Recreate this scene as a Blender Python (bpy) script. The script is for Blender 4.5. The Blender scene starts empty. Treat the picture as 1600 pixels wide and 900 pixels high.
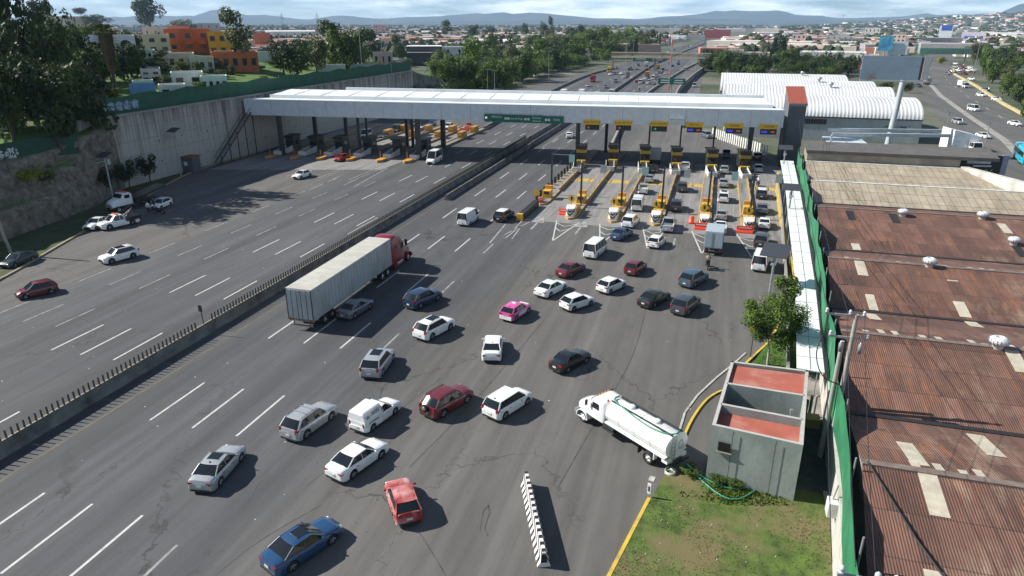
import bpy, math, random
from mathutils import Vector, Matrix, noise
random.seed(7)
R = math.radians
S = bpy.context.scene
COL = S.collection
CAMH = 26.0
PITCH = 21.2064; YAW = 16.2227           # camera looks down by PITCH, the road axis is +Y
FPX = 1067.0
# ---------------- camera
cd = bpy.data.cameras.new('camera'); cam = bpy.data.objects.new('camera', cd); COL.objects.link(cam)
cd.sensor_width = 36; cd.lens = FPX/1600*36; cd.clip_start = .5; cd.clip_end = 60000
cam.location = (0, 0, CAMH); cam.rotation_euler = (R(90-PITCH), 0, R(YAW)); S.camera = cam
# ---------------- sky and sun
SUN_DIR = Vector((5.4, 0.4, -4.1)).normalized()
SUN_EL = math.asin(-SUN_DIR.z); SUN_AZ = math.atan2(-SUN_DIR.x, -SUN_DIR.y)   # clockwise from +Y
w = bpy.data.worlds.new('World'); S.world = w; w.use_nodes = True
nt = w.node_tree; nt.nodes.clear(); N = nt.nodes.new; LK = nt.links.new
out = N('ShaderNodeOutputWorld'); bg = N('ShaderNodeBackground'); LK(bg.outputs[0], out.inputs[0])
sky = N('ShaderNodeTexSky'); sky.sky_type = 'NISHITA'; sky.sun_disc = False
sky.sun_elevation = SUN_EL; sky.sun_rotation = SUN_AZ; sky.altitude = 2250; sky.air_density = 1.0; sky.dust_density = .4; sky.ozone_density = 2.0
tc = N('ShaderNodeTexCoord'); mp = N('ShaderNodeMapping'); mp.inputs['Scale'].default_value = (5.0, 5.0, 34.0); LK(tc.outputs['Generated'], mp.inputs[0])
cn = N('ShaderNodeTexNoise'); cn.inputs['Scale'].default_value = 1.35; cn.inputs['Detail'].default_value = 9; cn.inputs['Roughness'].default_value = .6; cn.inputs['Distortion'].default_value = .25
LK(mp.outputs[0], cn.inputs['Vector'])
cr = N('ShaderNodeValToRGB'); cr.color_ramp.elements[0].position = .36; cr.color_ramp.elements[1].position = .58; LK(cn.outputs['Fac'], cr.inputs[0])
mul = N('ShaderNodeMath'); mul.operation = 'MULTIPLY'; mul.inputs[1].default_value = .85; LK(cr.outputs[0], mul.inputs[0])
szp = N('ShaderNodeSeparateXYZ'); LK(tc.outputs['Generated'], szp.inputs[0]); lowm = N('ShaderNodeMapRange'); lowm.inputs[1].default_value = .10; lowm.inputs[2].default_value = .34; lowm.inputs[3].default_value = .92; lowm.inputs[4].default_value = .12; LK(szp.outputs[2], lowm.inputs[0]); LK(lowm.outputs[0], mul.inputs[1])
mp2 = N('ShaderNodeMapping'); mp2.inputs['Scale'].default_value = (9.0, 9.0, 60.0); mp2.inputs['Location'].default_value = (3, 1, .4); LK(tc.outputs['Generated'], mp2.inputs[0])
cn2 = N('ShaderNodeTexNoise'); cn2.inputs['Scale'].default_value = 1.3; cn2.inputs['Detail'].default_value = 7; LK(mp2.outputs[0], cn2.inputs['Vector'])
cc = N('ShaderNodeValToRGB'); cc.color_ramp.elements[0].position = .36; cc.color_ramp.elements[0].color = (9.5, 12.0, 13.6, 1); cc.color_ramp.elements[1].position = .66; cc.color_ramp.elements[1].color = (21.0, 22.0, 22.2, 1)
LK(cn2.outputs['Fac'], cc.inputs[0])
tint = N('ShaderNodeMixRGB'); tint.blend_type = 'MULTIPLY'; tint.inputs[0].default_value = 1; tint.inputs[2].default_value = (.74, .92, 1.06, 1); LK(sky.outputs[0], tint.inputs[1])
mx = N('ShaderNodeMixRGB'); LK(mul.outputs[0], mx.inputs[0]); LK(tint.outputs[0], mx.inputs[1]); LK(cc.outputs[0], mx.inputs[2])
LK(mx.outputs[0], bg.inputs[0]); bg.inputs[1].default_value = .056
sd = bpy.data.lights.new('sun', 'SUN'); sd.energy = 5.0; sd.angle = R(.53); sd.color = (1, .95, .87)
sun = bpy.data.objects.new('sun', sd); COL.objects.link(sun); sun.location = (-60, 0, 80)
sun.rotation_euler = SUN_DIR.to_track_quat('-Z', 'Y').to_euler()
S.view_settings.view_transform = 'Standard'; S.view_settings.look = 'None'; S.view_settings.exposure = 0.68; S.view_settings.gamma = 1
S.view_settings.use_curve_mapping = False
S.cycles.max_bounces = 5; S.cycles.diffuse_bounces = 2; S.cycles.glossy_bounces = 2; S.cycles.transparent_max_bounces = 8; S.cycles.volume_bounces = 0
S.cycles.caustics_reflective = False; S.cycles.caustics_refractive = False

# ---------------- where things in the photograph stand on the ground (level survey of the picture)
_c, _s = math.cos(R(PITCH)), math.sin(R(PITCH)); _a = R(YAW)
def G(x, y, z=0.0):
    u = x-800; v = 450-y
    dy = FPX*_c+v*_s; dz = -FPX*_s+v*_c
    t = (z-CAMH)/dz
    return Vector(((u*math.cos(_a)-dy*math.sin(_a))*t, (u*math.sin(_a)+dy*math.cos(_a))*t, z))
def ray(x, y):
    u = x-800; v = 450-y; dy = FPX*_c+v*_s; dz = -FPX*_s+v*_c
    return Vector((u*math.cos(_a)-dy*math.sin(_a), u*math.sin(_a)+dy*math.cos(_a), dz)).normalized()
def ppm(p):     # picture scale at a point: pixels per metre
    fw = Vector((-math.sin(_a)*_c, math.cos(_a)*_c, -_s)); return FPX/max(1, (Vector(p)-Vector((0, 0, CAMH))).dot(fw))

# ---------------- materials
MATS = {}
def nodes(m):
    m.use_nodes = True; t = m.node_tree; b = t.nodes['Principled BSDF']; return t, b
def mat(name, col, rough=.6, metal=0, var=.12, scale=1.5, bump=0, bscale=20, coat=0, spec=.5, dirt=None, dscale=.4, dpos=(.45, .7), rnd=0, stretch=(1, 1, 1), world=False, emit=None):
    if name in MATS: return MATS[name]
    m = bpy.data.materials.new(name); MATS[name] = m; t, b = nodes(m)
    n = t.nodes.new; l = t.links.new
    b.inputs['Roughness'].default_value = rough; b.inputs['Metallic'].default_value = metal
    b.inputs['Specular IOR Level'].default_value = spec; b.inputs['Coat Weight'].default_value = coat; b.inputs['Coat Roughness'].default_value = .06
    if world: g = n('ShaderNodeNewGeometry'); src = g.outputs['Position']
    else: g = n('ShaderNodeTexCoord'); src = g.outputs['Object']
    mp = n('ShaderNodeMapping'); mp.inputs['Scale'].default_value = stretch; l(src, mp.inputs[0]); src = mp.outputs[0]
    c = tuple(col)+(1,)
    nz = n('ShaderNodeTexNoise'); nz.inputs['Scale'].default_value = scale; nz.inputs['Detail'].default_value = 6; l(src, nz.inputs['Vector'])
    mr = n('ShaderNodeMapRange'); mr.inputs[1].default_value = .3; mr.inputs[2].default_value = .7; mr.inputs[3].default_value = 1-var; mr.inputs[4].default_value = 1+var; l(nz.outputs['Fac'], mr.inputs[0])
    mul = n('ShaderNodeMixRGB'); mul.blend_type = 'MULTIPLY'; mul.inputs[0].default_value = 1; mul.inputs[1].default_value = c; l(mr.outputs[0], mul.inputs[2]); o = mul.outputs[0]
    if dirt:
        n2 = n('ShaderNodeTexNoise'); n2.inputs['Scale'].default_value = dscale; n2.inputs['Detail'].default_value = 8; n2.inputs['Roughness'].default_value = .65; l(src, n2.inputs['Vector'])
        r2 = n('ShaderNodeMapRange'); r2.inputs[1].default_value = dpos[0]; r2.inputs[2].default_value = dpos[1]; l(n2.outputs['Fac'], r2.inputs[0])
        m2 = n('ShaderNodeMixRGB'); m2.inputs[2].default_value = tuple(dirt)+(1,); l(r2.outputs[0], m2.inputs[0]); l(o, m2.inputs[1]); o = m2.outputs[0]
    if rnd:
        oi = n('ShaderNodeObjectInfo'); r3 = n('ShaderNodeMapRange'); r3.inputs[3].default_value = 1-rnd; r3.inputs[4].default_value = 1+rnd; l(oi.outputs['Random'], r3.inputs[0])
        m3 = n('ShaderNodeMixRGB'); m3.blend_type = 'MULTIPLY'; m3.inputs[0].default_value = 1; l(o, m3.inputs[1]); l(r3.outputs[0], m3.inputs[2]); o = m3.outputs[0]
    l(o, b.inputs['Base Color'])
    if bump:
        bn = n('ShaderNodeTexNoise'); bn.inputs['Scale'].default_value = bscale; bn.inputs['Detail'].default_value = 4; l(src, bn.inputs['Vector'])
        bp = n('ShaderNodeBump'); bp.inputs['Strength'].default_value = bump; bp.inputs['Distance'].default_value = .05; l(bn.outputs['Fac'], bp.inputs['Height']); l(bp.outputs[0], b.inputs['Normal'])
    if emit:
        b.inputs['Emission Color'].default_value = tuple(emit[:3])+(1,); b.inputs['Emission Strength'].default_value = emit[3]
    return m
def paint(name, col, metal=.0): return mat('paint_'+name, col, .32, metal, .05, 3, coat=.8, dirt=tuple(c*.75+.03 for c in col), dscale=2.2, dpos=(.55, .85))
PAINT = dict(white=(.78, .79, .78), silver=(.42, .44, .45), grey=(.16, .18, .2), darkgrey=(.05, .055, .06), black=(.012, .013, .014), red=(.22, .012, .02), brightred=(.42, .03, .03), maroon=(.13, .015, .02),
    navy=(.02, .05, .10), blue=(.012, .055, .14), bluegrey=(.07, .12, .17), pink=(.62, .1, .32), beige=(.4, .36, .28), yellow=(.65, .42, .03), darkgreen=(.015, .035, .03), cyan=(.01, .38, .52), paleblue=(.42, .5, .56), orange=(.6, .2, .04), stake=(.5, .45, .35))
P = {k: paint(k, v, .35 if k in ('silver', 'grey', 'bluegrey', 'navy') else 0) for k, v in PAINT.items()}
glass = mat('vehicle_glass', (.012, .016, .019), .07, 0, .02, spec=.5)
rubber = mat('tyre_rubber', (.018, .018, .018), .85)
blackplastic = mat('black_plastic', (.02, .02, .021), .6)
rimm = mat('alloy_rim', (.42, .43, .44), .35, .6)
steel = mat('galvanised_steel', (.36, .38, .39), .45, .5, .15, 4)
darksteel = mat('dark_painted_steel', (.035, .04, .043), .5, 0, .2, 3)
redlens = mat('red_lamp_lens', (.28, .008, .008), .2, coat=.5)
clearlens = mat('clear_lamp_lens', (.6, .62, .62), .12, .3, coat=.8)
platem = mat('number_plate_metal', (.6, .62, .6), .5)
concrete = mat('grey_concrete', (.30, .29, .27), .9, 0, .18, .7, .3, 30, dirt=(.15, .145, .13), dscale=.35, rnd=.05)
concdark = mat('weathered_concrete', (.17, .17, .16), .9, 0, .25, .9, .3, 20, dirt=(.06, .06, .058), dscale=.5)
yellowp = mat('worn_yellow_paint', (.62, .36, .035), .6, 0, .12, 2, dirt=(.3, .2, .06), dscale=1.1, dpos=(.5, .75))
orangep = mat('orange_plastic', (.68, .09, .03), .45, 0, .1, 2)
whitep = mat('worn_white_paint', (.68, .68, .66), .6, 0, .1, 2, dirt=(.42, .41, .38), dscale=1.3)
blackp = mat('black_paint', (.02, .02, .02), .6)
greenmesh = mat('green_mesh_cloth', (.012, .085, .045), .8, 0, .3, .5, dirt=(.03, .09, .06), dscale=.22)
bark = mat('tree_bark', (.07, .055, .042), .95, 0, .3, 5, .5, 15)
skin = mat('skin', (.35, .2, .13), .6)

# ---------------- mesh collector
class MB:
    def __init__(s): s.v = []; s.f = []; s.m = []; s.s = []
    def add(s, vs, fs, m=0, sm=False):
        o = len(s.v); s.v += [tuple(p) for p in vs]
        for f in fs: s.f.append([i+o for i in f]); s.m.append(m); s.s.append(sm)
    def box(s, c, d, rz=0, m=0, top=1.0):
        cx, cy, cz = c; dx, dy, dz = d[0]/2, d[1]/2, d[2]/2; cr, sr = math.cos(rz), math.sin(rz); vs = []
        for z, k in ((-dz, 1), (dz, top)):
            for x, y in ((-dx, -dy), (dx, -dy), (dx, dy), (-dx, dy)):
                x *= k; y *= k; vs.append((cx+x*cr-y*sr, cy+x*sr+y*cr, cz+z))
        s.add(vs, [(0, 3, 2, 1), (4, 5, 6, 7), (0, 1, 5, 4), (1, 2, 6, 5), (2, 3, 7, 6), (3, 0, 4, 7)], m); return s
    def prism(s, pts, z0, z1, m=0, mt=None):     # plan polygon (counter-clockwise) extruded; z may be lists
        n = len(pts); zl = (lambda z, i: z[i] if isinstance(z, (list, tuple)) else z)
        vs = [(p[0], p[1], zl(z0, i)) for i, p in enumerate(pts)]+[(p[0], p[1], zl(z1, i)) for i, p in enumerate(pts)]
        s.add(vs, [tuple(range(n-1, -1, -1))], m); o = len(s.v)-2*n
        s.f.append([o+n+i for i in range(n)]); s.m.append(m if mt is None else mt); s.s.append(False)
        for i in range(n):
            j = (i+1) % n; s.f.append([o+i, o+j, o+n+j, o+n+i]); s.m.append(m); s.s.append(False)
        return s
    def cyl(s, a, b, r0, r1=None, n=10, m=0, cap=True, sm=True):
        a = Vector(a); b = Vector(b); r1 = r0 if r1 is None else r1; d = (b-a).normalized()
        u = d.cross(Vector((0, 0, 1)) if abs(d.z) < .9 else Vector((1, 0, 0))).normalized(); v = d.cross(u)
        vs = []
        for p, r in ((a, r0), (b, r1)):
            for i in range(n): q = 2*math.pi*i/n; vs.append(p+(u*math.cos(q)+v*math.sin(q))*r)
        s.add(vs, [(i, (i+1) % n, n+(i+1) % n, n+i) for i in range(n)], m, sm)
        if cap: s.add(vs, [tuple(range(n-1, -1, -1)), tuple(range(n, 2*n))], m)
        return s
    def tube(s, pts, r, n=6, m=0):
        for a, b in zip(pts, pts[1:]): s.cyl(a, b, r, r, n, m)
        return s
    def lathe(s, prof, c, axis='z', n=20, m=0, sm=True):      # prof: (radius, height)
        vs = []
        for r, h in prof:
            for i in range(n):
                q = 2*math.pi*i/n; x, y = r*math.cos(q), r*math.sin(q)
                p = (x, y, h) if axis == 'z' else ((x, h, y) if axis == 'y' else (h, x, y))
                vs.append((p[0]+c[0], p[1]+c[1], p[2]+c[2]))
        s.add(vs, [(k*n+i, k*n+(i+1) % n, (k+1)*n+(i+1) % n, (k+1)*n+i) for k in range(len(prof)-1) for i in range(n)], m, sm); return s
    def quad(s, a, b, c, d, m=0, sm=False): s.add([a, b, c, d], [(0, 1, 2, 3)], m, sm); return s
    def mesh(s, name, mats, bevel=0):
        me = bpy.data.meshes.new(name); me.from_pydata(s.v, [], s.f)
        for k in (mats if isinstance(mats, (list, tuple)) else [mats]): me.materials.append(k)
        me.polygons.foreach_set('material_index', s.m); me.polygons.foreach_set('use_smooth', s.s); me.update(); return me
    def build(s, name, mats, parent=None, bevel=0): return link(name, s.mesh(name, mats), parent, bevel)
def link(name, me, parent=None, bevel=0):
    o = bpy.data.objects.new(name, me); COL.objects.link(o)
    if parent: o.parent = parent
    if bevel:
        b = o.modifiers.new('b', 'BEVEL'); b.width = bevel; b.segments = 2; b.limit_method = 'ANGLE'; b.angle_limit = R(40)
    return o
def tag(o, label=None, cat=None, group=None, kind=None):
    if label: o['label'] = label
    if cat: o['category'] = cat
    if group: o['group'] = group
    if kind: o['kind'] = kind
    return o
def empty(name, loc, rz=0, label=None, cat=None, group=None):
    o = bpy.data.objects.new(name, None); COL.objects.link(o); o.location = loc; o.rotation_euler = (0, 0, rz); o.empty_display_size = .3
    return tag(o, label, cat, group)
def struct(name, mb, m, label=None):
    o = mb.build(name, m) if isinstance(mb, MB) else mb
    tag(o, label, None, None, 'structure'); return o
def text_mb(body, size, m, name, parent, loc, rot, align='CENTER', ext=.004):
    cu = bpy.data.curves.new(name, 'FONT'); cu.body = body; cu.size = size; cu.align_x = align; cu.align_y = 'CENTER'; cu.extrude = ext
    t = bpy.data.objects.new('t', cu); me = bpy.data.meshes.new_from_object(t); bpy.data.objects.remove(t)
    me.materials.clear(); me.materials.append(m)
    o = link(name, me, parent); o.location = loc; o.rotation_euler = rot; return o
# ================= SETTING =================
def asphalt_mat():
    m = bpy.data.materials.new('asphalt'); t, b = nodes(m); n = t.nodes.new; l = t.links.new
    g = n('ShaderNodeNewGeometry'); sp = n('ShaderNodeSeparateXYZ'); l(g.outputs['Position'], sp.inputs[0])
    def noise_(scale, st, det=6, rough=.55):
        mp = n('ShaderNodeMapping'); mp.inputs['Scale'].default_value = st; l(g.outputs['Position'], mp.inputs[0])
        z = n('ShaderNodeTexNoise'); z.inputs['Scale'].default_value = scale; z.inputs['Detail'].default_value = det; z.inputs['Roughness'].default_value = rough; l(mp.outputs[0], z.inputs['Vector']); return z.outputs['Fac']
    def rng(x, a, b_, c, d):
        r = n('ShaderNodeMapRange'); r.inputs[1].default_value = a; r.inputs[2].default_value = b_; r.inputs[3].default_value = c; r.inputs[4].default_value = d; l(x, r.inputs[0]); return r.outputs[0]
    def math_(op, a, b_):
        q = n('ShaderNodeMath'); q.operation = op
        for i, x in enumerate((a, b_)):
            if isinstance(x, (int, float)): q.inputs[i].default_value = x
            else: l(x, q.inputs[i])
        return q.outputs[0]
    def mix(f, a, b_, mode='MIX'):
        q = n('ShaderNodeMixRGB'); q.blend_type = mode
        for i, x in enumerate((f, a, b_)):
            if isinstance(x, (int, float)): q.inputs[i].default_value = x
            elif isinstance(x, tuple): q.inputs[i].default_value = x+(1,)
            else: l(x, q.inputs[i])
        return q.outputs[0]
    wob = math_('ADD', sp.outputs[0], rng(noise_(.06, (1, .3, 1)), 0, 1, -7, 7))
    # through lanes (dark, bluish) against the lighter plazas
    thr = math_('MULTIPLY', rng(wob, -67, -62, 0, 1), rng(wob, -23, -19, 1, 0))
    col = mix(thr, (.113, .110, .104), (.080, .082, .086))
    # each lane was laid on its own: alternate tone
    lane = noise_(.28, (1, .004, 1), 2); col = mix(.8, col, rng(lane, .3, .7, .78, 1.2), 'MULTIPLY')
    streak = noise_(1.6, (1, .03, 1), 5); col = mix(.8, col, rng(streak, .3, .7, .82, 1.16), 'MULTIPLY')
    trk = rng(math_('SINE', math_('MULTIPLY', math_('ADD', sp.outputs[0], 32.4+.9), 2*math.pi/3.55), 0), -1, 1, .90, 1.06); col = mix(math_('MULTIPLY', thr, rng(noise_(.2, (1, .05, 1), 3), .35, .6, 0, 1)), col, mix(1, col, trk, 'MULTIPLY'))
    big = noise_(.05, (1, .5, 1), 5); col = mix(1, col, rng(big, .3, .7, .87, 1.13), 'MULTIPLY')
    med = noise_(.6, (1, .35, 1), 8, .7); col = mix(1, col, rng(med, .3, .7, .9, 1.1), 'MULTIPLY')
    grain = noise_(14, (1, 1, 1), 3, .8); col = mix(1, col, rng(grain, .3, .7, .85, 1.15), 'MULTIPLY')
    # cracks and tar lines
    mp = n('ShaderNodeMapping'); mp.inputs['Scale'].default_value = (.13, .055, 1); mp.inputs['Rotation'].default_value = (0, 0, R(14))
    dn = n('ShaderNodeTexNoise'); dn.inputs['Scale'].default_value = 1.1; dn.inputs['Detail'].default_value = 8; l(g.outputs['Position'], dn.inputs['Vector'])
    vm = n('ShaderNodeVectorMath'); vm.operation = 'MULTIPLY_ADD'; vm.inputs[1].default_value = (3, 3, 0); l(dn.outputs['Color'], vm.inputs[0]); l(g.outputs['Position'], vm.inputs[2]); l(vm.outputs[0], mp.inputs[0])
    v = n('ShaderNodeTexVoronoi'); v.feature = 'DISTANCE_TO_EDGE'; v.inputs['Scale'].default_value = 1.0; l(mp.outputs[0], v.inputs['Vector'])
    cr = rng(v.outputs['Distance'], 0, .009, 1, 0); msk = rng(noise_(.08, (1, 1, 1), 3), .46, .58, 0, .8)
    col = mix(math_('MULTIPLY', cr, msk), col, (.035, .034, .033))
    spot = noise_(2.4, (1, .7, 1), 2); col = mix(rng(spot, .73, .77, 0, .5), col, (.045, .044, .043))
    pale = noise_(1.1, (1, 1, 1), 9, .75); col = mix(rng(pale, .64, .78, 0, .55), col, (.19, .185, .175))
    l(col, b.inputs['Base Color']); b.inputs['Roughness'].default_value = .82; b.inputs['Specular IOR Level'].default_value = .3
    bp = n('ShaderNodeBump'); bp.inputs['Strength'].default_value = .25; bp.inputs['Distance'].default_value = .02; l(grain, bp.inputs['Height']); l(bp.outputs[0], b.inputs['Normal'])
    return m
asph = asphalt_mat()
roadconc = mat('toll_lane_concrete', (.25, .245, .235), .85, 0, .16, .5, .2, 30, dirt=(.10, .10, .098), dscale=.5, dpos=(.42, .68), stretch=(1, .12, 1), world=True)
groundm = mat('city_soil', (.15, .145, .12), .95, 0, .35, .02, dirt=(.04, .06, .02), dscale=.012, dpos=(.36, .56), world=True)
farground = mat('hill_soil', (.11, .12, .09), .95, 0, .3, .004, dirt=(.22, .2, .18), dscale=.01, dpos=(.5, .7), world=True)
linem = mat('road_paint', (.50, .50, .48), .7, 0, .1, 3, dirt=(.2, .2, .195), dscale=1.6, dpos=(.52, .78), world=True)
wornline = mat('worn_road_paint', (.34, .335, .325), .7, 0, .15, 3, dirt=(.12, .12, .118), dscale=1.2, dpos=(.42, .68), world=True)
yline = mat('yellow_road_paint', (.52, .35, .07), .7, 0, .15, 2, dirt=(.25, .2, .12), dscale=.8, dpos=(.45, .68), world=True)
grassm = mat('grass_turf', (.07, .112, .02), .95, 0, .4, 1.6, .8, 12, dirt=(.15, .125, .055), dscale=.26, dpos=(.44, .60), world=True)
lawnm = mat('green_lawn', (.05, .115, .015), .95, 0, .35, 2, .8, 14, world=True)

# one ground sheet to the horizon
gb = MB(); xs = [-16000, -2500, -700, -300, 300, 700, 2500, 16000]; ys = [-1200, -100, 500, 1200, 4000, 17000]
for i in range(len(xs)-1):
    for j in range(len(ys)-1): gb.quad((xs[i], ys[j], -.03), (xs[i+1], ys[j], -.03), (xs[i+1], ys[j+1], -.03), (xs[i], ys[j+1], -.03))
struct('ground', gb, groundm, 'flat valley floor reaching the mountains')
# the motorway (bends right beyond the footbridge)
def cx(Y):   # centre of the median along Y
    if Y < 280: return -40.0
    return -40.0-2.2*min(1, (Y-280)/170)+(max(0, Y-458)**1.35)*.004
def strip(mb, f0, f1, z, Y0, Y1, step=12, m=0):
    y = Y0
    while y < Y1-.01:
        e = min(Y1, y+step); mb.quad((f0(y), y, z), (f1(y), y, z), (f1(e), e, z), (f0(e), e, z), m); y = e
rd = MB()
def rl(Y):
    if Y < 115: return -104
    if Y < 200: return -96
    return -82 if Y < 330 else -82+(cx(Y)+40)+min(22, (Y-330)*.14)
def rr(Y):
    if Y < 150: return 14.5
    if Y < 185: return 14.5-(Y-150)*.55
    if Y < 420: return -4.7-(Y-185)*.02
    return -9.4+(cx(Y)+40)
strip(rd, rl, rr, 0.0, 6, 2600, 14)
struct('road', rd, asph, 'wide asphalt motorway and toll plaza')
# concrete aprons at the booths
ap = MB()
ap.add([(-25.5, 90.5, .004), (11.2, 90.0, .004), (13.6, 142, .004), (-26.6, 137, .004)], [(0, 1, 2, 3)])
ap.add([(-91.5, 108, .004), (-60, 117, .004), (-57, 176, .004), (-93.8, 176, .004)], [(0, 1, 2, 3)])
struct('pavement', ap, roadconc, 'paler concrete apron of the toll lanes')
# street on the right
st = MB(); sl = [(18, 126), (50.5, 130), (59, 170), (71, 262), (88, 366), (103, 440), (130, 560), (230, 900)]
sr = [(84, 90), (84, 222), (93, 278), (107.5, 356), (121, 440), (136, 500), (152, 560), (255, 900)]
sl = [(48, 60), (48.5, 110), (52, 145), (60, 212), (68, 262), (80, 340), (97, 420), (130, 560), (230, 900)]
sr = [(84, 60), (82, 150), (84, 222), (93, 278), (107.5, 356), (121, 440), (131, 480), (152, 560), (255, 900)]
for (a, b_), (c, d) in zip(zip(sl, sr), zip(sl[1:], sr[1:])): st.quad((a[0], a[1], .002), (b_[0], b_[1], .002), (d[0], d[1], .002), (c[0], c[1], .002))
struct('street', st, asph, 'frontage street with two carriageways right of the white sheds')
def polyoff(pts, o):
    r = []
    for i, p in enumerate(pts):
        a = Vector(pts[max(0, i-1)][:2]); b_ = Vector(pts[min(len(pts)-1, i+1)][:2]); d = (b_-a).normalized(); r.append((p[0]-d.y*o, p[1]+d.x*o))
    return r
def ribbon(mb, pts, w_, z0, z1, m=0, mt=None):
    L = polyoff(pts, w_/2); Q = polyoff(pts, -w_/2)
    for i in range(len(pts)-1):
        mb.prism([Q[i], Q[i+1], L[i+1], L[i]], z0, z1, m, mt)
def smooth(pts, k=3):
    for _ in range(k):
        q = [pts[0]]
        for a, b_ in zip(pts, pts[1:]):
            q += [tuple(a[i]*.75+b_[i]*.25 for i in range(len(a))), tuple(a[i]*.25+b_[i]*.75 for i in range(len(a)))]
        pts = q+[pts[-1]]
    return pts
km = MB(); ribbon(km, [(57, 126), (59.5, 155), (66.6, 190), (73, 240), (82, 305), (94, 372), (107, 430), (125, 500)], 1.6, 0, .15)
struct('kerb', km, concrete, 'narrow concrete strip between the street carriageways')
kb = MB(); ribbon(kb, [(84.2, 170), (85.5, 222), (94, 278), (108.5, 356), (122, 440), (134, 485)], .9, 0, .75)
tag(kb.build('roadside_barrier', mat('yellowed_concrete', (.5, .4, .2), .8, 0, .2, 1, dirt=(.3, .28, .25), dscale=.2, world=True)), 'long low yellowish concrete barrier along the far side of the frontage street', 'barrier')

# lane markings
lm = MB(); wl = MB(); yl = MB()
def dash(mb, x, y0, y1, w_=.16, z=.010): mb.quad((x-w_/2, y0, z), (x+w_/2, y0, z), (x+w_/2, y1, z), (x-w_/2, y1, z))
k = 26/22.
for X0, ph in ((-27.42*k, 0), (-24.42*k, 0), (-21.4*k, .25), (-30.42*k, 0)):
    y = 18.7-11.75*k*2
    while y < 260:
        if not (X0 > -26.5 and y > 95): dash(lm if X0 < -26 else wl, X0, y+ph, y+5.6 if X0 < -26 else y+4.2, .17)
        y += 11.75*k
for X0 in (-44.3*k, -41.65*k, -38.75*k):
    y = 39.3-11.75*k*3
    while y < 260:
        dash(lm, X0, y, y+5.5, .17); y += 11.75*k
for X0 in (-47.6*k, -50.9*k, -54.3*k):
    y = 41-11.75*k*2
    while y < 105: dash(wl, X0, y, y+4.4, .15); y += 11.75*k*.72
def seg(mb, p, q, w_=.15, z=.010):
    a = Vector(p[:2]); b_ = Vector(q[:2]); d = (b_-a).normalized(); o = Vector((-d.y, d.x))*w_/2
    mb.quad((*(a-o), z), (*(b_-o), z), (*(b_+o), z), (*(a+o), z))
# edge lines beyond the canopy, chevrons, arrows
for Y in range(150, 1200, 20):
    for off in (-3.4, 3.4): seg(wl, (cx(Y)+off, Y), (cx(Y+20)+off, Y+20), .15)
    if Y > 250:
        for off in (-7.5, -11, 7, 10.5, 14):
            if off < 0 or Y < 2000: seg(lm, (cx(Y)+off, Y), (cx(Y+6)+off, Y+6), .2)
ISL = [-24.3, -18.5, -12.4, -6.5, 0.0, 5.8]
for i, x in enumerate(ISL[1:]):
    tip = Vector((x+.1, 81.8)); l_ = Vector((x-1.5, 91.4)); r_ = Vector((x+1.75, 91.4))
    seg(lm, tip, l_, .17); seg(lm, tip, r_, .17)
    for q in (.62, .88):
        a = tip.lerp(l_, q); b_ = tip.lerp(r_, q); c = (a+b_)/2-Vector((0, 1.5)); seg(lm, a, c, .16, .014); seg(lm, c, b_, .16, .014)
for x, y in ((-22.4, 86), (-16.2, 85.5), (-40+18.3, 400)):
    seg(wl, (x, y), (x+.05, y+4.5), .3); wl.add([(x-.95, y+3.6, .011), (x+1.0, y+3.6, .011), (x+.12, y+7.2, .011)], [(0, 1, 2)])
seg(wl, (-3.4, 83.5), (-3.4, 87.3), .25)
for a, b_ in (((788, 367), (850, 335)), ((765, 380), (790, 350)), ((800, 362), (822, 338)), ((790, 372), (815, 352)), ((800, 373), (812, 357))): seg(wl, G(*a), G(*b_), .2)
for x in [v+2.9 for v in ISL]:
    for q in (-.9, 1.1): seg(wl, (x+q, 93), (x+q, 134), .12)
seg(yl, (-24, 118.7), (11.5, 120.7), 2.6)
for i, x in enumerate(ISL):
    seg(wl, (x+1.3, 93.5), (x+1.3, 131), .14, .015)
yl2 = [G(*p) for p in ((1222, 345), (1234, 395), (1232, 430), (1215, 480))]
# left plaza exit lines
for x in (-85, -79.6, -73.8, -67.5, -61.4):
    seg(wl, (x, 107), (x, 124), .18); seg(wl, (x+.9, 105), (x+.9, 117), .12)
for a, b_ in (((553, 292), (605, 263)), ((485, 296), (530, 276)), ((543, 366), (590, 340))): seg(wl, G(*a), G(*b_), .2)
# inner yellow edge line and verge line
ym = MB(); seg(ym, (-39.5, 10), (-39.5, 125), .10); struct('edge_line', ym, mat('dull_yellow_line', (.17, .13, .06), .8, 0, .3, 1, world=True), 'dull yellow line along the median')
for i, (a, b_) in enumerate(zip(sl[1:6], sl[2:7])): pass
for t_ in range(14):
    y = 150+t_*22
    def lerpc(pts, y):
        for (x0, y0), (x1, y1) in zip(pts, pts[1:]):
            if y0 <= y <= y1: return x0+(x1-x0)*(y-y0)/(y1-y0)
        return pts[-1][0]
    a = lerpc([(70, 150), (78, 230), (90, 310), (104, 390), (118, 450)], y); b_ = lerpc([(70, 150), (78, 230), (90, 310), (104, 390), (118, 450)], y+6)
    if y < 440: seg(lm, (a+2, y), (b_+2, y+6), .2)
struct('lane_markings', lm, linem, 'white dashed lane lines'); struct('worn_lane_markings', wl, wornline, 'worn white lines and arrows'); struct('yellow_markings', yl, yline, 'yellow painted bands of the toll lanes')
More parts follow.
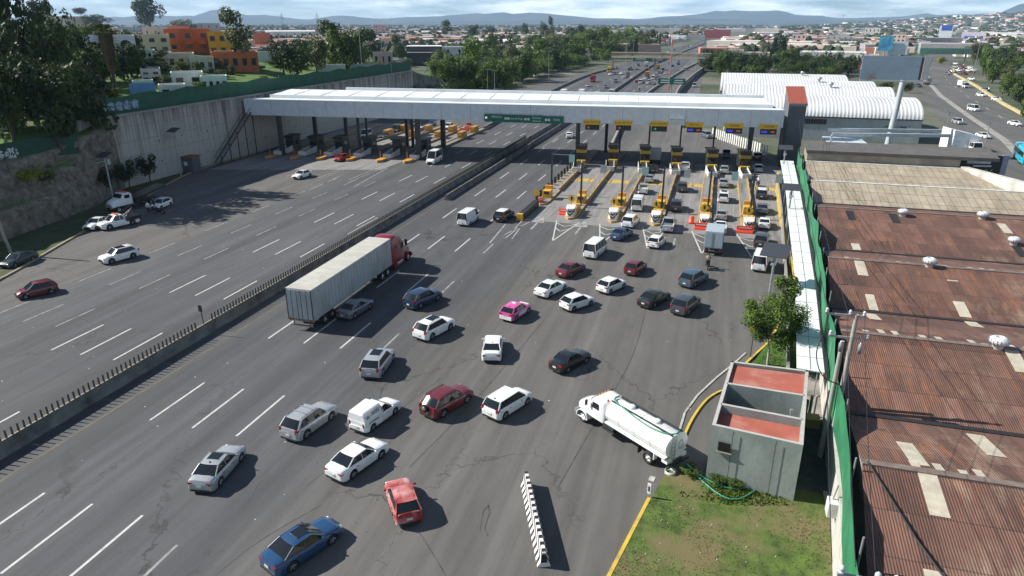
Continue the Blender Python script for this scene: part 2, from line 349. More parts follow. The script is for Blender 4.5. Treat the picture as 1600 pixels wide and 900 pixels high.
# tar seams and skid marks
tarm = mat('tar_seam', (.04, .04, .04), .7, world=True, dirt=(.1, .1, .1), dscale=1.5, dpos=(.4, .75))
ts = MB()
def tar(px, w_=.09):
    q = smooth([tuple(G(*p)) for p in px], 2)
    for a, b_ in zip(q, q[1:]):
        if (Vector(a)-Vector(b_)).length > .01: seg(ts, a, b_, w_, .006)
for px in ([(765, 790), (755, 797), (752, 815), (750, 830)], [(762, 788), (766, 800), (760, 815), (757, 828), (763, 838)], [(655, 832), (672, 858), (700, 905)], [(598, 605), (593, 622)], [(420, 740), (400, 760), (385, 790)], [(500, 790), (395, 850), (330, 905)],
           [(62, 411), (100, 413), (160, 417)], [(90, 421), (112, 424)], [(128, 425), (144, 425)], [(835, 365), (850, 345), (870, 330)], [(870, 765), (930, 660), (990, 560), (1010, 480)], [(640, 730), (720, 650), (800, 560), (850, 500)], [(480, 760), (560, 690), (690, 590)]):
    tar(px, .12 if len(px) == 2 else .06)
struct('road_seams', ts, tarm, 'dark tar seams and skid marks')
# grit: pale litter specks lying on the road and grass
lt = MB()
for i in range(60):
    x, y = random.uniform(-60, 9), random.uniform(24, 90); s_ = random.uniform(.03, .07)
    a = random.uniform(0, 3); lt.add([(x+s_*math.cos(a+q), y+s_*math.sin(a+q), .018) for q in (0, 1.5, 3.1, 4.6)], [(0, 1, 2, 3)])
for i in range(45):
    p = G(random.uniform(980, 1310), random.uniform(760, 890)); s_ = random.uniform(.015, .035); a = random.uniform(0, 3)
    lt.add([(p.x+s_*math.cos(a+q), p.y+s_*math.sin(a+q), .2) for q in (0, 1.5, 3.1, 4.6)], [(0, 1, 2, 3)])
tag(lt.build('litter', whitep), 'tiny pale scraps scattered over road and grass', 'litter', None, 'stuff')

# ---- hill on the left with a cut rock face
def edge(Y):
    if Y < 56: return -84.5-(56-Y)*.05
    if Y < 78: return -84.5-(Y-56)*.17
    if Y < 92: return -88.2-(Y-78)*.47
    return -94.75
def cliffw(Y): return 4.5 if Y < 76 else max(.05, 4.5*(1-(Y-76)/14)) if Y < 90 else .05
def sstep(a, b_, x): t = max(0, min(1, (x-a)/(b_-a))); return t*t*(3-2*t)
def hz(X, Y):
    d = edge(Y)-X
    if d < 0: return 0
    base = 8.2 if Y < 74 else 8.2+3.2*sstep(74, 92, Y)
    base *= 1-sstep(196, 300, Y)*.93
    cw = cliffw(Y)
    if d < cw: return base*(d/cw)**.7
    up = (.085*min(d, 110)+.02*max(0, min(d-110, 120)))*(1-sstep(190, 330, Y)*.95)
    return base+up+ (noise.noise(Vector((X*.05, Y*.05, 0)))*1.0 if d > 6 else 0)
hm = MB(); rows = []; Ys = [0+i*4 for i in range(20)]+[80+i*1.5 for i in range(10)]+[96+i*4 for i in range(28)]+[210+i*8 for i in range(19)]
offs = [0, .1, .2, .3, .4, .5, .6, .7, .8, .9, 1.0]; more = [1.5, 3, 5, 8, 12, 16, 20, 25, 30, 36, 42, 50, 60, 70, 80, 95, 110, 130, 160, 200, 260, 340, 440, 560]
for Y in Ys:
    r_ = []
    for o_ in offs:
        d = o_*cliffw(Y); X = edge(Y)-d; j = noise.fractal(Vector((X*.25, Y*.22, o_*3)), 1, 2, 4)*2.3 if .1 < o_ < 1 and cliffw(Y) > 1 else 0
        r_.append((X+j, Y, hz(X, Y)+j*.5 if o_ > 0 else -.2))
    for o_ in more:
        X = edge(Y)-cliffw(Y)-o_; r_.append((X, Y, hz(X, Y)))
    rows.append(r_)
nC = len(rows[0]); hm.add([p for r_ in rows for p in r_], [(j*nC+i, j*nC+i+1, (j+1)*nC+i+1, (j+1)*nC+i) for j in range(len(rows)-1) for i in range(nC-1)], 0, True)
def hill_mat():
    m = mat('hill_turf', (.06, .12, .016), .95, 0, .35, .3, .6, 3, dirt=(.10, .09, .055), dscale=.07, dpos=(.54, .68), world=True)
    t = m.node_tree; b = t.nodes['Principled BSDF']; src = b.inputs['Base Color'].links[0].from_socket; n = t.nodes.new; l = t.links.new
    g = n('ShaderNodeNewGeometry'); s_ = n('ShaderNodeSeparateXYZ'); l(g.outputs['Normal'], s_.inputs[0])
    r_ = n('ShaderNodeMapRange'); r_.inputs[1].default_value = .72; r_.inputs[2].default_value = .93; l(s_.outputs[2], r_.inputs[0])
    nz = n('ShaderNodeTexNoise'); nz.inputs['Scale'].default_value = .9; nz.inputs['Detail'].default_value = 10; nz.inputs['Roughness'].default_value = .7; l(g.outputs['Position'], nz.inputs['Vector'])
    c = n('ShaderNodeValToRGB'); c.color_ramp.elements[0].position = .32; c.color_ramp.elements[0].color = (.045, .038, .03, 1); c.color_ramp.elements[1].position = .68; c.color_ramp.elements[1].color = (.27, .235, .185, 1); l(nz.outputs['Fac'], c.inputs[0])
    mx_ = n('ShaderNodeMixRGB'); l(r_.outputs[0], mx_.inputs[0]); l(c.outputs[0], mx_.inputs[1]); l(src, mx_.inputs[2]); l(mx_.outputs[0], b.inputs['Base Color']); return m
struct('hill', hm, hill_mat(), 'hillside above the retaining wall with a cut rock face')
def hit(px, py, off=0):
    d = ray(px, py); p = Vector((0, 0, CAMH)); t = 40
    while t < 1500:
        q = p+d*t
        if q.z <= hz(q.x, q.y)+off or q.z < .0: return Vector((q.x, q.y, max(0, hz(q.x, q.y))))
        t += .7
    return p+d*1500
# verge grass left
vg = MB(); a = [(edge(Y), Y) for Y in range(20, 90, 5)]+[(-94.6, 92), (-94.6, 108)]; kl = [(-67, 20), (-70, 38), (-72.3, 50.7), (-77.2, 62.3), (-83.1, 78.4), (-87.8, 89.9), (-92.6, 103.3), (-93.8, 112)]
vg.add([(x, y, .1) for x, y in kl]+[(x-.3, y, .1) for x, y in reversed(a)], [tuple(range(len(kl)+len(a)))])
struct('grass_verge', vg, mat('verge_grass', (.035, .065, .015), .95, 0, .4, .8, .8, 8, dirt=(.08, .07, .04), dscale=.3, world=True), 'grass strip between the kerb and the rock face')
kk = MB(); ribbon(kk, smooth(kl+[(-93.6, 128)], 2), .3, 0, .17)
struct('kerb', kk, mat('kerb_concrete', (.27, .235, .17), .85, 0, .2, 1, dirt=(.33, .22, .05), dscale=.5, world=True), 'kerb along the left verge')
# lawn right, kerb and edge lines
lawn = MB(); KR = [(-4.6, 18), (-3.6, 22.5), (-2.75, 27.3), (-1.45, 33.7)]
lawn.add([(p[0]+.1, p[1], .14) for p in KR]+[(-.6, 36.9, .14), (1.7, 36.9, .14), (9.3, 36.9, .14), (8.9, 18, .14)], [tuple(range(8))])
o_ = struct('lawn', lawn, grassm, 'rough grass patch in front of the guardhouse')
l2 = MB(); l2.add([(2.9, 47, .14), (7.3, 47, .14), (8.2, 60, .14), (9.3, 76, .14), (9.7, 80, .14), (9.6, 69, .14), (6.9, 61, .14), (5.0, 55.2, .14)], [(0, 1, 2, 3, 5, 6, 7)])
l2 = MB(); l2.add([(2.9, 46.5, .14), (7.6, 46.5, .14), (9.0, 60, .14), (9.9, 72, .14), (8.2, 64, .14), (6.3, 57.5, .14)], [(0, 1, 2, 3, 4, 5)])
struct('lawn', l2, lawnm, 'green lawn around the roadside tree')
ky = MB(); ribbon(ky, KR, .2, 0, .16)
curve = [tuple(G(*p)) for p in ((1049, 725), (1062, 700), (1078, 660), (1100, 628), (1120, 614), (1135, 610))]
ribbon(ky, [(p[0], p[1]) for p in smooth(curve, 2)], .16, 0, .12)
ribbon(ky, [(2.9, 49), (4.6, 53.5), (6.3, 57.5), (8.2, 64), (9.9, 72)], .18, 0, .16)
ribbon(ky, [(10.0, 74), (10.1, 85), (10.35, 100), (11.0, 119), (12.2, 134)], .38, 0, .45)
struct('kerb', ky, mat('yellow_kerb_paint', (.62, .42, .04), .65, 0, .12, 2, dirt=(.35, .26, .1), dscale=1.5, world=True), 'yellow painted kerb')
ke = MB()
for pp in ([(1062, 672), (1070, 645), (1090, 618), (1120, 590), (1145, 570), (1165, 552)], ): ribbon(ke, [(p.x, p.y) for p in [G(*q) for q in pp]], .15, 0, .06)
ribbon(ke, [(p.x, p.y) for p in [G(*q) for q in [(1020, 745), (1017, 752)]]], .35, 0, .03)
struct('kerb', ke, mat('pale_kerb', (.42, .41, .38), .85, 0, .2, 2, dirt=(.2, .2, .19), dscale=1.5, world=True), 'plain concrete kerb of the side lane')
pth = MB(); pth.prism([(6.9, 35), (9.5, 35), (11.6, 75), (13.6, 128), (10.9, 128), (9.7, 80), (7.6, 45)], 0, .11)
struct('path', pth, mat('path_concrete', (.25, .24, .22), .9, 0, .2, 1, dirt=(.1, .1, .08), dscale=.6, world=True), 'concrete footpath under the walkway roof')

# ---- mountains and far slopes
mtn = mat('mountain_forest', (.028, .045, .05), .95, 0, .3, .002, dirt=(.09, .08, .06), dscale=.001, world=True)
def azp(px, D):
    u = px-800; a = math.atan2(u, FPX*_c+(450-36)*_s)-_a*1.0
    return Vector((math.sin(a)*D, math.cos(a)*D, 0))
def ridge(prof, D, depth, name, m, seed, label, rough=.12):
    mb = MB(); n_ = 160; x0 = prof[0][0]; x1 = prof[-1][0]; k_ = 9; vs = []
    for i in range(n_+1):
        px = x0+(x1-x0)*i/n_; h = 0
        for (a0, h0), (a1, h1) in zip(prof, prof[1:]):
            if a0 <= px <= a1: t = (px-a0)/(a1-a0); t = t*t*(3-2*t); h = h0+(h1-h0)*t
        for j in range(k_):
            q = j/(k_-1); f_ = math.sin(math.pi*min(1, q*1.0)*.5) if q < .6 else math.cos((q-.6)/.4*math.pi/2)
            p = azp(px, D+(q-.5)*depth)
            nn = noise.fractal(Vector((px*.02+seed, q*4, seed)), 1, 2, 5)
            H = max(0, h*D/FPX*f_*(1+nn*rough*2)) if 0 < j < k_-1 else -5
            vs.append((p.x, p.y, H-3))
    mb.add(vs, [(i*k_+j, (i+1)*k_+j, (i+1)*k_+j+1, i*k_+j+1) for i in range(n_) for j in range(k_-1)], 0, True)
    struct(name, mb, m, label)
ridge([(-300, 8), (100, 9), (300, 12), (345, 19), (400, 13), (470, 8), (545, 11), (600, 8), (660, 12), (700, 15), (760, 16), (800, 14), (830, 17), (880, 15), (930, 9), (1000, 9), (1080, 12), (1120, 17), (1165, 20), (1210, 17), (1260, 12), (1330, 9), (1500, 14), (1900, 10)], 12500, 2600, 'mountains', mtn, 3, 'blue mountain range on the horizon')
ridge([(-200, 5), (500, 3), (700, 5), (900, 9), (1000, 7), (1040, 11), (1100, 9), (1200, 8), (1300, 6), (1400, 7), (1500, 9), (1545, 13), (1600, 27), (1680, 40), (1900, 44)], 9800, 2000, 'mountains', mtn, 8, 'nearer blue foothills rising to a peak at the right edge', .05)
ridge([(1230, 0), (1290, 2), (1340, 5), (1400, 8), (1480, 13), (1560, 16), (1640, 18), (1900, 20)], 5200, 3600, 'hill', farground, 5, 'long low hill covered with houses at right', .05)
# ================= VEHICLES =================
def lerp(a, b_, t): return a+(b_-a)*t
def interp(pts, x):
    if x <= pts[0][0]: return pts[0][1]
    for (x0, y0), (x1, y1) in zip(pts, pts[1:]):
        if x <= x1: return y0+(y1-y0)*(x-x0)/max(1e-6, x1-x0)
    return pts[-1][1]
# kind: L W H R, wheel x front/rear (from centre), top line of the lower body from rear to front, cabin xa xb xc xd (screen base, roof front, roof rear, rear glass base)
KIND = dict(
 sedan=dict(L=4.6, W=1.78, H=1.46, R=.33, wf=1.38, wr=-1.28, top=[(-2.3, .72), (-2.22, .98), (-1.5, 1.03), (-.3, .97), (.85, .95), (1.9, .82), (2.22, .66), (2.3, .55)], cab=(.95, .2, -.95, -1.68), pil=[-.32], wr_=.72, dp=.09),
 oldsedan=dict(L=4.2, W=1.68, H=1.42, R=.3, wf=1.25, wr=-1.2, top=[(-2.1, .75), (-2.05, .98), (-1.3, 1.0), (.7, .95), (1.75, .84), (2.05, .72), (2.1, .6)], cab=(.82, .1, -.9, -1.42), pil=[-.35], wr_=.74, dp=.1),
 hatch=dict(L=3.95, W=1.7, H=1.5, R=.31, wf=1.22, wr=-1.22, top=[(-1.97, .7), (-1.93, 1.0), (-1.6, 1.02), (.7, .95), (1.55, .84), (1.87, .7), (1.97, .58)], cab=(.95, .2, -1.35, -1.86), pil=[-.3, -1.05], wr_=.73, dp=.2),
 mpv=dict(L=4.4, W=1.78, H=1.66, R=.33, wf=1.38, wr=-1.3, top=[(-2.2, .75), (-2.15, 1.05), (-1.9, 1.08), (.9, 1.02), (1.75, .9), (2.1, .75), (2.2, .6)], cab=(1.3, .45, -1.7, -2.1), pil=[-.2, -1.2], wr_=.76, dp=.14),
 suv=dict(L=4.55, W=1.86, H=1.68, R=.37, wf=1.36, wr=-1.32, top=[(-2.27, .8), (-2.22, 1.08), (-1.9, 1.12), (.75, 1.05), (1.8, .98), (2.17, .85), (2.27, .65)], cab=(1.0, .35, -1.6, -2.12), pil=[-.25, -1.2], wr_=.77, dp=.18),
 pickup=dict(L=5.2, W=1.84, H=1.72, R=.38, wf=1.6, wr=-1.5, top=[(-2.6, .66), (-2.58, .68), (-.78, .68), (-.74, 1.06), (1.0, 1.04), (2.1, .98), (2.5, .86), (2.6, .62)], cab=(1.25, .6, -.45, -.72), pil=[.05], wr_=.76, dp=.1),
 smallpickup=dict(L=4.4, W=1.7, H=1.5, R=.31, wf=1.3, wr=-1.3, top=[(-2.2, .66), (-2.18, .68), (-.2, .68), (-.16, .98), (.95, .96), (1.8, .85), (2.1, .72), (2.2, .6)], cab=(1.1, .35, -.0, -.16), pil=[-.2], wr_=.74, dp=.1),
 van=dict(L=4.9, W=1.78, H=2.12, R=.32, wf=1.45, wr=-1.25, top=[(-2.45, .9), (-2.42, 1.12), (1.5, 1.12), (2.15, 1.0), (2.38, .8), (2.45, .55)], cab=(2.0, 1.15, -2.3, -2.42), pil=[.75, -.3, -1.3], wr_=.82, dp=.12),
 sprinter=dict(L=5.9, W=1.95, H=2.7, R=.35, wf=1.9, wr=-1.5, top=[(-2.95, 1.0), (-2.92, 1.3), (1.7, 1.3), (2.3, 1.12), (2.8, .9), (2.95, .6)], cab=(2.1, 1.2, -2.75, -2.9), pil=[1.0, -.2, -1.5], wr_=.82, dp=.12),
 cab=dict(L=2.3, W=1.95, H=2.2, R=.4, wf=.3, wr=9, top=[(-1.15, 1.2), (-1.1, 1.25), (.9, 1.25), (1.08, 1.1), (1.15, .7)], cab=(1.02, .72, -1.0, -1.1), pil=[-.25], wr_=.86, dp=.1),
)
CARC = {}
def loft_body(k):
    L, W, Rw = k['L'], k['W'], k['R']; hw = W/2; mb = MB(); xs_ = set([p[0] for p in k['top']])
    for wx in (k['wf'], k['wr']):
        if wx > 5: continue
        for q in range(9):
            a = math.pi*q/8; xs_.add(wx+(Rw+.07)*math.cos(a))
        xs_.add(wx+Rw+.075); xs_.add(wx-Rw-.075)
    for e in (0, .03, .09, .18, .32, .5): xs_.add(-L/2+e); xs_.add(L/2-e)
    i = -L/2
    while i < L/2: xs_.add(round(i, 3)); i += .35
    xs_ = sorted(x for x in xs_ if -L/2 <= x <= L/2); xs2 = [xs_[0]]
    for x in xs_[1:]:
        if x-xs2[-1] > .004: xs2.append(x)
    xs_ = xs2; rings = []
    for x in xs_:
        e = min(x+L/2, L/2-x); er = .42
        wfac = 1 if e > er else .80+.2*math.sqrt(max(0, 1-(1-e/er)**2))
        if x > 0: wfac *= 1-.035*max(0, (x-.5*L/2)/(L/4))
        wd = hw*wfac; zt = interp(k['top'], x); zb = .2+(.12*(1-e/.3) if e < .3 else 0)
        for wx in (k['wf'], k['wr']):
            dx = abs(x-wx)
            if dx <= Rw+.071: zb = max(zb, Rw+math.sqrt(max(0, (Rw+.07)**2-dx*dx)))
        zt = max(zt, zb+.1); cw = .035
        z4 = max(zt-.2, zb+.03) if zt > .5 else zb+.03; z3 = max(zt-.065, z4+.01)
        if zt-.065 < z4: z4 = lerp(zb, zt, .5); z3 = lerp(zb, zt, .8)
        z5 = max(min(.46, z4-.02), zb+.012); 
        if z5 > z4: z5 = lerp(zb, z4, .5)
        half = [(0, zt+cw), (.45*wd, zt+cw*.85), (.78*wd, zt+.0), (.92*wd, z3), (.985*wd, z4), (wd, z5), (.975*wd, zb)]
        rings.append([(x, y, z) for y, z in half]+[(x, -y, z) for y, z in reversed(half[1:])])
    n = len(rings[0]); vs = [p for r_ in rings for p in r_]; fs = []
    for j in range(len(rings)-1):
        for i in range(n): fs.append((j*n+i, j*n+(i+1) % n, (j+1)*n+(i+1) % n, (j+1)*n+i))
    mb.add(vs, fs, 0, True); mb.add(rings[0], [tuple(range(n-1, -1, -1))], 0); mb.add(rings[-1], [tuple(range(n))], 0)
    return mb, xs_
def curved(mb, a, b_, c, d, out, nu=6, nv=3, m=0, bulge=.05):      # patch a-b bottom, d-c top, bulging along out
    a, b_, c, d = map(Vector, (a, b_, c, d)); out = Vector(out); vs = []
    for j in range(nv+1):
        for i in range(nu+1):
            u, v = i/nu, j/nv; p = a.lerp(b_, u).lerp(d.lerp(c, u), v); vs.append(p+out*bulge*math.sin(math.pi*u)**.8*(1-.3*v) if 0 < u < 1 else p)
    mb.add(vs, [(j*(nu+1)+i, j*(nu+1)+i+1, (j+1)*(nu+1)+i+1, (j+1)*(nu+1)+i) for j in range(nv) for i in range(nu)], m, True)
def car_parts(kind, color, opt=()):
    key = (kind, color, tuple(sorted(opt)))
    if key in CARC: return CARC[key]
    k = KIND[kind]; L, W, H, Rw = k['L'], k['W'], k['H'], k['R']; hw = W/2; parts = []
    body, xs_ = loft_body(k); xa, xb, xc, xd = k['cab']; T = k['top']; za, zd = interp(T, xa)+.005, interp(T, xd)-.0
    wb = hw*.90; wr = hw*k['wr_']; zr = H-.06; zr2 = zr-.03
    if kind in ('van', 'sprinter', 'cab'): wb = hw*.965
    # roof skin with rounded rim
    nu, nv = 8, 6; vs = []
    for j in range(nv+1):
        for i in range(nu+1):
            u = i/nu*2-1; v = j/nv; x = lerp(xc, xb, v); ww = wr*(1-.03*abs(2*v-1)); z = lerp(zr2, zr, min(1, v*1.6))+.055*(1-u**4)*(1-abs(2*v-1)**5)
            vs.append((x+(0.05*(1-u*u) if v == 1 else (-.05*(1-u*u) if v == 0 else 0)), u*ww, z))
    body.add(vs, [(j*(nu+1)+i+1, j*(nu+1)+i, (j+1)*(nu+1)+i, (j+1)*(nu+1)+i+1) for j in range(nv) for i in range(nu)], 2 if ('blackroof' in opt) else (3 if 'whiteroof' in opt else 0), True)
    # roof side rails and pillars: the solid frame round the glass
    for s_ in (1, -1):
        def bar(p, q, t): body.cyl(p, q, t, t, 6, 0)
        A0, A1 = Vector((xa, s_*wb, za-.03)), Vector((xb, s_*wr, zr-.005)); D0, D1 = Vector((xd, s_*wb, zd-.03)), Vector((xc, s_*wr, zr2-.005))
        bar(A0, A1, .035); bar(A1, D1, .035); dp = k['dp']
        t_ = 1-dp/ max(.3, xb-xc)*.9
        body.add([D0+Vector((0, 0, 0)), D0+Vector((dp*1.3+.06, 0, 0)), D1+Vector((dp, 0, 0)), D1], [(0, 1, 2, 3) if s_ < 0 else (3, 2, 1, 0)], 0)
        bar(D0, D1, .035)
    # dark inner shell so nothing shows through seams
    q = .02
    body.add([(xa-.02, y, za-.02) for y in (-wb+q, wb-q)]+[(xb, y, zr-.03) for y in (-wr+q, wr-q)]+[(xc, y, zr2-.03) for y in (-wr+q, wr-q)]+[(xd+.03, y, zd-.02) for y in (-wb+q, wb-q)],
             [(0, 1, 3, 2), (2, 3, 5, 4), (4, 5, 7, 6), (0, 2, 4, 6), (1, 7, 5, 3)], 1)
    gl = []
    g = MB(); curved(g, (xa, wb*.96, za), (xa, -wb*.96, za), (xb, -wr*.95, zr-.02), (xb, wr*.95, zr-.02), (1, 0, 0), 8, 3, 0, .10 if kind not in ('van', 'cab') else .05); gl.append(('windscreen', g))
    if 'blankrear' not in opt:
        g = MB(); curved(g, (xd+.0, -wb*.9, zd+(.0 if kind not in ('van', 'sprinter') else .1)), (xd, wb*.9, zd+(.0 if kind not in ('van', 'sprinter') else .1)), (xc, wr*.88, zr2-.03), (xc, -wr*.88, zr2-.03), (-1, 0, .2), 8, 3, 0, .06); gl.append(('rear_window', g))
    xsB = [lerp(xa, xb, .12)-.02]+list(k['pil'])+[xd+k['dp']+.06]; xsT = [xb-.02]+list(k['pil'])+[xc+k['dp']]
    for i in range(len(xsB)-1):
        for s_ in (1, -1):
            g0 = .022 if i else .0; g1 = .022
            def pt(xB, xT, v):  # v 0 belt, 1 roof
                zb_ = interp(T, xB); x = lerp(xB, xT, v); return (x, s_*lerp(wb+.005, wr+.012, v), lerp(zb_-.015, zr-.03, v))
            b0, b1 = xsB[i]-g0, xsB[i+1]+g1; t0, t1 = xsT[i]-g0, xsT[i+1]+g1
            if t0-t1 < .08: t0 = t1 = (t0+t1)/2
            pv = [pt(b0, t0, .0), pt(b1, t1, .0), pt(b1, t1, .93), pt(b0, t0, .93)]
            blank = ('panel' in opt and i > 0)
            tgt = body if blank else MB()
            tgt.add([Vector(p)+Vector((0, s_*.004, 0)) for p in pv], [(0, 1, 2, 3) if s_ < 0 else (3, 2, 1, 0)], 0)
            if not blank: gl.append(('side_window', tgt))
    for xp in k['pil']:
        for s_ in (1, -1):
            zb_ = interp(T, xp); body.cyl((xp, s_*(wb-.0), zb_-.02), (xp, s_*wr, zr-.01), .028, .028, 6, 0 if (i % 2 or kind in ('van', 'sprinter')) else 1)
    # door seams, sill, bumper strips, grille
    seams = MB()
    for xp in [p for p in ([xsB[0]+.05]+list(k['pil'])) if abs(p-k['wr']) > .2]:
        for s_ in (1, -1):
            zt = interp(T, xp); seams.add([(xp-.008, s_*(.986*hw+.004), zt-.2), (xp+.008, s_*(.986*hw+.004), zt-.2), (xp+.008, s_*(hw*1.0+.005), .46), (xp-.008, s_*(hw+.005), .46)], [(0, 1, 2, 3)], 1)
            body.add([(xp-.008, s_*(hw*1.0+.005), .46), (xp+.008, s_*(hw+.005), .46), (xp+.008, s_*(.977*hw+.005), .27), (xp-.008, s_*(.977*hw+.005), .27)], [(0, 1, 2, 3)], 1)
    for s_ in (1, -1):
        for xp in [p-.3 for p in ([xsB[0]]+list(k['pil']))][:len(k['pil'])+1]:
            if xp < xd+.4 and kind != 'cab': continue
            body.box((xp-.25, s_*(.985*hw+.012), interp(T, xp)-.24), (.17, .03, .03), 0, 1)
        seams = MB(); seams.box((0 if k['wr'] > 5 else (k['wf']+k['wr'])/2, s_*(.972*hw), .2), ((k['wf']-k['wr'])-2*Rw-.2 if k['wr'] < 5 else .5, .05, .09)); parts.append(('sill', seams.mesh('sill', blackplastic), None))
    seams = MB(); seams.box((-L/2+.01, 0, .30), (.10, W*.74, .13)); parts.append(('rear_bumper', seams.mesh('rear_bumper', blackplastic), None)); seams = MB(); seams.box((L/2-.01, 0, .44), (.07, W*.6, .24)); seams.box((L/2-.02, 0, .6), (.04, W*.38, .12)); parts.append(('grille', seams.mesh('grille', blackplastic), None))
    mats_ = [P[color], blackplastic, P['black'], P['white']]
    me = body.mesh('body', mats_)
    if hasattr(me, 'set_sharp_from_angle'):
        me.set_sharp_from_angle(angle=R(42))
    parts.append(('body', me, None))
    gm = P['black'] if 'tonneau' in opt else glass
    for n_, g in gl: parts.append((n_, g.mesh(n_, glass), None))
    # lamps
    zt_ = max(.62, interp(T, L/2-.15)-.09)
    for s_ in (1, -1):
        h = MB(); h.lathe([(0, -.06), (.11, -.05), (.15, 0), (.11, .05), (0, .06)], (0, 0, 0), 'x', 10); h.v = [(p[0]+L/2-.11, p[1]*1.25+s_*hw*.66, p[2]*.62+zt_-.0) for p in h.v]; parts.append(('headlight', h.mesh('headlight', clearlens), None))
        zz = min(.98, interp(T, -L/2+.06)-.10) if kind not in ('van', 'sprinter', 'suv', 'mpv') else 1.0
        h = MB(); tall = kind in ('van', 'sprinter', 'suv', 'mpv', 'pickup', 'smallpickup'); hh = .30 if tall else .15; ww = .14 if tall else .30
        if 'pickup' in kind: zz = .85
        h.box((-L/2+.09, s_*(hw*.86-ww/2), zz-.04), (.16, ww, hh)); h.box((-L/2+.2, s_*(hw*.9), zz-.04), (.2, .06, hh*.8))
        parts.append(('taillight', h.mesh('taillight', redlens), None))
        h = MB(); xm = xa-.25; h.box((xm, s_*(hw+.09), interp(T, xm)+.06), (.09, .2, .12), 0, 0, .8); parts.append(('mirror', h.mesh('mirror', [P[color]]), None))
    h = MB(); h.box((-L/2-.035, 0, .62 if kind not in ('cab',) else .5), (.02, .36, .15)); parts.append(('licence_plate', h.mesh('licence_plate', platem), None))
    if 'rails' in opt:
        for s_ in (1, -1): h = MB(); h.tube([(xb-.1, s_*wr*.9, zr+.01), (xb-.2, s_*wr*.9, zr+.075), (xc+.3, s_*wr*.9, zr+.06), (xc+.15, s_*wr*.9, zr)], .02); parts.append(('roof_rail', h.mesh('roof_rail', blackplastic), None))
    if 'cross' in opt:
        for x in (xb-.45, xb-1.15): h = MB(); h.box((x, 0, zr+.085), (.07, wr*1.9, .03)); parts.append(('roof_bar', h.mesh('roof_bar', steel), None))
    if 'sunroof' in opt: h = MB(); h.box((lerp(xb, xc, .3), 0, zr+.05), (.72 if kind != 'suv' else 1.1, wr*1.25, .02)); parts.append(('sunroof', h.mesh('sunroof', glass), None))
    if 'sparewheel' in opt: h = MB(); h.lathe([(0, -.09), (.2, -.1), (.33, -.07), (.35, 0), (.33, .07), (0, .07)], (-L/2-.1, 0.1, .95), 'x', 18); parts.append(('spare_wheel', h.mesh('spare_wheel', [rubber]), None)); h = MB(); h.lathe([(0, -.005), (.17, -.004), (.18, .01), (0, .01)], (-L/2-.2, .1, .95), 'x', 14); parts.append(('rim', h.mesh('rim', rimm), 'spare_wheel'))
    if 'antenna' in opt: h = MB(); h.box((xc+.15, 0, zr+.05), (.16, .04, .1), 0, 0, .4); parts.append(('antenna', h.mesh('antenna', blackplastic), None))
    if 'pickup' in kind:
        xr0, xr1 = -L/2+.03, k['cab'][3]-.05; h = MB()
        for s_ in (1, -1): h.box(((xr0+xr1)/2, s_*(hw-.075), .86), (xr1-xr0, .1, .42))
        h.box((xr0+.04, 0, .86), (.08, W-.2, .42)); parts.append(('cargo_bed', h.mesh('cargo_bed', P[color]), None))
        if 'tonneau' in opt: h = MB(); h.box(((xr0+xr1)/2, 0, 1.085), (xr1-xr0, W-.12, .04)); parts.append(('bed_cover', h.mesh('bed_cover', blackplastic), None))
        if 'shell' in opt:
            h = MB(); vs = []
            for x, z1, wt in ((xr0+.02, 1.66, .64), (xr0+.14, 1.78, .66), (xr1-.1, 1.84, .7), (xr1-.04, 1.7, .7)): vs += [(x, -hw+.03, 1.05), (x, -hw+.07, 1.3), (x, -wt, z1-.06), (x, -wt+.1, z1), (x, wt-.1, z1), (x, wt, z1-.06), (x, hw-.07, 1.3), (x, hw-.03, 1.05)]
            h.add(vs, [(j*8+i, j*8+i+1, (j+1)*8+i+1, (j+1)*8+i) for j in range(3) for i in range(7)]+[tuple(range(7, -1, -1)), tuple(range(24, 32))]); parts.append(('camper_shell', h.mesh('camper_shell', P[color]), None))
            for s_ in (1, -1): h = MB(); h.add([(xr0+.75, s_*(hw-.06), 1.3), (xr1-.25, s_*(hw-.06), 1.3), (xr1-.3, s_*.745, 1.62), (xr0+.85, s_*.735, 1.6)], [(0, 1, 2, 3)]); parts.append(('side_window', h.mesh('side_window', P['silver']), 'camper_shell'))
            h = MB(); h.add([(xr0-.0, -.62, 1.25), (xr0-.0, .62, 1.25), (xr0+.0, .52, 1.6), (xr0+.0, -.52, 1.6)], [(3, 2, 1, 0)]); 
        if 'ladder' in opt:
            h = MB(); 
            for y in (-.5, -.15, .2, .55): h.tube([(xb+.3, y, H+.14), (xr0+.3, y, H+.2)], .03)
            for x in (xb, xc, -1.2, -2): h.tube([(x, -.7, H+.1), (x, .8, H+.1)], .03)
            parts.append(('ladder_rack', h.mesh('ladder_rack', steel), None))
        if 'stake' in opt:
            h = MB()
            for z in (1.2, 1.42, 1.64):
                for s_ in (1, -1): h.box(((xr0+xr1)/2, s_*(hw-.05), z), (xr1-xr0, .04, .09))
                h.box((xr0+.03, 0, z), (.04, W-.1, .09))
            parts.append(('stake_rail', h.mesh('stake_rail', P['stake']), None))
    CARC[key] = parts; return parts
WHEEL = {}
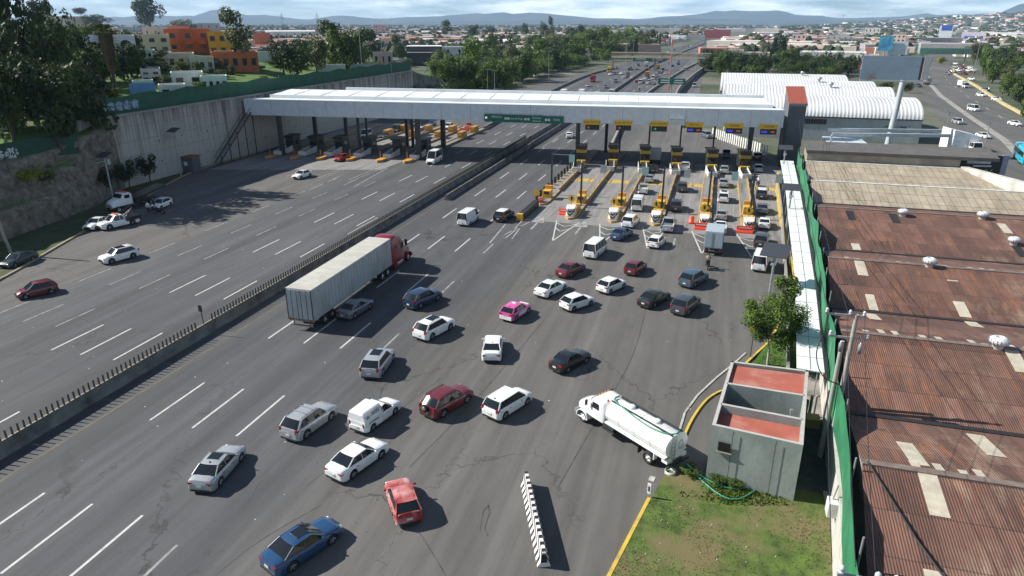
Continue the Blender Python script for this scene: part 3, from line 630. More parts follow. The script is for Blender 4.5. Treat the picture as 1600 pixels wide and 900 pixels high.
def wheel_mesh(r_, w_=.2, truck=False, white=False):
    k = (round(r_, 2), w_, truck, white)
    if k not in WHEEL:
        t = MB(); t.lathe([(r_*.6, -w_/2), (r_*.93, -w_/2), (r_, -w_*.36), (r_, w_*.36), (r_*.93, w_/2), (r_*.6, w_/2), (r_*.6, -w_/2)], (0, 0, 0), 'y', 20)
        rm = MB(); rm.lathe([(0, -w_*.3), (r_*.2, -w_*.32), (r_*.58, -w_*.1), (r_*.63, -w_/2-.004), (r_*.63, w_/2+.004), (r_*.58, w_*.1), (r_*.2, w_*.32), (0, w_*.3)], (0, 0, 0), 'y', 20, 1 if not truck else 0)
        if not truck:
            for i in range(5):
                a = i*2*math.pi/5; 
                for s_ in (1, -1): rm.cyl((math.cos(a)*r_*.1, s_*w_*.36, math.sin(a)*r_*.1), (math.cos(a)*r_*.6, s_*w_*.42, math.sin(a)*r_*.6), r_*.09, r_*.1, 5, 0, True, False)
        else: rm.lathe([(0, -w_*.62), (r_*.16, -w_*.6), (r_*.18, w_*.6), (0, w_*.62)], (0, 0, 0), 'y', 10, 0)
        WHEEL[k] = (t.mesh('wheel', rubber), rm.mesh('rim', [P['white'] if white else rimm, blackplastic]))
    return WHEEL[k]
def add_wheel(parent, x, y, r_, w_=.2, truck=False, white=False):
    t, rm = wheel_mesh(r_, w_, truck, white); o = link('wheel', t, parent); o.location = (x, y, r_); q = link('rim', rm, o); return o
def vehicle(kind, color, p, hd, label, cat='car', group=None, opt=(), name=None, lod=0, scale=1):
    root = empty(name or dict(sedan='sedan', oldsedan='sedan', hatch='hatchback', mpv='minivan', suv='suv', pickup='pickup_truck', smallpickup='pickup_truck', van='van', sprinter='minibus').get(kind, kind), (p[0], p[1], p[2] if len(p) > 2 else .005), hd, label, cat, group); k = KIND[kind]
    made = {}
    for n_, me, par in car_parts(kind, color, opt):
        if lod and n_ in ('mirror', 'licence_plate', 'sill', 'grille', 'rear_bumper', 'headlight', 'side_window') and lod > 1 and n_ != 'side_window': continue
        o = link(n_, me, made.get(par, root)); made[n_] = o
    for wx in (k['wf'], k['wr']):
        if wx > 5: continue
        for s_ in (1, -1): add_wheel(root, wx, s_*(k['W']/2-.115), k['R'], .2)
    root.scale = (.925,)*3
    return root
def place2(rear, front, z=0):     # from the two picture points of the rear and front ends on the road
    a = G(*rear); b_ = G(*front); c = (a+b_)/2; d = b_-a; return (c.x, c.y, .005), math.atan2(d.y, d.x)

NEAR = 'vehicles queueing for the toll gates'
T_ = [ # kind colour rear front label opts cat
 ('sedan', 'blue', (438, 886), (510, 838), 'dark blue sedan with sunroof at the bottom edge of the picture', ('sunroof',), 'car'),
 ('hatch', 'brightred', (639, 817), (622, 768), 'old red hatchback with sun-bleached roof and bonnet turned left', (), 'car'),
 ('sedan', 'white', (529, 748), (590, 705), 'white sedan driving between the grey sunroof sedan and the red hatchback', (), 'car'),
 ('sedan', 'silver', (318, 768), (367, 712), 'silver grey sedan with dark sunroof nearest the median barrier in front', ('sunroof', 'antenna'), 'car'),
 ('suv', 'silver', (453, 690), (515, 645), 'silver SUV with roof rails and crossbars left of the white camper pickup', ('rails', 'cross'), 'car'),
 ('smallpickup', 'white', (562, 675), (613, 638), 'white small pickup with a white camper shell and dark logo on its side', ('shell',), 'pickup'),
 ('suv', 'maroon', (675, 650), (722, 622), 'dark red SUV with a spare wheel on its back door', ('sparewheel', 'rails'), 'car'),
 ('mpv', 'white', (766, 656), (820, 622), 'white people carrier right of the dark red SUV', ('antenna',), 'car'),
 ('suv', 'silver', (578, 594), (604, 558), 'silver SUV with dark sunroof alone behind the semi trailer shadow', ('sunroof',), 'car'),
 ('suv', 'white', (655, 533), (702, 508), 'white SUV with a large black sunroof', ('sunroof', 'rails'), 'car'),
 ('sedan', 'white', (768, 566), (772, 536), 'white sedan seen straight from behind in the middle of the plaza', ('antenna',), 'car'),
 ('oldsedan', 'black', (869, 582), (912, 560), 'old black sedan with dusty rear glass alone in the plaza above the tanker truck', (), 'car'),
 ('suv', 'navy', (641, 483), (681, 465), 'dark blue crossover just right of the semi truck', (), 'car'),
 ('sedan', 'grey', (538, 500), (573, 478), 'grey sedan driving in the shadow beside the semi trailer', (), 'car'),
 ('hatch', 'pink', (791, 503), (820, 484), 'pink and white taxi hatchback', ('antenna',), 'taxi'),
 ('sedan', 'white', (845, 465), (877, 449), 'white sedan left of the white compact hatchback pair', (), 'car'),
 ('hatch', 'white', (881, 486), (922, 472), 'white compact hatchback nearest the camera of the group of three white cars', (), 'car'),
 ('hatch', 'white', (938, 460), (972, 445), 'white hatchback with dark rear spoiler left of the two black cars', ('antenna',), 'car'),
 ('sedan', 'black', (1005, 482), (1038, 464), 'black sedan with brown tint left of the dark SUV', (), 'car'),
 ('suv', 'darkgrey', (1058, 494), (1083, 473), 'near-black SUV at the right end of the plaza queue', (), 'car'),
 ('suv', 'bluegrey', (1068, 451), (1098, 434), 'blue grey SUV above the near-black SUV', (), 'car'),
 ('sedan', 'maroon', (878, 434), (905, 420), 'dark red sedan below the white microbus with its tail towards us', (), 'car'),
 ('hatch', 'maroon', (983, 432), (1002, 417), 'dark red hatchback right of the dark red sedan', (), 'car'),
 ('van', 'white', (918, 407), (942, 388), 'white microbus with side windows in the middle of the plaza', (), 'van'),
 ('hatch', 'white', (1018, 390), (1033, 377), 'small white hatchback before the third toll island nose', (), 'car'),
 ('van', 'white', (721, 355), (743, 341), 'white panel van on the through lanes left of the black SUV', ('panel',), 'van'),
 ('suv', 'black', (780, 347), (795, 338), 'black SUV with a white roof near the first toll island', ('whiteroof',), 'car'),
 ('sedan', 'blue', (959, 378), (983, 364), 'bright blue sedan before the second toll island', (), 'car'),
 ('suv', 'white', (978, 358), (992, 345), 'white SUV entering the third toll lane just above the blue sedan', (), 'car'),
 ('pickup', 'silver', (1040, 366), (1048, 349), 'silver pickup with cargo in its open bed entering the fourth toll lane', (), 'pickup'),
 ('van', 'white', (1183, 429), (1192, 405), 'white microbus at the right, partly under the solar panel', (), 'van'),
 ('suv', 'darkgrey', (1187, 388), (1191, 375), 'dark grey SUV right above the white microbus in the last lane', (), 'car'),
 ('oldsedan', 'white', (1193, 361), (1194, 347), 'white old hatchback-backed sedan in the last toll lane', (), 'car'),
 ('sedan', 'grey', (1190, 337), (1191, 325), 'dark grey sedan ahead of the white car in the last toll lane', (), 'car'),
 ('suv', 'darkgreen', (1189, 314), (1190, 302), 'black green SUV with a roof reflection painted white in the last toll lane', ('whiteroof',), 'car'),  # white roof paint stands for the sky's reflection
 ('sedan', 'silver', (1184, 273), (1184, 262), 'silver car in the canopy shade of the last toll lane', (), 'car'),
 ('suv', 'maroon', (1183, 254), (1183, 243), 'dark red SUV at the booth of the last toll lane', (), 'car'),
 ('pickup', 'grey', (1134, 252), (1135, 238), 'dark grey pickup with covered bed at the booth of the fifth lane', ('tonneau',), 'pickup'),
 ('sedan', 'silver', (1131, 275), (1131, 264), 'silver sedan in the fifth lane just out of the canopy shade', (), 'car'),
 ('sedan', 'silver', (1130, 296), (1130, 285), 'pale silver sedan on the yellow band of the fifth lane', (), 'car'),
 ('suv', 'white', (1129, 320), (1131, 307), 'white SUV with black roof glass in the fifth lane', ('sunroof',), 'car'),
 ('oldsedan', 'silver', (1126, 347), (1127, 335), 'silver old sedan in the fifth lane beside the island nose', (), 'car'),
 ('smallpickup', 'white', (1124, 369), (1126, 354), 'white small pickup just ahead of the box truck', (), 'pickup'),
 ('pickup', 'white', (1069, 274), (1071, 258), 'white stake-bed pickup in the canopy shade of the fourth lane', ('stake',), 'pickup'),
 ('suv', 'darkgrey', (1065, 304), (1066, 291), 'dark grey SUV on the yellow band of the fourth lane', (), 'car'),
 ('suv', 'black', (1055, 334), (1057, 320), 'black SUV in the fourth lane beside the orange barrel', (), 'car'),
 ('sedan', 'black', (1019, 273), (1022, 263), 'black sedan behind the lorry in the third lane', (), 'car'),
 ('oldsedan', 'silver', (1013, 289), (1016, 278), 'silver beige sedan in the third lane on the yellow band', (), 'car'),
 ('smallpickup', 'white', (1003, 307), (1007, 294), 'white pickup with a ladder rack in the third lane', ('ladder',), 'pickup'),
 ('van', 'white', (993, 334), (999, 318), 'white minivan in the third lane behind the ladder pickup', (), 'van'),
 ('sedan', 'white', (889, 219), (891, 211), 'lone white car beyond the canopy on the right through lanes', (), 'car'),
 # left carriageway, coming towards us (first point is the tail)
 ('sedan', 'darkgreen', (52, 404), (8, 421), 'dark blue green sedan at the left edge by the grass verge', (), 'car'),
 ('hatch', 'maroon', (83, 455), (34, 466), 'maroon hatchback at the left edge driving towards the camera', (), 'car'),
 ('suv', 'white', (206, 401), (168, 411), 'white SUV with dark sunroof alone on the left plaza', ('sunroof', 'rails'), 'car'),
 ('sedan', 'white', (164, 350), (141, 360), 'white sedan parked beside the wrecker pickup', (), 'car'),
 ('hatch', 'white', (263, 320), (243, 328), 'small white hatchback parked behind the tow truck', (), 'car'),
 ('sedan', 'white', (484, 274), (461, 281), 'white sedan leaving the left toll gates', (), 'car'),
 ('hatch', 'brightred', (542, 248), (524, 254), 'red hatchback coming out of the third left toll gate', (), 'car'),
 ('sprinter', 'white', (689, 248), (668, 260), 'white high-roof minibus passing under the canopy on the left through lanes', (), 'minibus'),
 ('van', 'white', (582, 210), (562, 219), 'white van waiting behind the left booths', (), 'van'),
 ('van', 'white', (668, 206), (641, 217), 'white van with raised roof behind the second left booth from the through lanes', (), 'van'),
 ('sedan', 'darkgrey', (608, 212), (592, 219), 'dark sedan between the two white vans behind the left booths', (), 'car'),
 ('van', 'grey', (628, 202), (612, 211), 'grey van behind the orange barriers of the left gates', (), 'van'),
 ('suv', 'silver', (655, 194), (642, 200), 'silver car queueing behind the orange barriers of the left gates', (), 'car'),
 ('suv', 'white', (711, 197), (690, 206), 'white SUV queueing beside the innermost left island', (), 'car'),
 ('sedan', 'blue', (680, 194), (668, 199), 'blue car queueing farthest at the left gates', (), 'car'),
 ('sedan', 'brightred', (738, 198), (730, 202), 'red car beside the red barriers at the innermost left island', (), 'car'),
]
for kd, c, a, b_, lab, op, cat in T_:
    p, h = place2(a, b_)
    v = vehicle(kd, c, p, h, lab, cat, None, op)
    if 'camper shell' in lab:
        for s_ in (1,):
            t = text_mb('W', .4, blackp, 'logo', v, (-1.78, -.835, 1.36), (R(70), 0, 0)); 
        t = MB(); t.box((-1.2, -.868, .86), (1.1, .006, .05)); t.build('stripe', P['navy'], v)
    if 'taxi' in lab:
        k = KIND['hatch']; t = MB()      # white lower half of the livery
        for s_ in (1, -1): t.add([(-1.5+.75, s_*(k['W']/2+.006), .42), (.75, s_*(k['W']/2+.006), .42), (.75, s_*(k['W']/2*.985+.008), .76), (-.75, s_*(k['W']/2*.985+.008), .76)], [(0, 1, 2, 3)])
        t.box((-1.97, 0, .48), (.1, 1.38, .34)); t.box((1.5, 0, .855), (.55, 1.0, .02)); t.build('livery_panel', P['white'], v)
        t = MB(); t.box((-.3, 0, 1.53), (.2, .5, .12), 0, 0, .8); t.build('roof_sign', P['white'], v)
    if 'sun-bleached' in lab:
        bl = mat('bleached_red_paint', (.30, .02, .02), .5, 0, .2, 1.5, dirt=(.62, .36, .34), dscale=.6, dpos=(.42, .62)); 
        for ch in v.children:
            if ch.name.startswith('body'): ch.data = ch.data.copy(); ch.data.materials[0] = bl

# ---- bigger vehicles
def boxtruck(p, hd, label, cargo='white', cab='white', L=6.2, W=2.1, H=3.0, name='box_truck', low=.95, group=None, bonnet=False):
    r_ = empty(name, (p[0], p[1], .005), hd, label, 'truck', group)
    for n_, me, par in car_parts('cab', cab):
        o = link(n_, me, r_); o.location = (L/2-1.15, 0, .05); 
    b_ = MB(); b_.box((-1.1, 0, (low+H)/2), (L-2.4, W, H-low)); 
    for s_ in (1, -1):
        for i in range(int((L-2.4)/.6)): b_.box((-L/2+.3+i*.6, s_*(W/2+.012), (low+H)/2), (.05, .03, H-low-.2))
    cb = b_.build('cargo_box', mat('panel_'+cargo, tuple(c*.9 for c in PAINT[cargo]), .5, .1, .08, .8, dirt=tuple(c*.55 for c in PAINT[cargo]), dscale=.8, dpos=(.52, .8)), r_, .03)
    d = MB(); 
    for s_ in (1, -1): d.box((-L/2+.08, s_*W*.245, (low+H)/2), (.03, W*.46, H-low-.25))
    d.build('rear_door', MATS['panel_'+cargo], cb)
    d = MB(); d.box((-L/2+.06, 0, (low+H)/2), (.02, .03, H-low-.3)); d.box((-L/2+.04, .25, (low+H)/2), (.03, .03, H-low-.4)); d.build('door_bar', steel, cb)
    c = MB(); c.box((0, 0, .75), (L-.8, .8, .3)); c.box((-L/2+.1, 0, .55), (.12, W*.9, .14)); c.build('chassis', darksteel, r_)
    for s_ in (1, -1): add_wheel(r_, L/2-1.0, s_*(W/2-.15), .42, .26, True); add_wheel(r_, -L/2+1.4, s_*(W/2-.25), .42, .45, True)
    for s_ in (1, -1): t = MB(); t.box((-L/2+.03, s_*W*.4, .72), (.06, .25, .12)); t.build('taillight', redlens, r_)
    return r_
p, h = place2((1112, 402), (1118, 376)); boxtruck(p, h, 'pale blue grey box truck seen from behind in front of the fifth island nose', 'paleblue')
p, h = place2((1022, 262), (1025, 246)); boxtruck(p, h, 'white lorry in the canopy shade of the third toll lane', 'silver', 'white', 5.6, 2.0, 2.9)
def semi(p, hd, label):
    r_ = empty('semi_truck', (p[0], p[1], .005), hd, label, 'truck'); TL = 16.1; W = 2.6; x0 = -11.2; x1 = x0+TL
    tm = mat('weathered_trailer_aluminium', (.43, .47, .49), .45, .25, .08, .7, dirt=(.27, .27, .25), dscale=.5, dpos=(.48, .75), stretch=(1, 1, .5))
    rf = mat('trailer_roof_sheet', (.50, .49, .43), .6, .1, .1, 1, dirt=(.33, .31, .26), dscale=.5, dpos=(.5, .75))
    b_ = MB(); b_.box(((x0+x1)/2, 0, 2.6), (TL, W, 2.9))
    for s_ in (1, -1):
        for i in range(26): b_.box((x0+.35+i*.615, s_*(W/2+.012), 2.6), (.06, .03, 2.7))
        b_.box(((x0+x1)/2, s_*(W/2+.015), 1.2), (TL, .04, .16)); b_.box(((x0+x1)/2, s_*(W/2+.012), 4.0), (TL, .04, .1))
    t = b_.build('trailer', tm, r_)
    q = MB(); q.box(((x0+x1)/2, 0, 4.065), (TL-.04, W-.06, .035)); 
    for i in range(13): q.box((x0+.7+i*1.22, 0, 4.088), (.04, W-.1, .012))
    q.build('roof', rf, t)
    for s_ in (1, -1): d = MB(); d.box((x0-.02, s_*.62, 2.6), (.05, 1.2, 2.75)); dd = d.build('rear_door', tm, t)
    d = MB()
    for y in (-.75, -.2, .2, .75): d.cyl((x0-.07, y, 1.25), (x0-.07, y, 3.95), .022, None, 6)
    d.box((x0-.05, -1.25, 2.6), (.06, .07, 2.9)); d.box((x0-.05, 1.25, 2.6), (.06, .07, 2.9)); d.build('door_lock_bar', darksteel, t)
    f = MB(); f.box((x0+.05, 0, 1.1), (.18, W, .22)); f.box((x0+.05, 0, .55), (.1, 2.2, .12))
    for y in (-.8, .8): f.box((x0+.05, y, .8), (.08, .08, .5))
    f.box((x0+3.1, 0, .98), (4.6, 1.0, .25)); f.box((x0+9, .7, .62), (.15, .1, .95)); f.box((x0+12.3, -.6, .6), (.12, .12, .9)); f.box((x0+12.3, .6, .6), (.12, .12, .9)); f.box((x0+7.5, 0, 1.05), (6, .9, .14))
    f.build('trailer_frame', mat('rusty_frame', (.2, .17, .14), .8, 0, .3, 2), r_)
    for s_ in (1, -1): tl = MB(); tl.box((x0-.04, s_*1.0, 1.1), (.06, .35, .1)); tl.build('taillight', redlens, t)
    for ax in (x0+2.0, x0+3.3, x0+12.9+1.0, x0+12.9+2.3):
        for s_ in (1, -1): add_wheel(r_, ax, s_*.98, .5, .52, True, ax > 0)
    # tractor
    rp = P['red']; c = MB(); cxr = x1+.55
    # rounded sleeper and cab as a lofted shell: stations (x, half width, bottom, top)
    stn = [(cxr, 1.12, .9, 3.75), (cxr+.25, 1.2, .9, 3.98), (cxr+1.2, 1.22, .9, 4.0), (cxr+1.9, 1.22, .9, 3.85), (cxr+2.5, 1.2, .9, 3.45), (cxr+2.95, 1.16, .9, 2.9), (cxr+3.35, 1.08, .9, 2.2), (cxr+3.5, 1.05, .95, 1.98), (cxr+4.5, .98, .95, 1.82), (cxr+5.1, .86, .8, 1.6), (cxr+5.3, .72, .7, 1.35)]
    vs = []
    for x, hw, zb, zt in stn:
        half = [(0, zt), (.5*hw, zt-.01), (.82*hw, zt-.07), (.97*hw, zt-.28), (hw, (zt+zb)/2), (hw, zb)]; vs += [(x, y, z) for y, z in half]+[(x, -y, z) for y, z in reversed(half[1:])]
    n = 11; c.add(vs, [(j*n+i, j*n+(i+1) % n, (j+1)*n+(i+1) % n, (j+1)*n+i) for j in range(len(stn)-1) for i in range(n)], 0, True); c.add(vs[:n], [tuple(range(n-1, -1, -1))]); c.add(vs[-n:], [tuple(range(n))])
    for s_ in (1, -1):       # wheel guards, side skirts, steps
        c.lathe([(.62, -.3), (.66, -.3), (.66, .22), (.62, .22)], (0, 0, 0), 'y', 20); kk_ = 80; c.v[-80:] = [(v_[0]+cxr+4.15, v_[1]+s_*1.0, max(v_[2], 0)+.5) for v_ in c.v[-80:]]
        c.box((cxr+1.6, s_*1.15, .68), (2.6, .14, .75))
    body = c.build('tractor_cab', rp, r_); body.data.set_sharp_from_angle(angle=R(50))
    g = MB(); curved(g, (cxr+3.33, 1.0, 2.28), (cxr+3.33, -1.0, 2.28), (cxr+2.62, -1.02, 3.15), (cxr+2.62, 1.02, 3.15), (1, 0, .2), 8, 3, 0, .12); g.build('windscreen', glass, body)
    for s_ in (1, -1):
        g = MB(); g.box((cxr+2.35, s_*1.2, 2.45), (.75, .05, .7), 0, 0, .85); g.build('side_window', glass, body)
        g = MB(); g.box((cxr+.9, s_*1.215, 2.75), (.5, .04, .4)); g.build('side_window', glass, body)
        g = MB(); g.box((cxr+3.1, s_*1.42, 2.6), (.14, .28, .75)); g.box((cxr+3.1, s_*1.25, 2.8), (.04, .3, .04)); g.build('mirror', P['black'], body)
        g = MB(); g.lathe([(0, -.1), (.14, -.06), (.17, .02), (0, .06)], (cxr+5.05, s_*.72, 1.18), 'x', 12); g.build('headlight', clearlens, body)
        g = MB(); g.cyl((cxr+1.0, s_*1.0, .62), (cxr+2.4, s_*1.0, .62), .3, None, 14); g.build('fuel_tank', steel, r_)
        add_wheel(r_, cxr+4.15, s_*1.0, .5, .3, True, True)
    g = MB(); g.box((cxr+5.3, 0, 1.1), (.05, 1.0, .7)); g.box((cxr+5.25, 0, .5), (.25, 2.3, .35)); g.build('grille', steel, body)
    g = MB(); g.box((x1-1.6, 0, .82), (6, .9, .25)); g.build('chassis', darksteel, r_)
    return r_
# trailer tail at (-33.9, 48.6)
semi((-33.95, 48.6+11.3), R(90.3), 'long semi truck with red tractor and dirty pale grey box trailer beside the median')

def tanker(p, hd):
    r_ = empty('tanker_truck', (p[0], p[1], .005), hd, 'white water tanker truck with a green hose on top backed up to the guardhouse', 'truck')
    wp = P['white']; t = MB(); x0, x1 = -4.2, 1.7; n = 22; vs = []; zc = 1.95
    for x, k in ((x0, .0), (x0, .93), (x0+.06, 1), (x1-.06, 1), (x1, .93), (x1, 0)):
        for i in range(n): q = 2*math.pi*i/n; vs.append((x, 1.15*k*math.cos(q), zc+.92*k*math.sin(q)))
    t.add(vs, [(j*n+i, j*n+(i+1) % n, (j+1)*n+(i+1) % n, (j+1)*n+i) for j in range(5) for i in range(n)], 0, True)
    tk = t.build('tank', wp, r_); tk.data.set_sharp_from_angle(angle=R(50))
    g = MB()
    for y in (-.5, .5): g.box(((x0+x1)/2, y, zc+.88), (x1-x0-.1, .05, .14))
    g.box(((x0+x1)/2, -.36, zc+.96), (x1-x0-.4, .2, .03)); g.build('walkway_rail', darksteel, tk)
    g = MB()
    for x in (-2.7, -1.2, .3): g.lathe([(1.0, -.025), (1.006, -.025), (1.006, .025), (1.0, .025)], (0, 0, 0), 'x', 26); g.v[-104:] = [(v_[0]+x, v_[1]*1.152, zc+v_[2]*.925) for v_ in g.v[-104:]]
    g.build('weld_band', mat('dull_white_band', (.6, .61, .6), .5), tk)
    g = MB()
    for y in (.35, .75): g.cyl((x0-.12, y, .9), (x0-.12, y, 2.9), .03, None, 6)
    for k_ in range(6): g.box((x0-.12, .55, 1.1+k_*.32), (.03, .4, .03))
    g.build('ladder', steel, tk)
    for x in (.1, -2.3): g = MB(); g.lathe([(.3, 0), (.3, .16), (.2, .22), (0, .22)], (x, .05, zc+.88), 'z', 14); g.build('hatch_cover', wp, tk)
    g = MB(); g.box((-1.2, .98, zc-.72), (5.8, .35, .08)); g.box((-1.2, -.98, zc-.72), (5.8, .35, .08)); g.box((-4.0, 0, .95), (.5, 2.0, .3)); g.box((-3.2, 1.0, .95), (.06, .4, .5)); g.build('side_deck', wp, r_)
    em = MB(); em.lathe([(.28, 0), (.34, 0)], (0, 0, 0), 'x', 12); em.v = [(x0-.02, v_[1]*.7-.35, v_[2]*1.15+zc-.05) for v_ in em.v]; em.build('emblem', P['cyan'], tk)
    g = MB(); g.box((-.6, 0, .85), (7.6, .85, .25)); g.box((-4.35, 0, .62), (.12, 2.2, .18)); g.box((1.4, .85, .6), (1.2, .45, .12)); g.box((1.4, -.85, .6), (1.2, .45, .12)); g.box((1.4, .8, .95), (1.1, .5, .3)); g.build('chassis', darksteel, r_)
    for s_ in (1, -1): g = MB(); g.box((-1.75, s_*1.0, .75), (.03, .4, .6)); g.build('mud_flap', blackplastic, r_)
    # conventional cab: doghouse bonnet, cab, sloping fenders
    c = MB(); stn = [(1.9, 1.05, 1.0, 2.45), (2.0, 1.1, 1.0, 2.62), (3.0, 1.1, 1.0, 2.66), (3.25, 1.08, 1.0, 2.55), (3.62, 1.02, 1.0, 1.92), (3.7, .92, 1.0, 1.8), (4.6, .8, .95, 1.62), (4.95, .72, .85, 1.45), (5.03, .62, .8, 1.25)]; vs = []
    for x, hw, zb, zt in stn:
        half = [(0, zt), (.55*hw, zt-.01), (.85*hw, zt-.06), (.98*hw, zt-.22), (hw, (zt+zb)/2), (hw, zb)]; vs += [(x, y, z) for y, z in half]+[(x, -y, z) for y, z in reversed(half[1:])]
    n = 11; c.add(vs, [(j*n+i, j*n+(i+1) % n, (j+1)*n+(i+1) % n, (j+1)*n+i) for j in range(len(stn)-1) for i in range(n)], 0, True); c.add(vs[:n], [tuple(range(n-1, -1, -1))]); c.add(vs[-n:], [tuple(range(n))])
    for s_ in (1, -1):
        m0 = len(c.v); c.lathe([(.56, -.32), (.63, -.32), (.63, .25), (.56, .25)], (0, 0, 0), 'y', 20); c.v[m0:] = [(v_[0]+4.15, v_[1]+s_*.93, max(v_[2], -.05)+.5) for v_ in c.v[m0:]]
    cb = c.build('cab', wp, r_); cb.data.set_sharp_from_angle(angle=R(45))
    g = MB(); curved(g, (3.64, .9, 1.97), (3.64, -.9, 1.97), (3.32, -.93, 2.5), (3.32, .93, 2.5), (1, 0, .2), 6, 2, 0, .07); g.build('windscreen', glass, cb)
    for s_ in (1, -1):
        g = MB(); g.box((2.75, s_*1.095, 2.1), (.75, .03, .5), 0, 0, .9); g.build('side_window', glass, cb)
        g = MB(); g.box((3.5, s_*1.35, 2.15), (.1, .2, .45)); g.box((3.45, s_*1.2, 2.3), (.03, .3, .03)); g.build('mirror', P['black'], cb)
        g = MB(); g.lathe([(0, -.05), (.11, -.03), (.13, .03), (0, .05)], (4.98, s_*.55, 1.15), 'x', 12); g.build('headlight', clearlens, cb)
        add_wheel(r_, 4.15, s_*.93, .48, .28, True, True); add_wheel(r_, -2.6, s_*.86, .48, .5, True, True)
    for y in (-.6, -.3, 0, .3, .6): g = MB(); g.box((3.15, y, 2.66), (.12, .1, .07)); g.build('marker_lamp', P['orange'], cb)
    g = MB(); g.box((5.03, 0, 1.15), (.04, .7, .5)); g.box((5.05, 0, .62), (.2, 2.0, .3)); g.build('grille', steel, cb)
    g = MB(); g.lathe([(.06, 0), (.09, .02), (.08, .16), (0, .2)], (2.0, .55, 2.62), 'z', 10); g.build('beacon', orangep, cb)
    g = MB(); g.box((1.95, 0, 2.1), (.03, 1.5, .35)); g.build('rear_window', glass, cb)
    return r_
pa = G(1058, 735); pb = G(930, 655)
d = pb-pa; TH = math.atan2(d.y, d.x); pc = pa+d.normalized()*3.95
TK = tanker((pc.x, pc.y), TH); TK.scale = (.9,)*3
hosem = mat('green_hose', (.03, .22, .13), .5, 0, .1, 3)
M_ = Matrix.Translation(Vector((pc.x, pc.y, 0)))@Matrix.Rotation(TH, 4, 'Z')@Matrix.Scale(.9, 4)
h1 = MB(); pts = [M_@Vector(q) for q in [(1.55, -.2, 3.05), (1.7, .15, 3.0), (1.4, .5, 2.95), (.5, .55, 2.85), (-1, .7, 2.72), (-2.6, .75, 2.68), (-3.8, .55, 2.82), (-4.15, .1, 2.85), (-4.0, -.3, 2.9)]]
h1.tube(smooth([tuple(p) for p in pts], 2), .055, 6); tag(h1.build('hose', hosem), 'pale green hose lying along the top of the tanker', 'hose')
for lab, px in (('thick green hose looping widest over the grass', [(1073, 725, .8), (1085, 738, .3), (1100, 755, .2), (1130, 778, .2), (1155, 782, .2), (1178, 768, .2), (1190, 758, .2), (1205, 760, .2), (1212, 768, .2)]), ('thick green hose running closest to the guardhouse wall', [(1075, 727, .8), (1092, 742, .3), (1115, 755, .2), (1140, 764, .2), (1165, 763, .2), (1185, 757, .2), (1203, 757, .25), (1210, 766, .2)])):
    h1 = MB(); h1.tube(smooth([tuple(G(x, y, z)) for x, y, z in px], 2), .06, 6); tag(h1.build('hose', hosem), lab, 'hose')
g = MB(); g.lathe([(.28, 0), (.34, .03), (.34, .3), (.31, .3), (.25, .05), (0, .05)], tuple(G(1047, 741, .02)), 'z', 16); tag(g.build('bucket', mat('pale_plastic', (.5, .55, .5), .5)), 'pale round tub on the ground behind the tanker', 'tub')

def bus(p, hd):
    r_ = empty('bus', (p[0], p[1], .005), hd, 'bright turquoise city bus at the right edge on the street', 'bus'); b_ = MB(); L, W, H = 11.5, 2.5, 3.1; vs = []
    for x, k, zt in ((-L/2, .93, H-.15), (-L/2+.2, 1, H), (L/2-.3, 1, H), (L/2, .92, H-.3)):
        hw = W/2*k; half = [(0, zt), (.7*hw, zt-.02), (.93*hw, zt-.12), (hw, zt-.4), (hw, .4)]; vs += [(x, y, z) for y, z in half]+[(x, -y, z) for y, z in reversed(half[1:])]
    n = 9; b_.add(vs, [(j*n+i, j*n+(i+1) % n, (j+1)*n+(i+1) % n, (j+1)*n+i) for j in range(3) for i in range(n)], 0, True); b_.add(vs[:n], [tuple(range(n-1, -1, -1))]); b_.add(vs[-n:], [tuple(range(n))])
    bd = b_.build('body', P['cyan'], r_); bd.data.set_sharp_from_angle(angle=R(45))
    for s_ in (1, -1):
        for i in range(7): g = MB(); g.box((-4.7+i*1.5, s_*(W/2+.005), 1.95), (1.4, .03, .95)); g.build('side_window', glass, bd)
    g = MB(); g.box((L/2-.06, 0, 1.9), (.12, 2.1, 1.3)); g.build('windscreen', glass, bd); g = MB(); g.box((-L/2+.01, 0, 2.1), (.06, 1.9, .8)); g.build('rear_window', glass, bd)
    g = MB(); g.box((0, 0, H+.08), (2.4, 1.5, .2), 0, 0, .9); g.box((-3.5, 0, H+.05), (1, 1, .12)); g.build('roof_unit', P['cyan'], bd)
    for x in (3.6, -3.2):
        for s_ in (1, -1): add_wheel(r_, x, s_*1.12, .48, .3, True)
    return r_
q = G(1612, 252); bus((q.x-1.6, q.y-.5), math.atan2(50, 9.0))
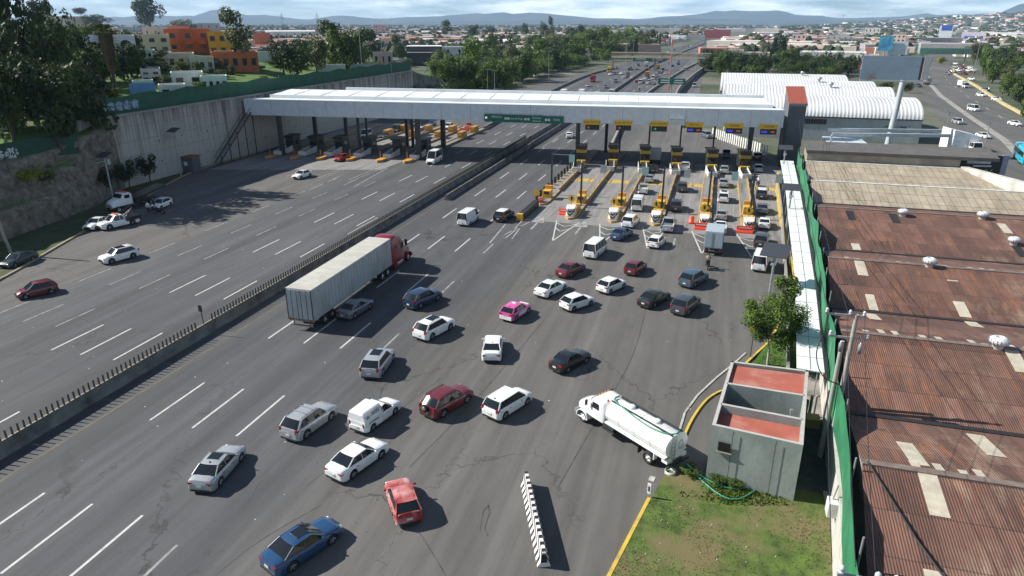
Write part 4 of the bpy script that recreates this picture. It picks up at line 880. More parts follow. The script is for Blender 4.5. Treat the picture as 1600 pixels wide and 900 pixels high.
# motorbikes and people
def person_mesh(joints, radii, edges):
    me = bpy.data.meshes.new('person'); me.from_pydata(joints, edges, []); o = bpy.data.objects.new('tmp', me); COL.objects.link(o)
    m = o.modifiers.new('s', 'SKIN'); me.skin_vertices[0].data[0].use_root = True
    for i, r_ in enumerate(radii): me.skin_vertices[0].data[i].radius = (r_, r_)
    ss = o.modifiers.new('u', 'SUBSURF'); ss.levels = 1; ss.render_levels = 1
    dg = bpy.context.evaluated_depsgraph_get(); out_ = bpy.data.meshes.new_from_object(o.evaluated_get(dg)); bpy.data.objects.remove(o)
    for p_ in out_.polygons: p_.use_smooth = True
    return out_
def person(p, hd, top, bottom, pose, label):
    r_ = empty('person', (p[0], p[1], p[2] if len(p) > 2 else .005), hd, label, 'person')
    if pose == 'ride':
        J = [(0, 0, .85), (.02, 0, 1.1), (.08, 0, 1.38), (.12, 0, 1.52), (.14, 0, 1.62), (.1, .2, 1.36), (.3, .3, 1.15), (.52, .28, 1.08), (.1, -.2, 1.36), (.3, -.3, 1.15), (.52, -.28, 1.08), (.02, .13, .82), (.42, .2, .72), (.2, .22, .3), (.34, .22, .26), (.02, -.13, .82), (.42, -.2, .72), (.2, -.22, .3), (.34, -.22, .26)]
    else:
        J = [(0, 0, .95), (0, 0, 1.2), (0, 0, 1.42), (.01, 0, 1.52), (.03, 0, 1.6), (0, .19, 1.4), (.02, .26, 1.12), (.15, .24, .92), (0, -.19, 1.4), (.02, -.26, 1.12), (.12, -.26, .9), (0, .1, .9), (.03, .12, .5), (0, .13, .08), (.15, .14, .05), (0, -.1, .9), (-.02, -.12, .5), (-.05, -.13, .08), (.1, -.14, .05)]
    rad = [.15, .145, .16, .06, .06, .085, .055, .04, .085, .055, .04, .11, .075, .05, .045, .11, .075, .05, .045]
    E_ = [(0, 1), (1, 2), (2, 3), (3, 4), (2, 5), (5, 6), (6, 7), (2, 8), (8, 9), (9, 10), (0, 11), (11, 12), (12, 13), (13, 14), (0, 15), (15, 16), (16, 17), (17, 18)]
    me = person_mesh(J, rad, E_); me.materials.append(top); me.materials.append(bottom); me.materials.append(skin)
    zs = .92 if pose != 'ride' else .88
    for f in me.polygons: f.material_index = 2 if (f.center.z > 1.52) else (1 if f.center.z < zs else 0)
    b_ = link('body', me, r_)
    h_ = MB(); c = (J[4][0]+.02, 0, J[4][2]+.1); h_.lathe([(0, -.13), (.05, -.12), (.08, -.06), (.095, .02), (.085, .08), (.05, .12), (0, .13)], c, 'z', 12); hd_ = h_.build('head', skin, r_)
    h_ = MB()
    if pose == 'ride': h_.lathe([(.1, -.08), (.13, 0), (.12, .08), (.07, .14), (0, .16)], c, 'z', 12); h_.build('helmet', whitep if 'white' in label else blackp, r_)
    else: h_.lathe([(.09, .03), (.1, .06), (.06, .13), (0, .145)], (c[0]-.01, 0, c[2]), 'z', 12); h_.build('hair', blackp, r_)
    return r_
def motorbike(p, hd, label, color='black', box=False):
    r_ = empty('motorcycle', (p[0], p[1], .005), hd, label, 'motorcycle')
    for x in (.68, -.62): add_wheel(r_, x, 0, .3, .12)
    b_ = MB(); b_.box((.22, 0, .78), (.5, .28, .26), 0, 0, .7); b_.box((-.05, 0, .42), (.5, .26, .3)); b_.cyl((.68, 0, .3), (.42, 0, .98), .04); b_.box((-.7, 0, .68), (.3, .16, .08)); b_.build('frame', P[color], r_)
    s_ = MB(); s_.box((-.3, 0, .8), (.7, .26, .1), 0, 0, .85); s_.build('seat', blackplastic, r_)
    s_ = MB(); s_.tube([(.4, -.36, 1.03), (.45, 0, .98), (.4, .36, 1.03)], .02); s_.build('handlebar', darksteel, r_)
    s_ = MB(); s_.lathe([(0, -.05), (.08, -.03), (.09, .04)], (.6, 0, .88), 'x', 10); s_.build('headlight', clearlens, r_)
    s_ = MB(); s_.box((-.85, 0, .75), (.05, .12, .07)); s_.build('taillight', redlens, r_)
    if box: s_ = MB(); s_.box((-.65, 0, 1.08), (.45, .45, .42)); s_.build('top_box', P['darkgrey'], r_, .03)
    return r_
for px, hd, lab1, lab2, tp, bt in (((1105, 419), R(92), 'dark motorcycle with a top box just left behind the box truck', 'motorcycle rider in a tan jacket and pale helmet behind the box truck', mat('tan_cloth', (.3, .25, .18), .9), blackp), ((1184, 291), R(90), 'motorcycle in the last toll lane between two cars', 'motorcycle rider in a white shirt in the last toll lane', mat('white_cloth', (.7, .7, .7), .9), blackp)):
    g_ = G(*px); motorbike((g_.x, g_.y), hd, lab1, 'black', px[0] < 1150); person((g_.x-.25*math.cos(hd), g_.y-.25*math.sin(hd), .03), hd, tp, bt, 'ride', lab2)
g_ = G(1148+5, 190)
whc = MATS['white_cloth']; dkc = mat('dark_cloth', (.03, .03, .045), .9); dncl = mat('denim', (.06, .09, .15), .9)
g_ = G(233, 333); person(g_, R(-60), whc, dkc, 'stand', 'man in a white shirt standing behind the tow truck'); 
g_ = G(242, 328); person(g_, R(200), dkc, dkc, 'stand', 'person in dark clothes beside the small parked hatchback')
g_ = G(999, 143); person(g_, R(90), dkc, dkc, 'stand', 'distant person in dark clothes standing on the motorway beyond the canopy')
g_ = G(249, 334); motorbike(g_, R(190), 'dark motorcycle parked behind the tow truck')
# tow trucks
def wrecker(p, hd):
    r_ = empty('tow_truck', (p[0], p[1], .005), hd, 'white pickup tow truck with a black wrecker crane behind the parked white sedan', 'tow truck')
    for n_, me, par in car_parts('pickup', 'white'):
        if n_ in ('cargo_bed',): continue
        o = link(n_, me, r_)
    b_ = MB(); b_.box((-1.7, 0, .95), (2.1, 2.0, .5)); b_.build('bed', P['black'], r_, .03)
    c = MB(); c.cyl((-.9, .35, 1.1), (-2.2, 0, 2.1), .07); c.cyl((-.9, -.35, 1.1), (-2.2, 0, 2.1), .07); c.cyl((-1.9, 0, 1.2), (-2.2, 0, 2.1), .05); c.tube([(-2.2, 0, 2.1), (-2.9, 0, .6)], .03); c.box((-2.9, 0, .5), (.15, 1.6, .15)); c.build('crane', P['darkgrey'], r_)
    l_ = MB(); l_.box((.2, 0, 1.78), (.25, 1.2, .12)); l_.build('light_bar', orangep, r_)
    for x in (1.6, -1.5):
        for s_ in (1, -1): add_wheel(r_, x, s_*.8, .38, .22)
p, h = place2((205, 349), (166, 358)); wrecker(p, h)
def flatbed(p, hd):
    r_ = empty('tow_truck', (p[0], p[1], .005), hd, 'white heavy tow truck with a dark raised flatbed under the retaining wall', 'tow truck')
    c = MB(); stn = [(.6, 1.05, .9, 2.4), (.75, 1.1, .9, 2.6), (1.9, 1.1, .9, 2.62), (2.3, 1.05, .9, 1.95), (3.3, .9, .85, 1.7), (3.7, .75, .75, 1.3)]; vs = []
    for x, hw, zb, zt in stn:
        half = [(0, zt), (.6*hw, zt-.01), (.95*hw, zt-.15), (hw, (zt+zb)/2), (hw, zb)]; vs += [(x, y, z) for y, z in half]+[(x, -y, z) for y, z in reversed(half[1:])]
    n = 9; c.add(vs, [(j*n+i, j*n+(i+1) % n, (j+1)*n+(i+1) % n, (j+1)*n+i) for j in range(5) for i in range(n)], 0, True); c.add(vs[:n], [tuple(range(n-1, -1, -1))]); c.add(vs[-n:], [tuple(range(n))]); cb = c.build('cab', P['white'], r_); cb.data.set_sharp_from_angle(angle=R(45))
    g = MB(); curved(g, (2.3, .9, 1.98), (2.3, -.9, 1.98), (1.95, -.95, 2.5), (1.95, .95, 2.5), (1, 0, .2), 6, 2, 0, .05); g.build('windscreen', glass, cb)
    for s_ in (1, -1): g = MB(); g.box((1.4, s_*1.1, 2.1), (.8, .03, .5)); g.build('side_window', glass, cb); add_wheel(r_, 2.9, s_*.95, .45, .28, True); add_wheel(r_, -2.3, s_*.9, .45, .45, True)
    g = MB(); g.box((3.72, 0, 1.0), (.05, 1.1, .5)); g.build('grille', steel, cb)
    l_ = MB(); l_.box((1.2, 0, 2.7), (.3, 1.6, .14)); l_.build('light_bar', orangep, cb)
    b_ = MB(); vs = [(.3, -1.15, 1.5), (.3, 1.15, 1.5), (-5.2, 1.15, 2.6), (-5.2, -1.15, 2.6)]; b_.prism([(v_[0], v_[1]) for v_ in vs][::-1], [v_[2]-.25 for v_ in vs][::-1], [v_[2] for v_ in vs][::-1]); b_.build('flatbed', P['black'], r_)
    b_ = MB(); b_.box((-1.4, 0, .8), (5, .9, .3)); b_.cyl((-1.5, .3, 1), (-3.5, .3, 2.1), .08); b_.box((-.2, 0, 1.3), (.5, 2.0, .8)); b_.build('chassis', darksteel, r_)
p, h = place2((225, 320), (192, 328)); flatbed(p, h)
# ================= TOLL PLAZA =================
# median barrier with anti-glare fins
br = empty('median_barrier', (-41.9, 60, 0), 0, 'long dark concrete median barrier topped with a row of anti-glare fins', 'barrier')
def njb(mb, x, y0, y1, h=.95, w_=.36, m=0):
    prof = [(-w_, 0), (-w_, .1), (-w_*.5, .32), (-w_*.3, h), (w_*.3, h), (w_*.5, .32), (w_, .1), (w_, 0)]; n = len(prof)
    vs = [(x+a, y, z) for y in (y0, y1) for a, z in prof]; mb.add(vs, [(i, i+1, n+i+1, n+i) for i in range(n-1)]+[tuple(range(n-1, -1, -1)), tuple(range(n, 2*n))], m)
b_ = MB(); y = -50.0
while y < 100: njb(b_, 0, y, y+5.96); y += 6
o = b_.build('barrier_wall', concdark, br)
r_ = MB(); r_.box((0, 25, .985), (.12, 150, .04)); r_.build('fin_rail', mat('faded_yellow_steel', (.30, .28, .2), .6, 0, .2, 3), br)
fm = MB(); fm.box((0, 0, 1.3), (.12, .09, .58), 0, 0, .8); fme = fm.mesh('anti_glare_fin', mat('fin_plastic', (.05, .055, .05), .6)); fmr = MB(); cnt = 0; y = -42.0
while y < 96:
    if abs(y+14.3) > .8:
        if cnt < 100: o = link('anti_glare_fin', fme, br); o.location = (0, y, 0); cnt += 1
        else: fmr.box((0, y, 1.3), (.12, .09, .58), 0, 0, .8)
    y += .43
o = fmr.build('anti_glare_fin', MATS['fin_plastic'], br); o['kind'] = 'stuff'
b2 = MB(); y = 98.0
while y < 150: njb(b2, -39.3, y, y+5.96, .85); y += 6
tag(b2.build('median_barrier', concdark), 'second lower concrete barrier without fins beside the finned one', 'barrier')
b2 = MB(); njb(b2, -41.9, 160, 260); 
yy = 260
while yy < 1100:
    e = yy+20; x0, x1 = cx(yy)-.5, cx(e)-.5; b2.prism([(x0-.3, yy), (x0+.3, yy), (x1+.3, e), (x1-.3, e)], 0, .95); yy = e
njb(b2, -39.3, 150, 260)
tag(b2.build('median_barrier', concdark), 'far dark median barrier running on beyond the canopy', 'barrier')
for lab, ps_, hh in (('long dark barrier left of the through lanes beyond the left gates', [(-57.6, 172), (-63.9, 257), (-67.6, 380), (-61.5, 433)], .9), ('low concrete wall splitting off the slip road beyond the right gates', [(-21.5, 152), (-25, 200), (-26.9, 266), (-25.6, 325), (-18.8, 473), (-8, 600)], .9), ('concrete retaining edge of the slip road beyond the right gates', [(-8, 190), (-15.9, 264), (-13.4, 359), (-9.1, 436)], 2.2)):
    b2 = MB(); ribbon(b2, smooth(ps_, 2), .5, 0, hh)
    tag(b2.build('concrete_barrier', concdark if 'dark' in lab else concrete), lab, 'barrier')
p_ = empty('marker_post', tuple(G(345, 500)), 0, 'thin black marker post with a small panel on the median barrier', 'post')
p_.location = (-41.9, 45.7, .98); q = MB(); q.cyl((0, 0, 0), (-.1, 0, 1.6), .04); q.build('pole', blackp, p_); q = MB(); q.box((-.12, 0, 1.5), (.35, .05, .6)); q.build('panel', blackp, p_)

# canopy
CA = Vector((-93.3, 123.4, 8.3)); CB = Vector((12.3, 138.6, 7.75)); cdv = (CB-CA); cl = math.hypot(cdv.x, cdv.y); crz = math.atan2(cdv.y, cdv.x)
can = empty('toll_canopy', (CA.x, CA.y, 0), crz, 'long white and grey metal canopy spanning all the toll lanes', 'canopy')
fasc = bpy.data.materials.new('ribbed_grey_fascia'); t, b = nodes(fasc); n = t.nodes.new; l = t.links.new
tc_ = n('ShaderNodeTexCoord'); sx = n('ShaderNodeSeparateXYZ'); l(tc_.outputs['Object'], sx.inputs[0]); wv = n('ShaderNodeMath'); wv.operation = 'MULTIPLY'; wv.inputs[1].default_value = 11.0; l(sx.outputs[0], wv.inputs[0]); sn = n('ShaderNodeMath'); sn.operation = 'SINE'; l(wv.outputs[0], sn.inputs[0])
nz = n('ShaderNodeTexNoise'); nz.inputs['Scale'].default_value = .9; nz.inputs['Detail'].default_value = 4; l(tc_.outputs['Object'], nz.inputs['Vector']); rr_ = n('ShaderNodeMapRange'); rr_.inputs[3].default_value = .8; rr_.inputs[4].default_value = 1.15; l(nz.outputs['Fac'], rr_.inputs[0])
mc = n('ShaderNodeMixRGB'); mc.blend_type = 'MULTIPLY'; mc.inputs[0].default_value = 1; mc.inputs[1].default_value = (.60, .645, .68, 1); l(rr_.outputs[0], mc.inputs[2]); l(mc.outputs[0], b.inputs['Base Color']); b.inputs['Roughness'].default_value = .5; b.inputs['Metallic'].default_value = .1
bp = n('ShaderNodeBump'); bp.inputs['Strength'].default_value = .35; bp.inputs['Distance'].default_value = .04; l(sn.outputs[0], bp.inputs['Height']); l(bp.outputs[0], b.inputs['Normal'])
whroof = mat('white_roof_sheet', (.74, .77, .77), .45, 0, .06, .5, dirt=(.52, .55, .55), dscale=.25, dpos=(.52, .8))
def zc(x): return 8.3+(7.75-8.3)*x/cl
D = 17.0; m_ = MB(); vs = []
for x in (0, cl): vs += [(x, 0, zc(x)), (x, 0, zc(x)+3.2), (x, .25, zc(x)+3.2), (x, .25, zc(x))]
m_.add(vs, [(0, 4, 5, 1), (1, 5, 6, 2), (2, 6, 7, 3), (3, 7, 4, 0), (0, 1, 2, 3), (7, 6, 5, 4)])
vs = []
for x in (0, cl): vs += [(x, D-.25, zc(x)), (x, D-.25, zc(x)+2.6), (x, D, zc(x)+2.6), (x, D, zc(x))]
m_.add(vs, [(0, 4, 5, 1), (1, 5, 6, 2), (2, 6, 7, 3), (3, 7, 4, 0), (0, 1, 2, 3), (7, 6, 5, 4)])
for x in (0.12, cl-.12): m_.prism([(x-.12, .25), (x+.12, .25), (x+.12, D-.25), (x-.12, D-.25)], zc(x), zc(x)+2.9)
m_.build('fascia', fasc, can)
m_ = MB(); m_.prism([(0, .25), (cl, .25), (cl, 5.6), (0.0, 5.6)], [zc(0)+2.9, zc(cl)+2.9, zc(cl)+2.5, zc(0)+2.5], [zc(0)+3.22, zc(cl)+3.22, zc(cl)+2.95, zc(0)+2.95])
m_.prism([(3, 5.6), (cl-1, 5.6), (cl-1, 6.0), (3, 6.0)], [zc(3)+2.5, zc(cl)+2.5, zc(cl)+2.5, zc(3)+2.5], [zc(3)+3.6, zc(cl)+3.6, zc(cl)+3.6, zc(3)+3.6])
m_.prism([(3, 6.0), (cl-1, 6.0), (cl-1, 15.8), (3, 15.8)], [zc(3)+2.8]*4, [zc(3)+3.5, zc(cl)+3.55, zc(cl)+3.85, zc(3)+3.85])
m_.prism([(16, 15.8), (cl-1, 15.8), (cl-1, 16.4), (16, 16.4)], [zc(3)+2.5]*4, [zc(3)+4.35, zc(cl)+4.35, zc(cl)+4.35, zc(3)+4.35])
for x in range(8, int(cl)-3, 6): m_.prism([(x, 6.1), (x+.12, 6.1), (x+.12, 15.7), (x, 15.7)], zc(x)+3.3, [zc(x)+3.62, zc(x)+3.62, zc(x)+3.9, zc(x)+3.9])
m_.build('roof', whroof, can)
for k_ in range(1, 18): m_ = MB(); m_.box((k_*cl/18, -.012, zc(k_*cl/18)+1.6), (.06, .03, 3.15)); m_.build('panel_joint', mat('joint_grey', (.34, .36, .38), .6), can)
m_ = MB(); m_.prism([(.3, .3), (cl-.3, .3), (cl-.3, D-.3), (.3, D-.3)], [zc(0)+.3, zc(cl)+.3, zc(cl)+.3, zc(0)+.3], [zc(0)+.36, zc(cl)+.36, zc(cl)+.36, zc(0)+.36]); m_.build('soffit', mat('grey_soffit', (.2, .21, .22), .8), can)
inv = Matrix.Translation((CA.x, CA.y, 0))@Matrix.Rotation(crz, 4, 'Z'); inv = inv.inverted()
cols = [(-25.4, 133.4, .42), (-57.2, 127.6, .5), (-86.5, 124.5, .45), (-22, 148, .35), (6.9, 139.5, .42), (-57.5, 143, .5), (-72, 131.5, .25), (-87, 139, .4), (-18.9, 147, .18), (-12.9, 148, .18), (-6.5, 148.5, .16), (.2, 149.5, .16), (-63.5, 140, .3), (-66, 142.5, .35), (-78.6, 138, .35), (-74.6, 140, .22), (13.0, 141.2, .3)]
for x, y, r in cols: q = inv@Vector((x, y, 0)); m_ = MB(); m_.box((q.x, min(max(q.y, .6), D-.6), 4.15), (r*1.9, r*1.9, 8.4)); m_.build('column', darksteel, can, .02)
# end tower
tw = empty('tower', (14.9, 148.5, 0), crz, 'dark grey square tower with a red roof at the right end of the canopy', 'tower')
m_ = MB(); m_.prism([(-1.65, -2.1), (1.65, -2.1), (1.65, 2.1), (-1.65, 2.1)], 0, [11.3, 11.3, 14.1, 14.1]); m_.build('wall', mat('dark_grey_render', (.12, .13, .14), .8, 0, .12, .5, world=True), tw)
m_ = MB(); m_.box((0, -2.15, 11.2), (3.5, .2, .5)); m_.build('parapet', concrete, tw); m_ = MB(); m_.prism([(-1.75, -2.05), (1.75, -2.05), (1.75, 2.2), (-1.75, 2.2)], [11.32, 11.32, 14.15, 14.15], [11.5, 11.5, 14.33, 14.33]); redroof = mat('red_roof_coating', (.36, .085, .055), .8, 0, .12, .8, dirt=(.28, .08, .06), dscale=.8); m_.build('roof', redroof, tw)
# signs on the canopy
signg = mat('sign_green', (.004, .12, .075), .45, 0, .08, .6); signy = mat('sign_yellow', (.72, .42, .01), .5, 0, .05, 1); signw = mat('sign_white', (.7, .72, .7), .5); ledb = mat('led_blue', (.02, .02, .1), .3, emit=(.06, .06, .9, .35)); ledg = mat('led_green', (.02, .1, .03), .3, emit=(.05, .6, .2, .25)); ledr = mat('led_red', (.1, .02, .02), .3, emit=(.7, .15, .05, .22))
def canloc(px, py_, dy=-.3):     # a point on the canopy front face at picture x
    r = ray(px, py_); o0 = Vector((0, 0, CAMH)); a = inv.to_3x3()@r; o1 = inv@o0; t = (dy-o1.y)/a.y; return o1+a*t
def cansign(name, x0, x1, y0, y1, m, label, cat='sign', group=None, dy=-.22):
    a = canloc(x0, y1, dy); b_ = canloc(x1, y0, dy); W_ = b_.x-a.x; r_ = empty(name, (0, 0, 0), 0, label, cat, group); zm = a.z*.5+b_.z*.5
    M = Matrix.Translation((CA.x, CA.y, 0))@Matrix.Rotation(crz, 4, 'Z')@Matrix.Translation(((a.x+b_.x)/2, dy, zm)); r_.matrix_world = M; r_.location = M.translation; r_.rotation_euler = (0, 0, crz)
    H_ = abs(b_.z-a.z); q = MB(); q.box((0, 0, 0), (W_, .14, H_)); q.build('panel', m, r_); return r_, W_, H_
for (x0, x1, y0, y1, lines) in ((757, 786, 178.5, 190, [('MÉXICO', .1, .14, .55)]), (786.3, 817, 179.5, 191, [('Lote de Pago', .12, 0, .5)]), (817.3, 849, 180.5, 192, [('Ecatepec', .14, .18, .5), ('Pachuca', .14, -.22, .5)]), (849.3, 881, 182, 193, [('Salida', .1, .05, .55)])):
    lab = {757: 'green road sign at the left end of the sign row on the canopy', 786.3: 'second green road sign from the left on the canopy with two white roundels', 817.3: 'third green road sign from the left with two lines of writing', 849.3: 'brighter green road sign at the right end of the green sign row'}[x0]
    r_, W_, H_ = cansign('road_sign', x0, x1, y0, y1, signg, lab, 'road sign', 'green road signs on the canopy')
    for tx, xo, zo, sz in lines: text_mb(tx, sz, signw, 'lettering', r_, (W_*xo+.2, -.078, H_*zo), (R(90), 0, 0))
    q = MB(); 
    for xx in ((-.38,) if x0 in (757,) else (-.38, -.24)): q.lathe([(0, -.01), (.26, -.01), (.26, .01), (0, .01)], (W_*xx, -.082, 0), 'y', 14)
    q.build('symbol', signw, r_)
    q = MB(); q.box((0, -.3, H_/2+.2), (W_, .05, .06)); 
    for i in range(4): q.box((W_*(-.4+.26*i), -.2, H_/2+.12), (.25, .3, .1))
    q.build('lamp_rail', steel, r_)
ords = ['leftmost', 'second from left', 'third from left', 'fourth from left', 'fifth from left', 'last at right']
for i, (x0, x1, yt) in enumerate(((912, 938, 187.5), (960, 988, 188.5), (1015.5, 1044, 190), (1071, 1099, 191.5), (1132, 1162, 193), (1185.5, 1216, 194.5))):
    r_, W_, H_ = cansign('lane_sign', x0, x1, yt, yt+7.0, signy, 'yellow lane board with a dark display under it, '+ords[i]+' on the canopy', 'lane sign', 'yellow lane boards on the canopy')
    text_mb(('PAGO EFECTIVO', 'PAGO EFECTIVO', 'PAGO EFECTIVO', 'EFECTIVO', 'TELEPEAJE', 'TELEPEAJE')[i], .42, blackp, 'lettering', r_, (0, -.078, 0), (R(90), 0, 0))
    q = MB(); q.box((.1, 0, -H_/2-.5), (W_*.86, .3, .95)); d_ = q.build('display', blackp, r_)
    q = MB(); q.box((-W_*.2, -.156, -H_/2-.5), (W_*.3 if i > 2 else .35, .01, .4)); q.build('lit_symbol', [ledr, ledr, ledg, ledb, ledb, ledb][i], d_)
    if i > 2: q = MB(); q.box((W_*.25, -.156, -H_/2-.5), (.7, .01, .3)); q.build('lit_symbol', ledr, d_)
r_, W_, H_ = cansign('name_board', 1046, 1069, 183, 189.5, signw, 'small white board with dark writing between the third and fourth yellow boards', 'sign')
text_mb('TEPOTZOTLÁN', .38, blackp, 'lettering', r_, (0, -.078, -.12), (R(90), 0, 0))
# toll islands, booths and their furniture
kerby = mat('sun_faded_kerb_yellow', (.50, .33, .11), .7, 0, .2, 1.5, dirt=(.30, .22, .14), dscale=.7, dpos=(.42, .65))
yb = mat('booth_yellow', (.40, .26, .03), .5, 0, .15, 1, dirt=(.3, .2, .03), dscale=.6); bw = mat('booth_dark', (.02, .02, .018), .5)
ordI = ['first', 'second', 'third', 'fourth', 'fifth', 'sixth']
def chevron(mb, c, s_):     # black V marks on a white shield facing -y
    for k_ in (0, .38):
        for sgn in (1, -1): mb.add([(c[0], c[1]-.012, c[2]-.42*s_+k_*s_), (c[0]+sgn*.5*s_, c[1]-.012, c[2]-.02*s_+k_*s_), (c[0]+sgn*.5*s_, c[1]-.012, c[2]+.2*s_+k_*s_), (c[0], c[1]-.012, c[2]-.18*s_+k_*s_)], [(0, 1, 2, 3)])
for i, x in enumerate(ISL):
    y0 = 99 if i == 0 else 92.3; y1 = 149.0; oi = ordI[i]+' right-hand toll island'
    il = empty('toll_island', (x, y0, 0), 0, 'long kerbed concrete island with yellow edges, '+ordI[i]+' from the left of the right gates', 'traffic island', 'toll islands at the right gates')
    m_ = MB(); hw = .85; pts = [(-hw, 2.2), (-hw*.75, .7), (0, 0), (hw*.75, .7), (hw, 2.2), (hw, y1-y0), (-hw, y1-y0)]; m_.prism(pts, 0, .26); m_.build('slab', roadconc, il)
    m_ = MB()
    for a, b_ in zip(pts[:5]+[(hw, 40)], pts[1:5]+[(hw, 40), (hw, 40)]):
        if a != b_ and (Vector(a)-Vector(b_)).length > .01: ribbon(m_, [a, b_], .16, 0, .28)
    ribbon(m_, [(-hw, 2.2), (-hw, 37)], .16, 0, .28); 
    m_.box((hw-.12, 23, .42), (.2, 26, .32))
    m_.build('kerb', kerby, il)
    if i:
        at = empty('crash_cushion', (x, y0+.9, .26), 0, 'yellow crash cushion with a chevron nose on the '+oi, 'crash cushion', 'crash cushions at the right gates')
        m_ = MB(); m_.prism([(-.62, 0.25), (-.36, -.15), (.36, -.15), (.62, .25), (.66, 1.2), (-.66, 1.2)], 0, [1.15, 1.15, 1.15, 1.15, 1.45, 1.45]); m_.build('nose', whitep, at)
        m_ = MB(); m_.add([(0, -.165, .06), (.34, -.165, .38), (.34, -.165, .62), (0, -.165, .32), (-.34, -.165, .62), (-.34, -.165, .38)], [(0, 1, 2, 3), (0, 3, 4, 5)]); m_.add([(0, -.165, .52), (.34, -.165, .82), (.34, -.165, 1.08), (0, -.165, .8), (-.34, -.165, 1.08), (-.34, -.165, .82)], [(0, 1, 2, 3), (0, 3, 4, 5)])
        for s_ in (1, -1): m_.add([(s_*.375, -.145, .42), (s_*.63, .235, .75), (s_*.63, .235, 1.08), (s_*.375, -.145, .78)], [(0, 1, 2, 3)])
        m_.build('chevrons', blackp, at)
        m_ = MB()
        for k_ in range(3): m_.box((0, 1.75+k_*1.15, .45), (1.35, 1.05, .85))
        m_.build('cushion', yellowp, at, .04)
        dm = empty('warning_sign', (x-.15, y0+2.6, .26), 0, 'yellow diamond sign on the '+oi, 'sign', 'yellow diamonds at the right gates')
        m_ = MB(); m_.cyl((0, 0, 0), (0, 0, 2.4), .04); m_.build('pole', darksteel, dm); m_ = MB(); m_.prism([(0, -.62), (.62, 0), (0, .62), (-.62, 0)], -.02, .02); m_.v = [(a, c_-.05, b_+2.2) for a, b_, c_ in m_.v]; m_.build('panel', signy, dm)
        m_ = MB(); m_.add([(-.12, -.08, 1.95), (.12, -.08, 1.95), (.12, -.08, 2.3), (.24, -.08, 2.3), (0, -.08, 2.55), (-.24, -.08, 2.3), (-.12, -.08, 2.3)], [tuple(range(7))]); m_.build('symbol', blackp, dm)
    cbx = empty('equipment_cabinet', (x+.05, y0+(9.2 if i else 4.5), .26), 0, 'yellow cabinet with a dark opening on the '+oi, 'cabinet', 'yellow cabinets at the right gates')
    m_ = MB(); m_.box((0, 0, .6), (1.3, 1.5, 1.2)); m_.build('housing', yellowp, cbx, .04); m_ = MB(); m_.box((0, -.77, .85), (.8, .05, .4)); m_.build('opening', blackp, cbx); m_ = MB(); m_.box((.0, .9, 1.5), (1.2, .5, .5)); m_.build('top_unit', mat('orange_steel', (.6, .27, .03), .6, 0, .15, 2), cbx, .03)
    if i: 
        bo = empty('traffic_barrel', (x+.55, y0+3.2, .26), 0, 'orange and white channelling post on the '+oi, 'post', 'orange posts at the right gates'); m_ = MB(); m_.box((0, 0, .65), (.45, .45, 1.3)); m_.build('body', mat('orange_steel', (.6, .27, .03)), bo, .03); m_ = MB(); m_.box((0, 0, 1.0), (.47, .47, .12)); m_.build('band', signw, bo)
    pl = empty('lane_gantry_pole', (x+(.3 if i else 0), y0+7.4, .26), 0, 'tall dark pole with an arm on the '+oi, 'pole', 'arm poles at the right gates')
    m_ = MB(); m_.box((0, 0, 3.3), (.26, .26, 6.4)); m_.build('pole', darksteel, pl); m_ = MB(); m_.box((1.7, 0, 6.3), (3.6, .08, .08)); m_.build('arm', steel, pl); m_ = MB(); m_.box((3.2, 0, 5.75), (.9, .12, 1.2)); m_.build('panel', [mat('pale_green_panel', (.25, .42, .4), .5), steel][i % 2], pl)
    # booth
    by = 134.8 if i else 132.5; bo = empty('toll_booth', (x, by, .26), crz, 'dark booth with a yellow band, '+ordI[i]+' of the right gates', 'toll booth', 'toll booths at the right gates')
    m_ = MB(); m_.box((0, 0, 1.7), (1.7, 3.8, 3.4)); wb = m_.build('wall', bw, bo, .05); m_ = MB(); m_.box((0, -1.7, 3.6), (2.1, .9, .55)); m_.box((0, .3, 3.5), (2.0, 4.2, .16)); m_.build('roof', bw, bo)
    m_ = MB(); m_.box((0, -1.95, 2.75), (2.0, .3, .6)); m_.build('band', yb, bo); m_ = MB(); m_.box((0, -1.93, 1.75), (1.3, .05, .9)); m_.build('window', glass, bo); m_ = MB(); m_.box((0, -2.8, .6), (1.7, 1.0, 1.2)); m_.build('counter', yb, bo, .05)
    rp_ = empty('ramp_guard', (x, by-3.9, .26), crz, 'white sided sloping guard on the '+oi, 'guard', 'sloping guards before the right booths')
    m_ = MB()
    for s_ in (1, -1): m_.prism([(s_*.74-.05, -4.6), (s_*.74+.05, -4.6), (s_*.74+.05, 0), (s_*.74-.05, 0)], 0, [.75, .75, 1.3, 1.3])
    m_.prism([(-.69, -4.6), (.69, -4.6), (.69, -4.4), (-.69, -4.4)], 0, .9); m_.build('side_wall', whitep, rp_); m_ = MB(); m_.prism([(-.7, -4.4), (.7, -4.4), (.7, 0), (-.7, 0)], 0, [.35, .35, .95, .95]); m_.build('filling', blackp, rp_)
    for k_ in range(4):
        bd = MB(); bd.cyl((x+.75, y0+12+k_*5, .26), (x+.75, y0+12+k_*5, 1.2), .06, None, 8); tag(bd.build('bollard', yellowp), 'slim yellow bollard standing on the '+oi, 'bollard', 'bollards on the right toll islands, '+ordI[i])
